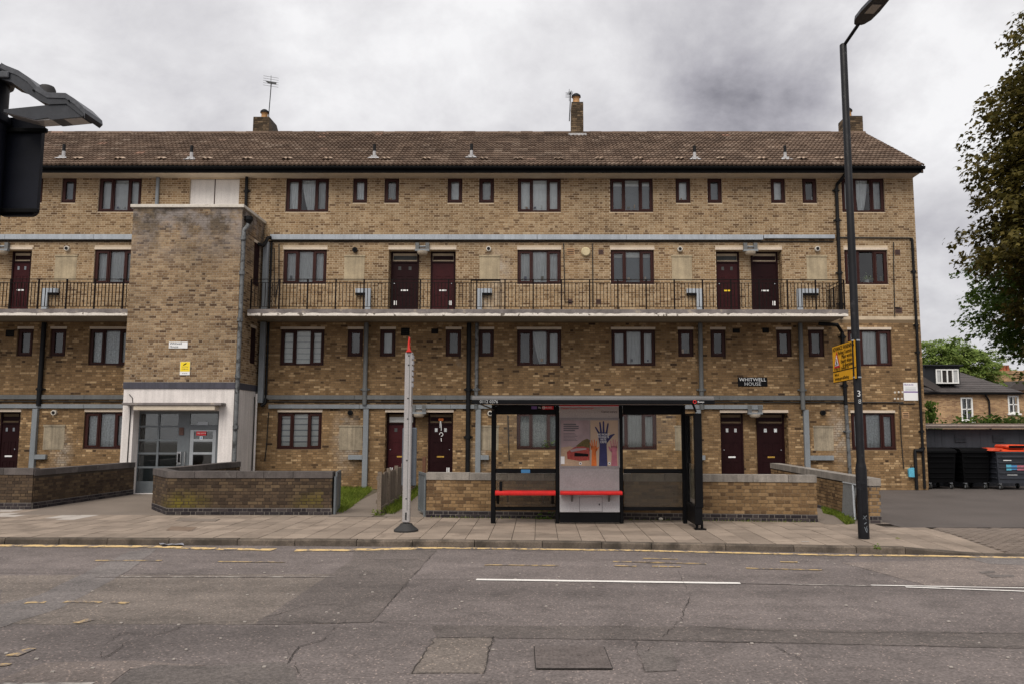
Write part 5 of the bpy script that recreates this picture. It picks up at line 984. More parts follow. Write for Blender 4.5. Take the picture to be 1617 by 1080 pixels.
w1 = thing('garden_wall', 'sooty brick garden wall at the left running back to the white entrance', 'wall', (-12.4, 19.8, 0))
wall_run(w1, (-20.0, 19.82), (-12.42, 19.8), (0, -1), 60, M['brick_sooty'], M['brick_sooty_i'], M['cope_dark'], 2, score=lambda p, z: -p.x)
wall_run(w1, (-12.41, 19.83), (-12.2, 24.3), (1, -0.047), 240, M['brick_sooty'], M['brick_sooty_i'], M['cope_dark'], 2, top=0.80, score=lambda p, z: p.y)
w2 = thing('garden_wall', 'dark mossy brick wall with angled corner in front of the stair tower', 'wall', (-7, 18.6, 0))
wall_run(w2, (-8.54, 18.57), (-4.76, 18.6), (0, -1), 235, M['brick_sooty'], M['brick_sooty_i'], M['cope_dark'], 2, score=lambda p, z: p.x)
wall_run(w2, (-9.49, 19.86), (-8.55, 18.59), (-0.80, -0.6), 65, M['brick_sooty'], M['brick_sooty_i'], M['cope_dark'], 2, cope_len=(0.3, 0.55))
wall_run(w2, (-9.46, 19.9), (-9.2, 24.2), (-1, 0.06), 0, M['brick_sooty'], M['brick_sooty_i'], M['cope_dark'], 2, both=True)
w3 = thing('garden_wall', 'long tan brick garden wall behind the bus shelter', 'wall', (1.7, 17.7, 0))
wall_run(w3, (-2.52, 18.10), (5.93, 17.30), (-0.0943, -0.9955), 300, M['brick_garden'], M['brick_garden_i'], M['cope_pale'], 2, cope_len=(0.7, 1.1), mortar='mortar_low',
         score=lambda p, z: (0 if p.x > 3.3 or p.x < -1.0 else 1 if not (0.3 < p.x < 1.9) else 2, -z))
w4 = thing('garden_wall', 'brick ramp wall running back beside the yard, ending in a pier', 'wall', (7.05, 20, 0))
wall_run(w4, (7.15, 24.9), (6.93, 17.06), (-1, 0.028), 250, M['brick_garden'], M['brick_garden_i'], M['cope_pale'], 1, t=0.25, top=0.775, score=lambda p, z: p.y, mortar='mortar_dark')
wall_run(w4, (6.94, 17.05), (7.18, 17.05), (0, -1), 50, M['brick_garden'], M['brick_garden_i'], M['cope_pale'], 2, t=0.05, top=0.775, cope_len=(0.5, 0.6), mortar='mortar_lime')

# ------------------------------------------------------------------ fence, gates, leaning panel
def fence():
    T = thing('wooden_fence', 'low weathered grey timber fence dividing the two garden paths', 'fence', (-3.75, 21.5, 0))
    A, Bp = Vector((-3.68, 18.62, 0)), Vector((-3.95, 25.9, 0)); d = (Bp - A).normalized(); n = Vector((d.y, -d.x, 0)); L_ = (Bp - A).length
    def ob(name, u0, u1, d0, d1, z0, z1, mt_):
        mb = MB(); obox(mb, A, d, n, u0, u1, d0, d1, z0, z1); return build(mb, name, mt_, T)
    u = 0.0
    while u < L_: ob('fence_post', u, u + 0.09, -0.045, 0.045, -0.05, 0.99 if u else 0.97, M['wood']); u += 1.35
    ob('fence_rail', 0.09, L_, 0.047, 0.085, 0.78, 0.86, M['wood']); ob('fence_rail', 0.09, L_, 0.047, 0.085, 0.24, 0.32, M['wood']); ob('gravel_board', 0.09, L_, -0.02, 0.02, 0.0, 0.15, M['wood'])
    u = 0.12
    while u < L_ - 0.1: ob('fence_board', u, u + 0.105, 0.02, 0.044, 0.12 + rng.uniform(0, 0.02), 0.90 + rng.uniform(-0.02, 0.02), M['wood'] if u < 5.4 else M['wood_red']); u += 0.122
    T2 = B('timber_post', M['wood_red'], None, -3.62, -3.52, 25.0, 25.1, 0.0, 1.1); tag(T2, 'reddish brown timber post at the far end of the path fence', 'post')
fence()
def gate(label, P, Q, h, t=0.035, infill=True):
    T = thing('metal_gate', label, 'gate', (*P, 0)); P, Q = Vector((*P, 0)), Vector((*Q, 0)); U = (Q - P); L_ = U.length; U.normalize(); Nn = Vector((U.y, -U.x, 0))
    mb = MB()
    for u0, u1, z0, z1 in ((0, 0.05, 0.06, h), (L_ - 0.05, L_, 0.06, h), (0.05, L_ - 0.05, h - 0.05, h), (0.05, L_ - 0.05, 0.06, 0.11)): obox(mb, P, U, Nn, u0, u1, -t, t * 0.2, z0, z1)
    build(mb, 'gate_frame', M['steel'], T); mb = MB(); obox(mb, P, U, Nn, 0.052, L_ - 0.052, -t * 0.5, -t * 0.3, 0.112, h - 0.052); build(mb, 'gate_sheet', M['steel'], T)
    mb = MB(); mb.tube([P + Vector((0, -0.02, 0.0)), P + Vector((0, -0.02, h - 0.1))], 0.03, 8); build(mb, 'hinge_post', M['steel'], T); return T
gate('grey sheet metal gate standing open at the end of the mossy wall', (-4.70, 18.66), (-4.83, 19.55), 0.97)
gate('grey sheet metal gate standing open beside the tan wall end', (-2.57, 18.25), (-2.84, 19.05), 0.96)
T = thing('leaning_panel', 'galvanised mesh panel leaning on the ramp wall behind the lamp post', 'panel', (6.75, 18.0, 0))
a0, a1, a2, a3 = Vector((6.78, 17.62, 0.02)), Vector((6.80, 17.50, 0.0)), Vector((6.905, 17.60, 0.76)), Vector((6.93, 18.45, 0.76))
b0 = Vector((6.82, 18.30, 0.02))
mb = MB(); q = [b0, a0, a2, a3]; mb.quad(*q); mb.quad(*[p + Vector((0.02, 0.006, 0)) for p in reversed(q)])
for i in range(4): mb.quad(q[i], q[(i + 1) % 4], q[(i + 1) % 4] + Vector((0.02, 0.006, 0)), q[i] + Vector((0.02, 0.006, 0)))
build(mb, 'mesh_sheet', M['mesh_grey'], T)
mb = MB(); mb.tube([a1 + Vector((0, 0, 0.02)), Vector((6.87, 17.72, 0.76)), a2], 0.025, 7); mb.tube([b0, a0], 0.02, 6); mb.tube([a3, a2], 0.02, 6); build(mb, 'tube_frame', M['steel_pale'], T, True)

# ------------------------------------------------------------------ bus shelter
SB = 17.0
sh = thing('bus_shelter', 'three bay glass bus shelter with black frame, red perches and poster panel', 'bus shelter', (1.1, 16.6, 0))
PX = [ax(p, 730, SB) for p in (779.5, 880, 980.5, 1080)]
sz = lambda py: az(py, SB, 930)
for i, xx in enumerate(PX): B('post', M['sh_black'], sh, xx - (0.05 if i in (0,) else 0.04), xx + (0.05 if i == 0 else 0.04), SB - 0.06, SB + 0.05, 0.0, 2.44, bev=0.012)
for i in (0, 2):
    x0, x1 = PX[i] + 0.05, PX[i + 1] - 0.04
    hb = B('header_beam', M['sh_black'], sh, x0, x1, SB - 0.05, SB + 0.04, sz(654), sz(640), bev=0.008)
    B('mid_rail', M['sh_black'], sh, x0, x1, SB - 0.045, SB + 0.03, sz(746.5), sz(739.5), bev=0.006); B('bottom_rail', M['sh_black'], sh, x0, x1, SB - 0.045, SB + 0.03, sz(805), sz(799.5), bev=0.006)
    B('glass_pane', M['glass_sh'], sh, x0 + 0.01, x1 - 0.01, SB - 0.005, SB + 0.005, sz(739), sz(654.5)); B('glass_pane', M['glass_low'], sh, x0 + 0.01, x1 - 0.01, SB - 0.005, SB + 0.005, sz(799), sz(747), )
    if i == 0:
        yk = SB - 0.055; k = lambda p: ax(p, 643, SB)
        B('route_strip', M['purple'], hb, k(839), k(848), yk, SB - 0.0505, sz(645.5), sz(641)); B('route_strip', M['red'], hb, k(856), k(874), yk, SB - 0.0505, sz(646), sz(640.5))
        text('BUSES', 0.05, (k(866.5), yk - 0.003, sz(643.2)), M['white'], hb); text('TfL', 0.05, (k(852), yk - 0.001, sz(643.3)), M['white'], hb)
        mb = MB(); c = (k(858.5), sz(643.2)); mb.tube([(c[0] + 0.026 * math.cos(a), yk - 0.002, c[1] + 0.026 * math.sin(a)) for a in [q * math.pi / 6 for q in range(13)]], 0.006, 5); mb.box(c[0] - 0.038, c[0] + 0.038, yk - 0.006, yk - 0.003, c[1] - 0.006, c[1] + 0.006); build(mb, 'roundel', M['white'], hb)
        B('blue_notice', M['blue'], sh, ax(823, 743, SB), ax(837, 743, SB), SB - 0.05, SB - 0.0455, sz(746), sz(740.5))
def perch(x0, x1, yb, z0=0.60, z1=0.69):
    mb = MB(); prof = [(yb - 0.34, z0 + 0.03), (yb - 0.33, z0 + 0.005), (yb - 0.06, z0), (yb - 0.05, z1 - 0.01), (yb - 0.07, z1), (yb - 0.31, z1), (yb - 0.34, z1 - 0.03)]; mb.prism(prof, 'x', x0, x1); p = build(mb, 'perch_seat', M['sh_red'], sh)
    for xx in (x0 + 0.25, x1 - 0.25):
        mb = MB(); mb.prism([(yb - 0.28, z0 - 0.002), (yb, z0 - 0.002), (yb, z0 - 0.16)], 'x', xx - 0.015, xx + 0.015); build(mb, 'seat_bracket', M['sh_grey'], p)
    return p
pf = perch(PX[0] + 0.055, PX[1] - 0.045, SB - 0.05)
for xx in (PX[0] + 0.10, PX[1] - 0.10):
    mb = MB(); mb.prism([(SB - 0.3, 0.58), (SB - 0.05, 0.62), (SB - 0.05, 0.40), (SB - 0.15, 0.42)], 'x', xx - 0.03, xx + 0.03); build(mb, 'seat_bracket', M['sh_black'], pf)
mb = MB(); hx = ax(791, 765, SB - 0.3); mb.prism([(SB - 0.36, 0.60), (SB - 0.30, 0.60), (SB - 0.26, 0.84), (SB - 0.22, 0.88), (SB - 0.36, 0.88)], 'x', hx - 0.03, hx + 0.03); build(mb, 'arm_rest', M['sh_black'], pf)
# poster panel of the middle bay
yq = SB - 0.09; u = lambda p: ax(p, 730, yq); zq = lambda py: az(py, yq, 930)
pan = B('poster_panel', M['sh_panel'], sh, PX[1] + 0.045, PX[2] - 0.045, yq, SB + 0.06, zq(780), 2.43, bev=0.006)
B('panel_head', M['sh_head'], pan, PX[1] + 0.045, PX[2] - 0.045, yq - 0.006, yq - 0.0005, zq(659), zq(641.5)); B('red_trim', M['sh_red'], pan, PX[1] + 0.045, PX[2] - 0.045, yq - 0.012, yq - 0.0005, zq(641), zq(639.2))
cab = B('lower_cabinet', M['sh_white'], sh, PX[1] + 0.045, PX[2] - 0.045, yq - 0.03, SB + 0.06, zq(808), zq(780.5), bev=0.008); B('cabinet_door', M['sh_white'], cab, u(915), u(950), yq - 0.036, yq - 0.0305, zq(806.5), zq(784), bev=0.002); B('door_shadow_gap', M['grey_ink'], cab, u(914.4), u(950.6), yq - 0.0325, yq - 0.0301, zq(807), zq(783.4)); B('cabinet_lock', M['ink'], cab, u(944.8), u(946.4), yq - 0.04, yq - 0.036, zq(797), zq(794))
B('skirt', M['sh_black'], sh, PX[1] + 0.045, PX[2] - 0.045, yq + 0.0, SB + 0.05, 0.03, zq(808.5)); perch(PX[1] + 0.05, PX[2] - 0.02, yq - 0.03, 0.615, 0.69)
text('Clapham Common, Clapham South', 0.048, (u(886), yq - 0.009, zq(644)), M['red'], pan, align='LEFT'); text('Clapham Library', 0.05, (u(975), yq - 0.009, zq(649.5)), M['ink'], pan, align='RIGHT')
fr = MB(); ring(fr, u(884), u(978.5), zq(737.5), zq(660), 0.018, yq - 0.018, yq - 0.001); build(fr, 'poster_frame', M['sh_panel'], pan)
def flat(name, mt_, P, pts, dy):
    mb = MB(); mb.poly([(u(a), yq - dy, zq(b)) for a, b in reversed(pts)]); mb.poly([(u(a), yq - dy + 0.001, zq(b)) for a, b in pts]); 
    return build(mb, name, mt_, P)
po = flat('poster', M['lilac'], pan, [(886, 663), (931.5, 663), (931.5, 735), (886, 735)], 0.006); po['label'] = 'lilac poster of a red bus among trees'
flat('sand_print', M['sand'], po, [(886, 706), (900, 704), (931.5, 716), (931.5, 735), (886, 735)], 0.0075)
flat('tree_print', M['olive'], po, [(909, 704), (914, 700), (920, 695), (927, 692), (931.5, 694), (931.5, 712), (924, 708)], 0.0085)
flat('bus_print', M['bus_red'], po, [(895, 713), (908, 705), (921, 704), (931, 707), (931, 726), (915, 727), (896, 724)], 0.0095)
flat('bus_window_print', M['ink'], po, [(907, 714), (929, 716), (929, 720), (907, 720)], 0.0105); flat('bus_window_print', M['lilac'], po, [(900, 710), (910, 707), (926, 707), (926, 709), (902, 713)], 0.0105)
for k, (a, b) in enumerate(((890, 910), (890, 914), (890, 914), (890, 908))): flat('text_line', M['grey_ink'], po, [(a, 668.5 + 3.2 * k), (b, 668.5 + 3.2 * k), (b, 670.3 + 3.2 * k), (a, 670.3 + 3.2 * k)], 0.0085)
for k in range(6): flat('text_line', M['grey_ink'], po, [(890, 683.5 + 2.2 * k), (908 + (k % 3) * 2, 683.5 + 2.2 * k), (908 + (k % 3) * 2, 684.2 + 2.2 * k), (890, 684.2 + 2.2 * k)], 0.0085)
B('notice', M['white'], po, u(885.5), u(891.5), yq - 0.012, yq - 0.0095, zq(732), zq(720))
ph = flat('poster', M['cream'], pan, [(932.5, 663), (976.5, 663), (976.5, 735), (932.5, 735)], 0.006); ph['label'] = 'cream poster with three raised hands'
def hand(mt_, cx, base, palm, wr, fing, arm, thumb, dy):
    mb = MB(); Y_ = yq - dy
    def poly(pts): mb.poly([(u(a), Y_, zq(b)) for a, b in reversed(pts)])
    poly([(cx - wr, palm[1]), (cx - palm[2], palm[0] + 5), (cx - palm[2] * 0.92, palm[0]), (cx + palm[2] * 0.92, palm[0]), (cx + palm[2], palm[0] + 5), (cx + wr, palm[1])])
    poly([(cx - arm, base), (cx - wr, palm[1]), (cx + wr, palm[1]), (cx + arm, base)])
    for (bx, by, tx, ty, w) in fing:
        L2 = math.hypot(tx - bx, ty - by); nx, ny = -(ty - by) / L2 * w, (tx - bx) / L2 * w
        dx_, dy_ = (tx - bx) / L2 * w, (ty - by) / L2 * w
        poly([(bx - nx, by - ny), (bx + nx, by + ny), (tx + nx * 0.75, ty + ny * 0.75), (tx + nx * 0.35 + dx_, ty + ny * 0.35 + dy_), (tx - nx * 0.35 + dx_, ty - ny * 0.35 + dy_), (tx - nx * 0.75, ty - ny * 0.75)][::-1])
    poly(thumb)
    return build(mb, 'hand_print', mt_, ph)
hand(M['pink'], 970, 735, (704, 713, 5), 4, [(966, 706, 964.5, 696, 0.9), (968.5, 705, 968.5, 693.5, 0.9), (971, 705, 972, 694, 0.9), (973.5, 706, 975, 697, 0.8)], 5, [(965.5, 708), (962, 704), (960.5, 704.5), (963, 711), (967, 714)], 0.0075)
hand(M['orange'], 938, 735, (704, 710, 5), 3.2, [(934.5, 706, 931.8, 699, 1.0), (936, 704.5, 934.5, 695, 1.0), (938.5, 704, 938.8, 694, 1.0), (941, 705, 942, 696, 1.0)], 4.2, [(941, 709), (944, 705.5), (945.5, 704.5), (946, 705.5), (943, 710.5), (940, 714)], 0.0085)
hand(M['navy'], 952.5, 735, (682, 702, 7.8), 5.6, [(946.5, 684, 941, 674.5, 1.5), (949.5, 682.5, 947.8, 667, 1.6), (953.5, 682, 953.3, 665.8, 1.6), (958, 683, 960.5, 669, 1.6)], 6.8, [(959, 689), (964, 686), (970, 684), (971.5, 685), (968, 688), (962, 695), (957, 701)], 0.0095)
for k, s in enumerate(('WE WON\'T', 'TOLERATE', 'HATE', 'CRIME')): text(s, 0.062, (u(953), yq - 0.012, zq(685.5 + 4.0 * k)), M['white'], ph, sx=0.8)
for a in (916.5, 962): mb = MB(); mb.disc_y((u(a), zq(731)), 0.03, yq - 0.0125, yq - 0.0115, 12); build(mb, 'roundel', M['white'], po if a < 930 else ph); mb = MB(); mb.disc_y((u(a), zq(731)), 0.017, yq - 0.0145, yq - 0.0135, 12); build(mb, 'roundel_mark', M['grey_ink'], po if a < 930 else ph)
# roof: barrel front edge, thin canopy, ceiling
RX0, RX1 = ax(746, 632, 15.8), ax(1127, 632, 15.8)
mb = MB(); prof = [(15.78, 2.46), (15.75, 2.50), (15.76, 2.56), (15.82, 2.60), (15.95, 2.612), (16.6, 2.60), (17.25, 2.55), (17.25, 2.50), (16.6, 2.53), (15.95, 2.53), (15.86, 2.50), (15.86, 2.46)]
mb.prism(prof, 'x', RX0, RX1); rf = build(mb, 'shelter_roof', M['sh_grey'], sh)
B('roof_fascia', M['sh_black'], rf, RX0 - 0.01, RX1 + 0.01, 15.735, 15.76, 2.445, 2.528, bev=0.008); B('ceiling', M['sh_head'], rf, PX[0], PX[3], 15.95, SB, 2.47, 2.495); B('rear_gutter', M['sh_black'], rf, PX[0] - 0.05, PX[3] + 0.05, SB - 0.03, SB + 0.06, 2.442, 2.468)
text('0112 0376', 0.085, (RX0 + 0.33, 15.732, 2.488), M['net'], rf)
mb = MB(); rx = ax(1097, 632, 15.73); mb.tube([(rx + 0.03 * math.cos(q * math.pi / 6), 15.728, 2.49 + 0.03 * math.sin(q * math.pi / 6)) for q in range(13)], 0.008, 5); build(mb, 'roundel', M['sh_red'], rf); text('Buses', 0.055, (rx + 0.12, 15.731, 2.49), M['white'], rf)
mb = MB(); mb.tube([(ax(1094, 640, 15.9), 15.9, 2.46), (ax(1099, 652, 15.95), 15.95, 2.30)], 0.022, 6); build(mb, 'roof_strut', M['sh_black'], rf); mb = MB(); mb.tube([(RX0 + 0.12, 16.0, 2.46), (PX[0], SB - 0.05, 2.36)], 0.015, 6); build(mb, 'roof_strut', M['sh_grey'], rf)
# end advertising panel
ex0, ex1 = ax(1097.5, 730, 15.92), ax(1109.5, 730, 15.92); ey0, ey1 = 15.92, SB - 0.12
ep = B('end_panel', M['sh_black'], sh, ex0, ex1, ey0, ey0 + 0.12, 0.42, az(652, 15.92, 1103), bev=0.01)
B('panel_base', M['sh_black'], ep, ex0 - 0.02, ex1 - 0.02, ey0 + 0.01, ey1, 0.09, 0.46, bev=0.01); B('panel_top', M['sh_black'], ep, ex0, ex1 - 0.03, ey0 + 0.121, ey1, az(655, 15.92, 1103), az(651.5, 15.92, 1103) - 0.01); B('rear_stile', M['sh_black'], ep, ex0 - 0.005, ex1 - 0.03, ey1 - 0.06, ey1 - 0.001, 0.465, 2.28)
mp = MB(); xm = ex0 + 0.055; mp.quad((xm, ey1 - 0.062, 0.47), (xm, ey0 + 0.122, 0.47), (xm, ey0 + 0.122, 1.25), (xm, ey1 - 0.062, 1.25)); mb = build(mp, 'panel_map', M['sh_head'], ep)
mp = MB(); mp.quad((xm - 0.003, ey1 - 0.12, 0.56), (xm - 0.003, ey0 + 0.2, 0.56), (xm - 0.003, ey0 + 0.2, 1.24), (xm - 0.003, ey1 - 0.12, 1.24)); build(mp, 'map_print', mat('map_print', (0.16, 0.15, 0.12), 0.5, 0.5, 9), ep)
B('glass_pane', M['glass_sh'], ep, ex0 + 0.02, ex0 + 0.026, ey0 + 0.121, ey1 - 0.061, 0.466, 2.28); B('glass_pane', M['glass_sh'], ep, ex1 - 0.05, ex1 - 0.044, ey0 + 0.121, ey1 - 0.061, 0.466, 2.28)
mb = MB(); xm = (ex0 + ex1) / 2; mb.tube([(xm - 0.05, 15.98, 0.17), (xm - 0.05, 15.98, 0.02)], 0.025, 6); mb.tube([(xm + 0.05, 15.98, 0.17), (xm + 0.05, 15.98, 0.02)], 0.025, 6); mb.box(xm - 0.1, xm + 0.12, 15.9, 16.06, 0.0, 0.02); build(mb, 'panel_foot', M['sh_black'], ep)

# ------------------------------------------------------------------ bus stop pole, lamp column, traffic sign
bp = thing('bus_stop_pole', 'grey metal bus stop post with black rubber base and red top', 'bus stop', (-2.55, 15.66, 0))
mb = MB(); mb.lathe([(0.235, 0.0), (0.235, 0.03), (0.20, 0.06), (0.135, 0.11), (0.105, 0.15)], (-2.56, 15.66, 0), 24); build(mb, 'rubber_base', M['rubber'], bp, True)
po_ = B('post', M['alu'], bp, -2.635, -2.485, 15.60, 15.72, 0.16, 3.45, bev=0.02)
for z in (0.30, 0.62, 1.35, 2.15, 2.55, 3.20, 3.38): mb = MB(); mb.disc_y((-2.56, z), 0.014, 15.592, 15.6, 6); build(mb, 'bolt', M['ink'], po_)
B('service_hatch', M['rubber'], po_, -2.575, -2.545, 15.594, 15.599, 0.22, 0.36); B('post_groove', M['mesh_grey'], po_, -2.545, -2.535, 15.594, 15.599, 0.40, 3.40)
mb = MB(); mb.prism([(-2.615, 3.452), (-2.505, 3.452), (-2.535, 3.50), (-2.548, 3.60), (-2.543, 3.72), (-2.562, 3.75), (-2.578, 3.62), (-2.582, 3.50)], 'y', 15.56, 15.68); build(mb, 'roundel_top', M['stop_red'], bp)
B('flag_panel', M['alu'], bp, -2.482, -2.472, 15.42, 15.62, 2.40, 3.42)
for k in range(6): B('route_tile', M['sh_white'], bp, -2.471, -2.452, 15.44, 15.60, 2.76 + k * 0.108, 2.84 + k * 0.108, bev=0.004)
B('timetable_case', M['case'], bp, -2.68, -2.40, 15.725, 15.80, 0.85, 1.98, bev=0.02)

lp = thing('lamp_post', 'tall black street lamp column with yellow warning sign strapped on', 'lamp post', (5.85, 14.68, 0))
mb = MB(); lx, ly = 5.85, 14.68; mb.lathe([(0.097, 0), (0.097, 1.26), (0.090, 1.30), (0.072, 1.38), (0.071, 5.6), (0.068, 5.62), (0.066, 9.3), (0.05, 9.32)], (lx, ly, 0), 16); pole = build(mb, 'column', M['lamp'], lp, True)
B('base_door', M['lamp'], pole, lx - 0.045, lx + 0.045, ly - 0.108, ly - 0.09, 0.45, 1.0, bev=0.006)
for z in (2.895, 3.57): mb = MB(); mb.lathe([(0.076, 0), (0.076, 0.025)], (lx, ly, z), 16); build(mb, 'strap', M['steel_pale'], pole)
text('3', 0.16, (lx - 0.012, ly - 0.079, 2.60), M['net'], pole); text('8', 0.12, (lx - 0.002, ly - 0.079, 2.46), M['lace'], pole)
for a, b in (((-0.04, 0.36), (0.03, 0.42)), ((-0.03, 0.42), (0.02, 0.34)), ((-0.02, 0.27), (0.02, 0.30)), ((0.0, 0.18), (0.03, 0.24)), ((-0.02, 0.22), (0.01, 0.13)), ((0.02, 0.12), (0.025, 0.20))): mb = MB(); mb.tube([(lx + a[0], ly - 0.0975, a[1]), (lx + b[0], ly - 0.0975, b[1])], 0.004, 4); build(mb, 'scratch_mark', M['blue_grey'], pole)
e0 = Vector((lx + 0.02, ly - 0.02, 9.30)); e1 = at(1357, 37, 14.05); e2 = at(1397, -8, 13.05)
mb = MB(); mb.tube([e0, e1], 0.032, 10); build(mb, 'bracket_arm', M['lamp'], lp, True)
d = (e2 - e1).normalized(); s = Vector((d.y, -d.x, 0)).normalized(); upv = s.cross(d); upv = upv if upv.z > 0 else -upv; LL = (e2 - e1).length
mb = MB(); sec = [(-0.04, 0.06), (0.0, 0.10), (0.15, 0.155), (0.45, 0.17), (0.85, 0.15), (LL, 0.10), (LL + 0.02, 0.05)]
rows_ = []
for t, w in sec:
    c = e1 + d * t; rows_.append([c - s * w - upv * 0.02, c + s * w - upv * 0.02, c + s * w * 0.96 + upv * 0.05, c + s * w * 0.6 + upv * 0.10, c - s * w * 0.6 + upv * 0.10, c - s * w * 0.96 + upv * 0.05])
for a, b in zip(rows_, rows_[1:]):
    for i in range(6): mb.quad(a[i], a[(i + 1) % 6], b[(i + 1) % 6], b[i])
mb.poly(rows_[0][::-1]); mb.poly(rows_[-1]); lan = build(mb, 'lantern', M['lantern'], lp)
mb = MB(); c = e1 + d * 0.55 - upv * 0.026; q = [c - s * 0.085 - d * 0.16, c + s * 0.085 - d * 0.16, c + s * 0.085 + d * 0.16, c - s * 0.085 + d * 0.16]; mb.quad(*q); mb.quad(*[p + upv * 0.006 for p in reversed(q)]); build(mb, 'lamp_lens', M['lens'], lan)

ws = thing('warning_sign', 'yellow advance warning sign with red triangle strapped on the lamp post', 'sign', (5.82, 15.2, 2.9))
pn, pf_ = at(1352, 567, 14.55), at(1316, 575, 15.9)
def sp(t, z): return Vector((pn.x + (pf_.x - pn.x) * t, 14.55 + 1.35 * t, z))    # t: 0 at the column, 1 at the far edge
Ns = Vector((-1, -(pf_.x - pn.x) / 1.35 * 0, 0))
ang = math.atan2(1.35, pf_.x - pn.x)
def signquad(name, mt_, t0, t1, z0, z1, off, P=ws, th=0.004):
    mb = MB(); o = Vector((-off, 0, 0)); i = Vector((-off + th, 0, 0))
    f = [sp(t1, z0) + o, sp(t0, z0) + o, sp(t0, z1) + o, sp(t1, z1) + o]; bk = [p - o + i for p in f]
    mb.quad(*f); mb.quad(*reversed(bk))
    for k in range(4): mb.quad(f[k], bk[k], bk[(k + 1) % 4], f[(k + 1) % 4])
    return build(mb, name, mt_, P)
signquad('sign_plate', M['black'], -0.01, 1.012, 2.868, 3.592, 0.004, th=0.02); pl = signquad('sign_face', M['sign_yellow'], 0.0, 1.0, 2.88, 3.58, 0.010)
signquad('sign_rule', M['ink'], 0.0, 1.0, 3.075, 3.092, 0.014)
rz = -math.atan2(1.35, pf_.x - pn.x)
def stext(s, size, t, z, mt_, al='LEFT', sx=1.0):
    p = sp(t, z) + Vector((-0.0165, 0, 0)); o = text(s, size, p, mt_, ws, '-x', al, sx=sx); o.rotation_euler = (math.pi / 2, 0, -math.pi / 2 - (math.pi / 2 - ang)); return o
for s, t, z, sz_ in (('ADVANCE WARNING', 0.97, 3.515, 0.115), ('Parking Controls', 0.74, 3.425, 0.105), ('Major works', 0.58, 3.34, 0.105), ('Expect delays', 0.62, 3.255, 0.105), ('& diversions', 0.54, 3.175, 0.105), ('17 Feb 25 - Summer 26', 0.95, 3.12, 0.075)):
    stext(s, sz_, t, z if s[0] != '1' else 3.125, M['ink'], sx=1.12 if s[0] != '1' else 1.25)
stext('Info at', 0.085, 0.92, 3.02, M['ink'], sx=1.15); stext('haringey.gov.uk/Parking', 0.085, 0.92, 2.94, M['ink'], sx=1.05)
def stri(name, mt_, c, r, off):
    mb = MB(); o = Vector((-off, 0, 0)); pts = [sp(c[0], c[1] + r) + o, sp(c[0] + r * 0.9 / 1.35, c[1] - r * 0.62) + o, sp(c[0] - r * 0.9 / 1.35, c[1] - r * 0.62) + o]; mb.poly(pts); mb.poly([p + Vector((0.002, 0, 0)) for p in reversed(pts)]); return build(mb, name, mt_, ws)
stri('triangle', M['red'], (0.80, 3.28), 0.20, 0.0165); stri('triangle_field', M['white'], (0.80, 3.275), 0.135, 0.020)
for t0, t1, z0, z1 in ((0.82, 0.795, 3.27, 3.33), (0.815, 0.78, 3.235, 3.275), (0.83, 0.815, 3.20, 3.24), (0.79, 0.775, 3.20, 3.24), (0.87, 0.85, 3.20, 3.225), (0.775, 0.745, 3.225, 3.24)): signquad('worker_symbol', M['ink'], t1, t0, z0, z1, 0.023, th=0.002)

# dark street post close to the camera at the left
yS = 6.0
st = thing('street_post', 'dark near post with twin lantern arms and rounded back board', 'post', (ax(-14, 300, yS), yS, 0))
cx_ = ax(-30, 135, yS); rp = (ax(18, 135, yS) - cx_) * 0.80
zt_ = az(105, yS, 0)
mb = MB(); mb.lathe([(rp, 0), (rp, az(195, yS, 0)), (rp * 1.12, az(192, yS, 0)), (rp * 1.12, az(182, yS, 0)), (rp, az(180, yS, 0)), (rp, az(132, yS, 0))], (cx_, yS, 0), 22); build(mb, 'post_shaft', M['navyblack'], st, True)
mb = MB(); mb.lathe([(rp * 1.15, az(131, yS, 0)), (rp * 1.18, az(118, yS, 0)), (rp * 1.05, az(108, yS, 0)), (rp * 0.7, zt_)], (cx_, yS, 0), 22); build(mb, 'post_head', M['lantern'], st, True)
def arm(dy, name):
    P = lambda px, py: at(px, py, yS)
    top = [(20, 112), (27, 116), (47, 124), (62, 134), (75, 148), (92, 158), (120, 159), (134, 168), (149, 183), (150, 190)]
    bot = [(145, 195), (120, 175), (93, 176), (75, 169), (58, 158), (36, 142), (20, 137)]
    pts = [P(*p) for p in top + bot]; n = len(pts); mb = MB()
    fr_ = [(p.x, yS - 0.13 + dy, p.z) for p in pts]; bk = [(p.x, yS + 0.11 + dy, p.z) for p in pts]; md = [(p.x, yS - 0.10 + dy, p.z + 0.012) for p in pts]
    mb.poly(fr_); mb.poly(bk[::-1])
    for i in range(n): mb.quad(fr_[i], bk[i], bk[(i + 1) % n], fr_[(i + 1) % n])
    return build(mb, name, M['lantern'], st, False)
la = arm(0.0, 'lantern_arm')
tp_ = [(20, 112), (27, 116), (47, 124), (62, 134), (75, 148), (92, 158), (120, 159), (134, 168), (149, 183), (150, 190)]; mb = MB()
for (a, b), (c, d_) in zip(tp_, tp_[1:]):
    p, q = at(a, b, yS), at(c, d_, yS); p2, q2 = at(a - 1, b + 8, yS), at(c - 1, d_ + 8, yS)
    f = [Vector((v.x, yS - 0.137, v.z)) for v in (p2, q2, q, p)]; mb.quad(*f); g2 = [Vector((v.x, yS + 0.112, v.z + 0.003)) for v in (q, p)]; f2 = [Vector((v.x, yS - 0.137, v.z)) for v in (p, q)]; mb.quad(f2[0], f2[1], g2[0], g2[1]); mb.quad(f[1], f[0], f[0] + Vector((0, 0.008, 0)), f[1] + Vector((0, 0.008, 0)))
build(mb, 'edge_highlight', M['lantern_edge'], la)  # paler strip paints a highlight along the arm's top edge
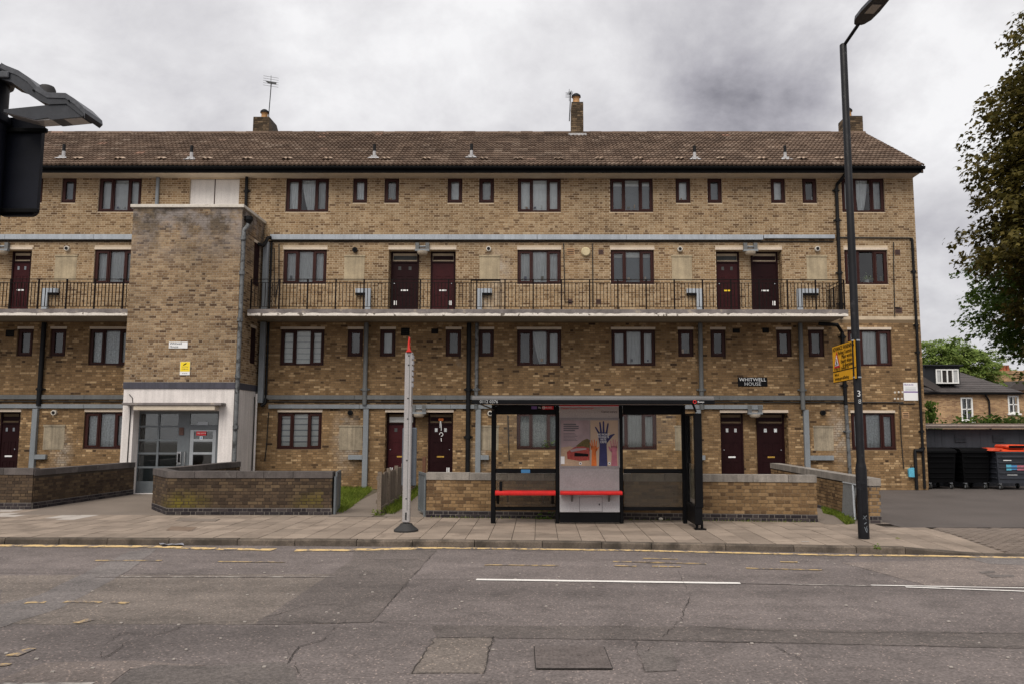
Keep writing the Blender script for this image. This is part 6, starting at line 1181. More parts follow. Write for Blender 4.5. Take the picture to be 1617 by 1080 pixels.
for px, py in ((31, 128), (70, 155), (125, 171)): p = at(px, py, yS); mb = MB(); mb.disc_y((p.x, p.z), 0.007, yS - 0.142, yS - 0.130, 8); build(mb, 'bolt', M['black'], la)
B('clamp', M['lantern_edge'], la, ax(18, 130, yS), ax(33, 130, yS), yS - 0.15, yS - 0.131, az(136, yS, 25), az(126, yS, 25), bev=0.006)
mb = MB(); a, b, c, d_ = at(20, 137, yS), at(93, 177, yS), at(145, 196, yS), at(68, 198, yS)
mb.prism([(ax(22, 183, yS), az(183, yS, 20)), (ax(92, 176, yS), az(176, yS, 90)), (ax(120, 175, yS), az(175, yS, 90)), (ax(147, 194, yS), az(194, yS, 140)), (ax(97, 199, yS), az(199, yS, 95)), (ax(90, 196, yS), az(196, yS, 90)), (ax(70, 199, yS), az(199, yS, 70)), (ax(22, 187, yS), az(187, yS, 20))], 'y', yS - 0.12, yS + 0.02); ln2 = build(mb, 'lantern', M['lantern'], st)
mb = MB(); mb.prism([(ax(24, 188, yS), az(188, yS, 20)), (ax(120, 178, yS), az(178, yS, 120)), (ax(143, 195.5, yS), az(195.5, yS, 140)), (ax(70, 200, yS), az(200, yS, 70))], 'y', yS - 0.11, yS + 0.01); build(mb, 'lamp_lens', M['lens'], ln2)
mb = MB(); pc = at(74, 149, yS + 0.05); mb.lathe([(0.062, -0.05), (0.062, 0.035), (0.05, 0.06), (0.02, 0.072)], tuple(pc), 14); build(mb, 'photocell', M['rubber'], la, True)
bx0, bx1, bz0, bz1 = ax(-2, 300, yS + 0.13), ax(66, 230, yS + 0.13), az(342, yS + 0.13, 30), az(187, yS + 0.13, 30)
mb = MB(); r_ = 0.055; pts = []
for cx2, cz2, a0 in ((bx1 - r_, bz1 - r_, 0), (bx0 + r_, bz1 - r_, 90), (bx0 + r_, bz0 + r_, 180), (bx1 - r_, bz0 + r_, 270)):
    for k in range(6): a = math.radians(a0 + 18 * k); pts.append((cx2 + r_ * math.cos(a), cz2 + r_ * math.sin(a)))
mb.prism(pts, 'y', yS + 0.12, yS + 0.16); bb = build(mb, 'back_board', M['navyblack'], st)
for py in (199, 328): z = az(py, yS, 30); B('mounting_channel', M['black'], bb, bx0 + 0.03, ax(62 if py < 250 else 48, py, yS), yS + 0.085, yS + 0.119, z - 0.018, z + 0.018, bev=0.006)

# ------------------------------------------------------------------ signs on the building
p0, p1 = at(1165, 609.5, YF), at(1211, 595.5, YF)
s1 = B('name_sign', M['ink'], None, p0.x, p1.x, YF - 0.035, YF - 0.010, p0.z, p1.z, bev=0.004); tag(s1, 'black name plate reading Whitwell House on the brick above the doors', 'sign')
zc = (p0.z + p1.z) / 2; xc = (p0.x + p1.x) / 2
text('WHITWELL', 0.155, (xc, YF - 0.038, zc + 0.068), M['net'], s1, sx=1.12); text('HOUSE', 0.155, (xc, YF - 0.038, zc - 0.075), M['net'], s1, sx=1.12)
p0, p1 = at(267, 550, YT), at(297, 540, YT); s2 = B('name_sign', M['white'], None, p0.x, p1.x, YT - 0.03, YT - 0.009, p0.z, p1.z, bev=0.003); tag(s2, 'small white Whitwell House sign high on the stair tower', 'sign')
text('Whitwell', 0.10, (p0.x + 0.03, YT - 0.032, p0.z + 0.145), M['ink'], s2, align='LEFT'); text('House', 0.10, (p0.x + 0.03, YT - 0.032, p0.z + 0.05), M['ink'], s2, align='LEFT')
p0, p1 = at(284.3, 591.8, YT), at(301, 571, YT); s3 = B('camera_sign', M['white'], None, p0.x, p1.x, YT - 0.025, YT - 0.009, p0.z, p1.z); tag(s3, 'yellow surveillance camera sign on the stair tower brickwork', 'sign')
B('sign_face', M['cctv_yellow'], s3, p0.x + 0.008, p1.x - 0.004, YT - 0.028, YT - 0.0255, p0.z + 0.11, p1.z - 0.004); xm = (p0.x + p1.x) / 2
mb = MB(); mb.prism([(xm - 0.07, p1.z - 0.10), (xm - 0.045, p1.z - 0.115), (xm + 0.05, p1.z - 0.06), (xm + 0.03, p1.z - 0.035)], 'y', YT - 0.031, YT - 0.0285); build(mb, 'camera_symbol', M['ink'], s3); text('CCTV', 0.07, (xm, YT - 0.03, p1.z - 0.17), M['grey_ink'], s3); text('IN OPERATION', 0.028, (xm, YT - 0.03, p1.z - 0.235), M['grey_ink'], s3); text('24 HOURS', 0.035, (xm, YT - 0.028, p0.z + 0.05), M['grey_ink'], s3)
p0, p1 = at(1427, 632, YF), at(1448, 604, YF); s4 = B('estate_sign', M['white'], None, p0.x, p1.x, YF - 0.035, YF - 0.010, p0.z, p1.z, bev=0.004); tag(s4, 'white notice with purple stripe near the right corner of the flats', 'sign')
B('purple_stripe', M['purple'], s4, p0.x, p1.x, YF - 0.038, YF - 0.0355, p0.z + 0.265, p0.z + 0.305); text('PRIVATE', 0.085, (p0.x + 0.17, YF - 0.037, p1.z - 0.07), M['purple'], s4); 
for k in range(3): B('text_line', M['blue_grey'], s4, p0.x + 0.05, p1.x - 0.06, YF - 0.037, YF - 0.0355, p1.z - 0.17 - k * 0.045, p1.z - 0.16 - k * 0.045)
for a, b in ((1413, 619), (1419, 618.5), (1425, 618.5), (1413, 629), (1418, 629), (1424, 629)): q = at(a, b, YF); mb = MB(); mb.disc_y((q.x, q.z), 0.035, YF - 0.009, YF - 0.002, 7); build(mb, 'plaster_spot', M['coping'], bld)
q = at(1440, 744, YF - 0.08); bag = thing('blue_bag', 'small light blue plastic bag hanging on the wall beside the drainpipe', 'bag', (q.x, q.y, q.z - 0.2))
mb = MB(); mb.prism([(q.x - 0.11, q.z - 0.17), (q.x + 0.10, q.z - 0.18), (q.x + 0.12, q.z + 0.06), (q.x + 0.05, q.z + 0.13), (q.x - 0.04, q.z + 0.12), (q.x - 0.12, q.z + 0.08)], 'y', YF - 0.11, YF - 0.03); build(mb, 'bag_body', M['cyan'], bag); mb = MB(); mb.tube([(q.x - 0.03, YF - 0.06, q.z + 0.12), (q.x, YF - 0.05, q.z + 0.24), (q.x + 0.04, YF - 0.06, q.z + 0.12)], 0.012, 5); build(mb, 'bag_handle', M['ink'], bag)

# ------------------------------------------------------------------ yard: bin store, bins
SY = 28.2
shd = thing('bin_store', 'low dark grey bin store with felt roof and louvred doors', 'shed', (17.5, SY, 0)); sx_ = ax(1466, 700, SY) - 0.6
B('store_wall', M['shed'], shd, sx_, 26.0, SY, SY + 3.5, 0.0, 1.98)
zf0, zf1, zf2 = az(676, SY - 0.3, 1540), az(672.5, SY - 0.3, 1540), az(668, SY - 0.3, 1540)
B('roof_fascia', M['fascia'], shd, sx_ - 0.1, 26.1, SY - 0.30, SY - 0.25, zf0, zf1); B('felt_roof', M['fascia_top'], shd, sx_ - 0.12, 26.2, SY - 0.33, SY + 3.6, zf1 + 0.002, zf1 + 0.05); B('roof_kerb', M['fascia'], shd, sx_ - 0.12, 26.2, SY - 0.20, SY + 3.6, zf1 + 0.052, zf2)
for px in (1476, 1487, 1548, 1610, 1672):
    xx = ax(px, 700, SY)
    B('door_joint', M['shed_dark'], shd, xx, xx + 0.03, SY - 0.006, SY - 0.0005, 0.05, 1.95)
for a, b in ((1507, 1525), (1567, 1585), (1630, 1648)):
    x0, x1 = ax(a, 690, SY), ax(b, 690, SY); lvr = B('louvre', M['shed_dark'], shd, x0, x1, SY - 0.02, SY - 0.0005, az(698, SY, 1540), az(687, SY, 1540))
    for k in range(5): B('louvre_blade', M['shed'], lvr, x0 + 0.01, x1 - 0.01, SY - 0.045, SY - 0.0205, az(697 - 2.1 * k, SY, 1540), az(696 - 2.1 * k, SY, 1540))
for px in (1482.5, 1543): q = at(px, 706, SY); mb = MB(); mb.tube([(q.x, SY - 0.001, q.z), (q.x, SY - 0.05, q.z), (q.x + 0.03, SY - 0.05, q.z - 0.12)], 0.016, 6); build(mb, 'door_handle', M['chrome'], shd)
B('notice', M['white'], shd, ax(1469, 710, SY), ax(1474.5, 710, SY), SY - 0.006, SY - 0.0005, az(712, SY, 1470), az(706.5, SY, 1470))
def wheelie(label, xc, y0, w, dp, body, lid, group='large wheeled bins by the store', bent=False):
    T = thing('wheeled_bin', label, 'bin', (xc, y0 + dp / 2, 0), group)
    mb = MB(); z0, z1 = 0.22, 1.18; t = 0.06
    lo_ = [(xc - w / 2 + t, y0 + t), (xc + w / 2 - t, y0 + t), (xc + w / 2 - t, y0 + dp - t), (xc - w / 2 + t, y0 + dp - t)]; hi_ = [(xc - w / 2, y0), (xc + w / 2, y0), (xc + w / 2, y0 + dp), (xc - w / 2, y0 + dp)]
    for i in range(4): j = (i + 1) % 4; mb.quad((*lo_[i], z0), (*lo_[j], z0), (*hi_[j], z1), (*hi_[i], z1))
    mb.poly([(*p, z0) for p in reversed(lo_)]); mb.poly([(*p, z1) for p in hi_]); b_ = build(mb, 'bin_body', body, T)
    for k in range(5):
        z = 0.36 + k * 0.17; f = t * (1 - (z - z0) / (z1 - z0))
        B('body_rib', body, b_, xc - w / 2 + f + 0.04, xc + w / 2 - f - 0.04, y0 + f - 0.028, y0 + f + 0.0, z, z + 0.035, bev=0.006); B('body_rib', body, b_, xc - w / 2 + f - 0.025, xc - w / 2 + f, y0 + f + 0.06, y0 + dp - 0.1, z, z + 0.035, bev=0.006)
    B('bin_rim', body, T, xc - w / 2 - 0.035, xc + w / 2 + 0.035, y0 - 0.035, y0 + dp + 0.03, 1.181, 1.245, bev=0.012)
    mb = MB(); prof = [(y0 - 0.03, 1.25), (y0 + 0.1, 1.32), (y0 + dp * 0.5, 1.36), (y0 + dp, 1.33), (y0 + dp + 0.02, 1.25)]; mb.prism(prof, 'x', xc - w / 2 - 0.03, xc + w / 2 + 0.03); ld = build(mb, 'bin_lid', lid, T, True)
    if bent:
        mb = MB(); mb.bbox(xc - w * 0.22, xc + w * 0.30, y0 + 0.02, y0 + dp * 0.7, 1.34, 1.47, b=0.05); build(mb, 'lid_hatch', lid, ld); mb = MB(); mb.prism([(xc - w / 2 - 0.16, 1.27), (xc - w / 2 + 0.05, 1.26), (xc - w / 2 + 0.2, 1.36), (xc - w / 2 - 0.02, 1.35)], 'y', y0 - 0.05, y0 + dp * 0.8); build(mb, 'lid_lip', lid, ld)
        B('hatch_slot', M['bin_black'], ld, xc - w * 0.16, xc + w * 0.24, y0 + 0.005, y0 + 0.019, 1.36, 1.44)
    for sx2 in (-1, 1):
        for yy in (y0 + 0.16, y0 + dp - 0.16):
            xx = xc + sx2 * (w / 2 - 0.14); mb = MB(); mb.tube([(xx - 0.025, yy - 0.05, 0.09), (xx + 0.025, yy - 0.05, 0.09)], 0.088, 14); wh = build(mb, 'wheel', M['wheel'], T)
            mb = MB(); mb.tube([(xx - 0.028, yy - 0.05, 0.09), (xx + 0.028, yy - 0.05, 0.09)], 0.045, 10); build(mb, 'wheel_hub', M['steel_pale'], wh); B('castor_fork', M['steel_pale'], wh, xx - 0.045, xx + 0.045, yy - 0.06, yy + 0.05, 0.178, 0.222)
    mb = MB(); mb.tube([(xc - w / 2 + 0.1, y0 - 0.05, 1.08), (xc - w / 2 + 0.12, y0 - 0.09, 1.08), (xc + w / 2 - 0.12, y0 - 0.09, 1.08), (xc + w / 2 - 0.1, y0 - 0.05, 1.08)], 0.016, 6); build(mb, 'push_bar', body, b_)
    return T
wheelie('black four wheeled bin closest to the corner of the flats', ax(1487, 740, 26.75), 26.75, 0.98, 1.2, M['bin_black'], M['bin_black'])
wheelie('black four wheeled bin between the other black one and the orange lidded one', ax(1542, 740, 26.7), 26.70, 0.92, 1.2, M['bin_black'], M['bin_black'])
gb = wheelie('grey four wheeled bin with orange red lid and mural patch', ax(1606, 740, 26.45), 26.45, 1.30, 1.1, M['bin_grey'], M['bin_red'], bent=True)
xc = ax(1606, 740, 26.45)
for a, b, c, d_, mt_ in ((1589, 1597, 733, 742, 'cyan'), (1597, 1606, 734, 741, 'blue'), (1606, 1622, 734, 742, 'pink')): B('bin_sticker', M[mt_], gb, ax(a, 738, 26.47), ax(b, 738, 26.47), 26.463, 26.47, az(d_, 26.47, 1600), az(c, 26.47, 1600))
B('bin_sticker', M['net'], gb, ax(1584, 726, 26.44), ax(1597, 726, 26.44), 26.436, 26.442, az(727, 26.44, 1600), az(725.6, 26.44, 1600)); B('bin_sticker', M['net'], gb, ax(1590, 749, 26.5), ax(1606, 749, 26.5), 26.482, 26.49, az(749.8, 26.5, 1600), az(748.6, 26.5, 1600))

# ------------------------------------------------------------------ house behind the yard
HY = 50.0
hs = thing('brick_house', 'orange brick house with slate roof, black dormer and white sash windows', 'house', (26, HY, 0))
hx0, hx1 = ax(1455, 640, HY), ax(1640, 640, HY) + 3; ze = az(622, HY, 1540)
hw = [tuple(at(a, d_, HY)[i] for i in (0,)) + (ax(b, 640, HY), az(d_, HY, 1540), az(c, HY, 1540)) for a, b, c, d_ in ((1518.5, 1536, 627, 664), (1592.5, 1609, 624, 652))]
mb = MB(); wall_grid(mb, hx0, hx1, 0, ze, hw, HY, HY + 0.15); build(mb, 'house_wall', M['house_brick'], hs)
B('house_end', M['house_brick'], hs, hx0, hx1, HY + 1.5, HY + 8, 0, ze - 0.05)
for a, b, c, d_ in hw:
    mb = MB(); ring(mb, a, b, c, d_, 0.09, HY - 0.02, HY + 0.08); mb.box(a + 0.09, b - 0.09, HY, HY + 0.06, (c + d_) / 2 - 0.03, (c + d_) / 2 + 0.03); mb.box((a + b) / 2 - 0.025, (a + b) / 2 + 0.025, HY, HY + 0.05, c + 0.09, d_ - 0.09); mb.box(a - 0.08, b + 0.08, HY - 0.1, HY - 0.021, c - 0.10, c - 0.002)
    w_ = build(mb, 'window', M['upvc'], hs)
    B('pane', M['glass'], w_, a + 0.09, b - 0.09, HY + 0.09, HY + 0.10, c + 0.09, d_ - 0.09); B('dark_room', M['dim'], w_, a, b, HY + 0.4, HY + 0.42, c, d_)
B('house_gutter', M['black'], hs, hx0 - 0.2, hx1, HY - 0.25, HY - 0.12, ze - 0.02, ze + 0.10); mb = MB(); xx = ax(1561, 640, HY); mb.tube([(xx - 0.25, HY - 0.15, ze), (xx, HY - 0.08, ze - 0.4), (xx, HY - 0.08, 0)], 0.06, 8); build(mb, 'downpipe', M['pipe'], hs)
zr_ = az(588, HY + 4.5, 1515); xr0, xr1 = ax(1516, 590, HY + 4.5), hx0 - 1
mb = MB(); xe = ax(1612, 618, HY); mb.quad((hx0 - 0.3, HY - 0.2, ze + 0.1), (xe, HY - 0.2, ze + 0.1), (xr0, HY + 4.5, zr_), (hx0 - 0.3, HY + 4.5, zr_)); mb.quad((xe, HY - 0.2, ze + 0.1), (xe, HY + 9, ze + 0.1), (xr0, HY + 4.5, zr_), (xr0, HY + 4.5, zr_))
hr = build(mb, 'house_roof', M['slate'], hs)
n_ = 11
for r in range(n_):                                   # slate courses
    t0, t1 = r / n_, (r + 1.05) / n_; lerp = lambda a, b, t: a + (b - a) * t
    mb = MB(); y0, y1, z0, z1 = lerp(HY - 0.2, HY + 4.5, t0), lerp(HY - 0.2, HY + 4.5, t1), lerp(ze + 0.1, zr_, t0) + 0.05, lerp(ze + 0.1, zr_, t1) + 0.02
    mb.quad((hx0 - 0.3, y0, z0), (lerp(xe, xr0, t0), y0, z0), (lerp(xe, xr0, t1), y1, z1), (hx0 - 0.3, y1, z1)); mb.quad((hx0 - 0.3, y0, z0 - 0.04), (lerp(xe, xr0, t0), y0, z0 - 0.04), (lerp(xe, xr0, t0), y0, z0), (hx0 - 0.3, y0, z0)); build(mb, 'slate_course', M['slate'], hr)
DY = HY + 0.5
dx0, dx1 = ax(1461, 590, DY), ax(1517, 590, DY); mb = MB(); mb.box(dx0, dx1, DY + 0.1, DY + 5, az(606, DY, 1490), az(578, DY, 1490)); dm = build(mb, 'dormer', M['dormer'], hs); B('dormer_roof', M['dormer'], dm, dx0 - 0.1, dx1 + 0.15, DY - 0.1, DY + 5, az(577.5, DY, 1490), az(575.5, DY, 1490))
wx0, wx1, wz0, wz1 = ax(1478, 590, DY), ax(1514, 590, DY), az(605, DY, 1490), az(582.5, DY, 1490)
mb = MB(); ring(mb, wx0, wx1, wz0, wz1, 0.07, DY, DY + 0.09)
for t in (0.25, 0.5, 0.74): mb.box(wx0 + (wx1 - wx0) * t - 0.04, wx0 + (wx1 - wx0) * t + 0.04, DY, DY + 0.08, wz0 + 0.07, wz1 - 0.07)
dw_ = build(mb, 'window', M['upvc'], dm); B('pane', M['dim'], dm, wx0, wx1, DY + 0.06, DY + 0.09, wz0 + 0.05, wz1 - 0.05)
for t0, t1 in ((0.02, 0.2), (0.78, 0.98)): B('curtain', M['net'], dm, wx0 + (wx1 - wx0) * t0, wx0 + (wx1 - wx0) * t1, DY + 0.045, DY + 0.055, wz0 + 0.07, wz1 - 0.07)
mb = MB(); a, b = at(1463, 596, HY - 0.3), at(1479, 608, HY - 0.3); mb.prism([(a.x - 0.6, a.z + 0.3), (b.x, b.z), (b.x + 0.2, b.z - 0.12), (b.x - 0.1, b.z - 0.35), (a.x - 0.6, a.z - 0.25)], 'y', HY - 0.4, HY - 0.21); build(mb, 'parapet', M['slate'], hs)
h2 = thing('terraced_house', 'distant brick chimney stack and roof with red clay pots', 'house', (33, 62, 0)); H2 = 62.0
c0, c1 = ax(1582, 600, H2), ax(1625, 600, H2); zt2 = az(585, H2, 1600)
B('chimney_stack', M['house_brick'], h2, c0, c1, H2, H2 + 1.2, 0, zt2 - 0.25); B('stack_band', M['house_brick'], h2, c0 - 0.1, c1 + 0.1, H2 - 0.1, H2 + 1.3, az(602, H2, 1600), az(600, H2, 1600)); B('stack_cap', M['house_brick'], h2, c0 - 0.08, c1 + 0.08, H2 - 0.08, H2 + 1.28, zt2 - 0.248, zt2)
for px in (1587, 1591.5, 1597): mb = MB(); mb.lathe([(0.13, 0), (0.11, 0.42), (0.14, 0.46)], (ax(px, 580, H2), H2 + 0.5, zt2), 10); build(mb, 'chimney_pot', M['pot_red'], h2, True)
mb = MB(); e_ = az(616, H2 - 2, 1600); mb.prism([(ax(1560, 610, H2), e_), (ax(1660, 610, H2) + 4, e_), (ax(1660, 610, H2) + 4, az(604, H2, 1600)), (ax(1578, 610, H2), az(604, H2, 1600))], 'y', H2 - 2.5, H2 - 0.3); build(mb, 'house_roof', M['slate'], h2); B('house_wall', M['house_brick'], h2, ax(1560, 610, H2), ax(1660, 610, H2) + 4, H2 - 2.2, H2 + 3, 0, e_); B('lead_valley', M['lead'], h2, ax(1574, 608, H2 - 2.8), ax(1583, 608, H2 - 2.8), H2 - 2.8, H2 - 2.6, az(609.5, H2 - 2.8, 1578), az(603.5, H2 - 2.8, 1578))

# ------------------------------------------------------------------ trees and plants
def leaf(mb, c, nrm_, fwd, s, lobes=True):
    side = nrm_.cross(fwd)
    P = [(0, 0.0, 0), (0.28, 0.12, .06), (0.50, 0.42, -.02), (0.22, 0.50, .03), (0.0, 1.0, -.12), (-0.22, 0.50, .03), (-0.50, 0.42, -.02), (-0.28, 0.12, .06)] if lobes else [(0, 0, 0), (0.32, 0.45, .05), (0, 1.0, -.08), (-0.32, 0.45, .05)]
    n = len(mb.v); mb.v += [tuple(c + (side * a + fwd * (b - 0.4) + nrm_ * h) * s) for a, b, h in P]
    if lobes: mb.f += [(n, n + 1, n + 3, n + 5), (n + 1, n + 2, n + 3), (n + 3, n + 4, n + 5), (n, n + 5, n + 7), (n + 5, n + 6, n + 7)]; mb.mi += [0] * 5
    else: mb.f.append((n, n + 1, n + 2, n + 3)); mb.mi.append(0)
def spray_tree(name, label, base, trunk_h, trunk_r, center, radii, ncl, per, lsize, lm, spread, droop, group=None, lobes=True, shell=0.55, keep=None, shape=None, R=None):
    R = R or random.Random(hash(label) % 9999 if False else len(label) * 131)
    T = thing(name, label, 'tree', base, group); C = Vector(center); Rd = Vector(radii); mb = MB(); limbs = MB(); b = Vector(base)
    top = Vector((C.x, C.y, C.z + Rd.z * 0.35))
    limbs.tube([b, b + Vector((0.05, 0.1, trunk_h * 0.5)), Vector((C.x * 0.3 + b.x * 0.7, C.y * 0.3 + b.y * 0.7, trunk_h)), C, top], [trunk_r * 1.15, trunk_r * 0.9, trunk_r * 0.75, trunk_r * 0.4, trunk_r * 0.1], 10)
    tr = build(limbs, 'trunk', M['bark'], T, True); cl = []
    for k in range(ncl):
        while True:
            v = Vector((R.uniform(-1, 1), R.uniform(-1, 1), R.uniform(-1, 1)))
            if 0.05 < v.length <= 1: break
        v = v.normalized() * (shell + (1 - shell) * R.random() ** 0.6) * (0.82 + 0.22 * math.sin(v.x * 5 + 1.3 * k % 3) * math.sin(v.z * 7) + R.uniform(-0.06, 0.14))
        if shape: v = shape(v)
        p = C + Vector((v.x * Rd.x, v.y * Rd.y, v.z * Rd.z))
        if keep and not keep(p): continue
        cl.append((p, v))
    br = MB()
    for k, (p, v) in enumerate(cl):
        outw = Vector((v.x, v.y, 0.0)); outw = outw.normalized() if outw.length > 0.05 else Vector((1, 0, 0))
        if k % 6 == 0:
            a = Vector((C.x, C.y, max(trunk_h * 0.8, min(p.z - 0.3 * (p - C).length, C.z + Rd.z * 0.3)))); br.tube([a, a.lerp(p, 0.5) + Vector((0, 0, 0.25)), p], [trunk_r * 0.16, trunk_r * 0.09, 0.012], 5)
        axis = (outw + Vector((0, 0, -droop + R.uniform(-0.25, 0.2)))).normalized(); up_ = (Vector((0, 0, 1)) - axis * axis.z).normalized(); sd_ = axis.cross(up_)
        for q in range(per):
            a, t, h = R.gauss(0, 0.42), R.uniform(-1.0, 1.0), R.gauss(0, 0.16)
            c = p + (axis * t + sd_ * a * (1.15 - 0.5 * t) + up_ * (h - 0.18 * t * t)) * spread
            nn = (up_ + Vector((R.gauss(0, 0.45), R.gauss(0, 0.45), R.gauss(0, 0.3)))).normalized(); f_ = (axis * 0.8 + sd_ * R.gauss(0, 0.6) + Vector((0, 0, -0.35))).normalized(); f_ = (f_ - nn * f_.dot(nn)).normalized()
            leaf(mb, c, nn, f_, lsize * R.uniform(0.65, 1.25), lobes)
    if br.v: build(br, 'limb', M['bark'], T, True)
    build(mb, 'crown', lm, T); return T
def mshape(v):                                        # broad below the middle, narrowing upward
    k = 1.0 - 0.25 * abs(v.z) if v.z < 0 else 1.0 - 0.42 * v.z ** 1.2
    return Vector((v.x * k, v.y * k, v.z))
spray_tree('maple_tree', 'large dark bronze leaved maple at the right edge', (21.6, 29.5, 0), 4.5, 0.32, (21.75, 29.5, 11.2), (5.65, 4.8, 9.8), 1350, 70, 0.215, M['leaf_dark'], 0.92, 0.36, keep=lambda p: p.x < 22.8 and p.z > 5.2, shape=mshape, shell=0.42)
spray_tree('ash_tree', 'bright green tree showing through behind the bronze maple', (22.5, 34.5, 0), 4, 0.25, (22.2, 34.5, 7.6), (3.9, 3.5, 3.8), 260, 55, 0.20, M['leaf_green'], 0.7, 0.3, shell=0.5)
for lab, bx, by, cz, rx, rz_, n in (('pale green tree behind the dormer, beside the flats', 1487, 60, 6.9, 2.4, 2.4, 120), ('rounded green tree rising above the slate roof', 1527, 60, 6.2, 2.9, 2.1, 140), ('small green tree low between the roof and the far chimney', 1580, 66, 5.7, 1.5, 1.9, 70)):
    x_ = ax(bx, 580, by); spray_tree('background_tree', lab, (x_, by, 0), 2.5, 0.2, (x_, by, cz), (rx, 2.0, rz_), int(n * 1.3), 70, 0.22, M['leaf_far'], 0.55, 0.15, group='trees beyond the brick house', lobes=False)
def bush(name, label, c, rad, n, size, lm, cat='plant', group=None, flat_=1.0):
    R = random.Random(len(label) * 17 + int(c[0] * 10)); mb = MB(); T = thing(name, label, cat, c, group); st_ = MB()
    for k in range(n):
        v = Vector((R.gauss(0, 0.5), R.gauss(0, 0.5), abs(R.gauss(0.2, 0.45)) * flat_)); p = Vector(c) + v * rad
        nn = Vector((R.gauss(0, 0.6), R.gauss(-0.3, 0.6), 1)).normalized(); f_ = (v.normalized() + Vector((R.gauss(0, 0.5), R.gauss(0, 0.5), 0.1))).normalized(); f_ = (f_ - nn * f_.dot(nn)).normalized(); leaf(mb, p, nn, f_, size * R.uniform(0.6, 1.3), False)
        if k % 12 == 0: st_.tube([Vector(c), p], [0.008, 0.003], 4)
    build(mb, 'foliage', lm, T); build(st_, 'stem', M['leafgreen'], T); return T
q = gp(863, 818); bush('weed', 'leafy green weed at the foot of the shelter left of the poster panel', (q.x, q.y, 0), 0.20, 150, 0.075, M['leaf_green'])
q = gp(1031, 818); bush('weed', 'leafy green weed under the right bay of the shelter', (q.x, q.y, 0), 0.16, 90, 0.07, M['leaf_green'])
q = gp(1387, 867); bush('weed', 'tiny green weed in a kerb joint right of the lamp post', (q.x, q.y + 0.04, 0.0), 0.07, 40, 0.04, M['leaf_green'])
q = gp(596, 812); bush('weed', 'low green weed at the foot of the end fence post', (q.x, q.y, 0), 0.14, 80, 0.05, M['grass'])
for px, w, n, lab in ((1556, 1.1, 260, 'broad green shrub spilling over the bin store roof by the sash window'), (1610, 1.0, 220, 'yellowish shrub above the bin store roof at the right edge')): q = at(px, 664, 33.0); bush('shrub', lab, (q.x, 33.0, q.z - 0.15), w, n, 0.20, M['leaf_far'] if px > 1600 else M['leaf_green'], 'shrub', flat_=0.35)
q = at(1470, 655, 32.5); iv = thing('ivy', 'bright green ivy column between the flats and the brick house', 'ivy', (q.x, 32.5, 0)); mb = MB()
R = random.Random(5)
for k in range(420):
    t = R.random(); p = Vector((q.x + R.gauss(0, 0.16) * (1.4 - t), 32.5 + R.gauss(0, 0.2), 1.6 + 1.5 * t)); nn = Vector((R.gauss(0, 0.5), -1, R.gauss(0.3, 0.4))).normalized(); f_ = Vector((R.gauss(0, 0.5), 0, -1)).normalized(); f_ = (f_ - nn * f_.dot(nn)).normalized(); leaf(mb, p, nn, f_, 0.14, False)
build(mb, 'foliage', M['leaf_green'], iv); mb = MB(); mb.tube([(q.x, 32.55, 0), (q.x + 0.05, 32.55, 1.6), (q.x, 32.5, 3.0)], [0.05, 0.04, 0.01], 6); build(mb, 'stem', M['bark'], iv)
# pot plant on the sill of the unlit window
q = at(1369, 437, YF + 0.16); pp = bush('potted_plant', 'pale green bushy pot plant on the sill of the dark window', (q.x, YF + 0.20, 6.95), 0.16, 120, 0.06, leaf_mat('pot_leaf', (0.22, 0.30, 0.13), (0.42, 0.50, 0.28), 0.2), 'plant')
mb = MB(); mb.lathe([(0.06, -0.13), (0.085, 0.0)], (q.x, YF + 0.20, 6.955), 12); build(mb, 'pot', M['white_blind'], pp)
q = at(866, 698, YF + 0.1); bush('potted_plant', 'leafy plant inside the ground floor window behind the shelter glass', (q.x, YF + 0.14, 1.36), 0.22, 90, 0.09, M['leaf_green'], 'plant')
# grass
def grass(name, label, poly, n, h, z=0.0):
    R = random.Random(len(label)); mb = MB(); xs = [p[0] for p in poly]; ys = [p[1] for p in poly]
    def inside(x, y):
        c = False; j = len(poly) - 1
        for i in range(len(poly)):
            if (poly[i][1] > y) != (poly[j][1] > y) and x < (poly[j][0] - poly[i][0]) * (y - poly[i][1]) / (poly[j][1] - poly[i][1]) + poly[i][0]: c = not c
            j = i
        return c
    k = 0
    while k < n:
        x, y = R.uniform(min(xs), max(xs)), R.uniform(min(ys), max(ys))
        if not inside(x, y): continue
        k += 1; a = R.uniform(0, 6.28); w = 0.007; hh = h * R.uniform(0.4, 1.2); lx_, ly_ = R.gauss(0, 0.45) * hh, R.gauss(0, 0.45) * hh; c, s = math.cos(a) * w, math.sin(a) * w
        n0 = len(mb.v); mb.v += [(x - c, y - s, z), (x + c, y + s, z), (x + lx_ * 0.5 + c * 0.6, y + ly_ * 0.5 + s * 0.6, z + hh * 0.65), (x + lx_, y + ly_, z + hh)]; mb.f += [(n0, n0 + 1, n0 + 2), (n0, n0 + 2, n0 + 3)]; mb.mi += [0, 0]
    o = build(mb, name, M['grass'], None, kind='stuff'); o['label'] = label; return o
G = lambda a, b: (gp(a, b).x, gp(a, b).y)
tag(grass('grass', 'patch of bright grass behind the mossy wall by the path', [G(536, 768), G(582, 770), G(586, 776), G(556, 800), G(540, 810), G(520, 806)], 5200, 0.13), 'patch of bright grass behind the mossy wall by the path', 'grass')
tag(grass('grass', 'rough grass strip along the foot of the timber fence', [G(606, 810), G(628, 790), G(660, 765), G(672, 770), G(640, 800), G(622, 812)], 3200, 0.16), 'rough grass strip along the foot of the timber fence', 'grass')
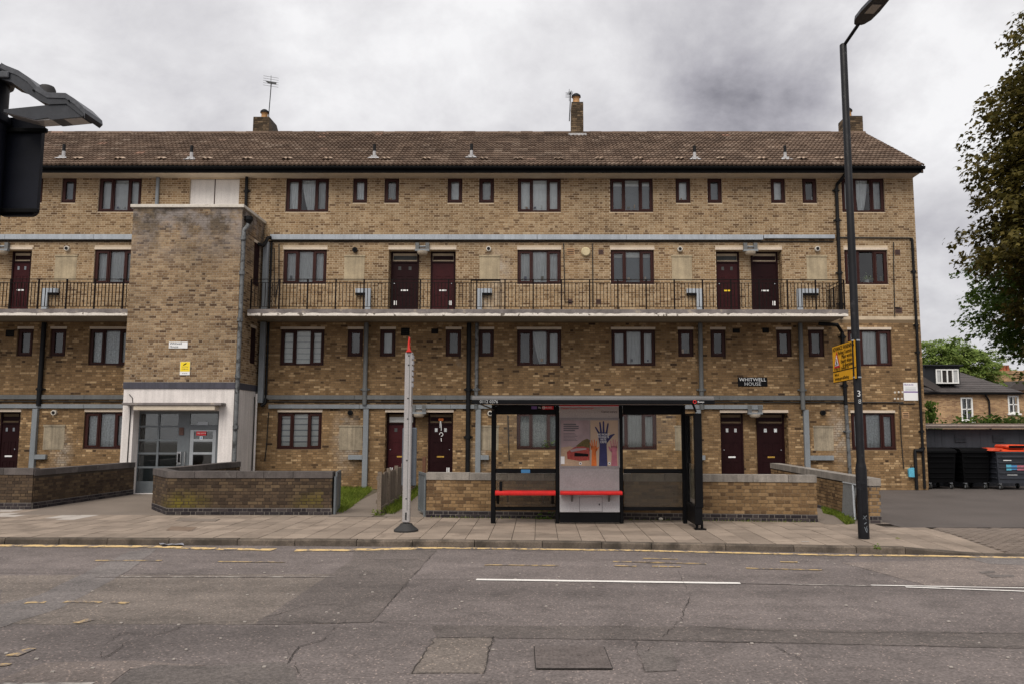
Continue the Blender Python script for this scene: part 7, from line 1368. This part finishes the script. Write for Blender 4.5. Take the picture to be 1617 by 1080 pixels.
tag(grass('grass', 'weedy grass at the foot of the ramp wall by the lamp post', [G(1300, 802), G(1318, 806), G(1330, 814), G(1350, 826), G(1336, 828), G(1318, 814), G(1300, 810)], 2600, 0.10), 'weedy grass at the foot of the ramp wall by the lamp post', 'grass')
tag(grass('grass', 'thin grass tufts along the foot of the tan garden wall', [(-2.4, 17.98), (5.9, 17.18), (5.9, 17.25), (-2.4, 18.05)], 330, 0.05), 'thin grass tufts along the foot of the tan garden wall', 'grass')

# ------------------------------------------------------------------ covers and litter
def cover(name, label, pix, z, mt_, rim, cat='cover', ribs=0):
    P = [gp(a, b, z) for a, b in pix]; c = sum(P, Vector()) / 4; T = thing(name, label, cat, (c.x, c.y, z))
    mb = MB(); mb.poly([(p.x, p.y, z + 0.0135) for p in P]); build(mb, 'cover_frame', rim, T)
    Q = [p.lerp(c, 0.022) for p in P]; mb = MB(); mb.prism([(p.x, p.y) for p in Q], 'z', z + 0.0137, z + 0.018); pl_ = build(mb, 'cover_plate', mt_, T)
    for i in range(ribs):
        for j in range(2):
            u0, v0 = (i + 0.25) / ribs, 0.12 + 0.42 * j; bil = lambda u_, v_: Q[0].lerp(Q[1], u_).lerp(Q[3].lerp(Q[2], u_), v_)
            r4 = [bil(u0, v0), bil(u0 + 0.5 / ribs, v0), bil(u0 + 0.5 / ribs, v0 + 0.3), bil(u0, v0 + 0.3)]; mb = MB(); mb.prism([(p.x, p.y) for p in r4], 'z', z + 0.0182, z + 0.0215); build(mb, 'tread_pad', mt_, pl_)
cover('manhole_cover', 'rectangular iron utility cover with chamfered corner set in the road', [(845, 1057.5), (968, 1057.5), (954, 1022), (843, 1022)], -0.11, M['iron'], M['dark_gap'], ribs=9)
cover('inspection_cover', 'pavement cover with pale frame close to the kerb', [(262, 838), (303, 839), (312, 833), (270, 831.5)], -0.012, M['rust'], M['slab_white'])
cover('inspection_cover', 'pavement cover with dark frame just before the mossy wall', [(276, 823), (340, 823.5), (348, 820), (284, 818.5)], -0.012, M['path'], M['dark_gap'])
q = gp(212, 857, -0.11); lt = thing('plastic_bottle', 'crushed clear and blue plastic bottle lying in the gutter', 'bottle', (q.x, q.y, -0.1)); mb = MB(); mb.tube([(q.x - 0.10, q.y + 0.05, -0.07), (q.x - 0.06, q.y + 0.05, -0.066), (q.x, q.y + 0.04, -0.07), (q.x + 0.10, q.y + 0.05, -0.068)], [0.014, 0.034, 0.028, 0.034], 10); build(mb, 'bottle_body', M['bottle'], lt, True); mb = MB(); mb.tube([(q.x - 0.02, q.y + 0.04, -0.069), (q.x + 0.04, q.y + 0.043, -0.069)], 0.035, 10); build(mb, 'bottle_label', M['blue'], lt, True)
mb = MB(); g_ = [[gp(244 + 38 * i / 6 + (3 - j) * 3, 862 - 8 * j / 3, -0.11) + Vector((0, 0, 0.015 + rng.uniform(0, 0.035))) for i in range(7)] for j in range(4)]
for j in range(3):
    for i in range(6): mb.quad(g_[j][i], g_[j][i + 1], g_[j + 1][i + 1], g_[j + 1][i])
o = build(mb, 'plastic_sheet', M['film'], None, True); tag(o, 'crumpled grey plastic sheet lying against the kerb', 'litter')
for px, py, lab in ((1417, 851, 'single curled green leaf on the pavement right of the lamp post'),):
    q = gp(px, py); mb = MB(); leaf(mb, Vector((q.x, q.y, 0.02)), Vector((0.1, -0.3, 1)).normalized(), Vector((1, -0.2, 0)).normalized(), 0.10, False); o = build(mb, 'fallen_leaf', M['leafgreen'], None); tag(o, lab, 'leaf', kind='thing')
q = gp(1272, 855); o = B('paper_scrap', M['slab_white'], None, q.x - 0.07, q.x + 0.06, q.y - 0.02, q.y + 0.03, 0.003, 0.008); tag(o, 'flat pale paper scrap on the pavement left of the lamp post', 'litter')
q = gp(1044, 821); o = B('crumpled_cup', M['coping'], None, q.x - 0.05, q.x + 0.04, q.y - 0.03, q.y + 0.03, 0.0, 0.06, bev=0.02); tag(o, 'crumpled pale cup at the wall foot under the shelter', 'litter')
q = gp(612, 968, -0.11)
R = random.Random(3); mb = MB()
for k in range(110):
    x_, y_ = R.uniform(-6, 6), R.uniform(7, 13); s_ = R.uniform(0.006, 0.016); mb.box(x_ - s_, x_ + s_, y_ - s_ * 0.7, y_ + s_ * 0.7, -0.104, -0.094)
o = build(mb, 'gravel', M['slab_white'], road, kind='stuff')
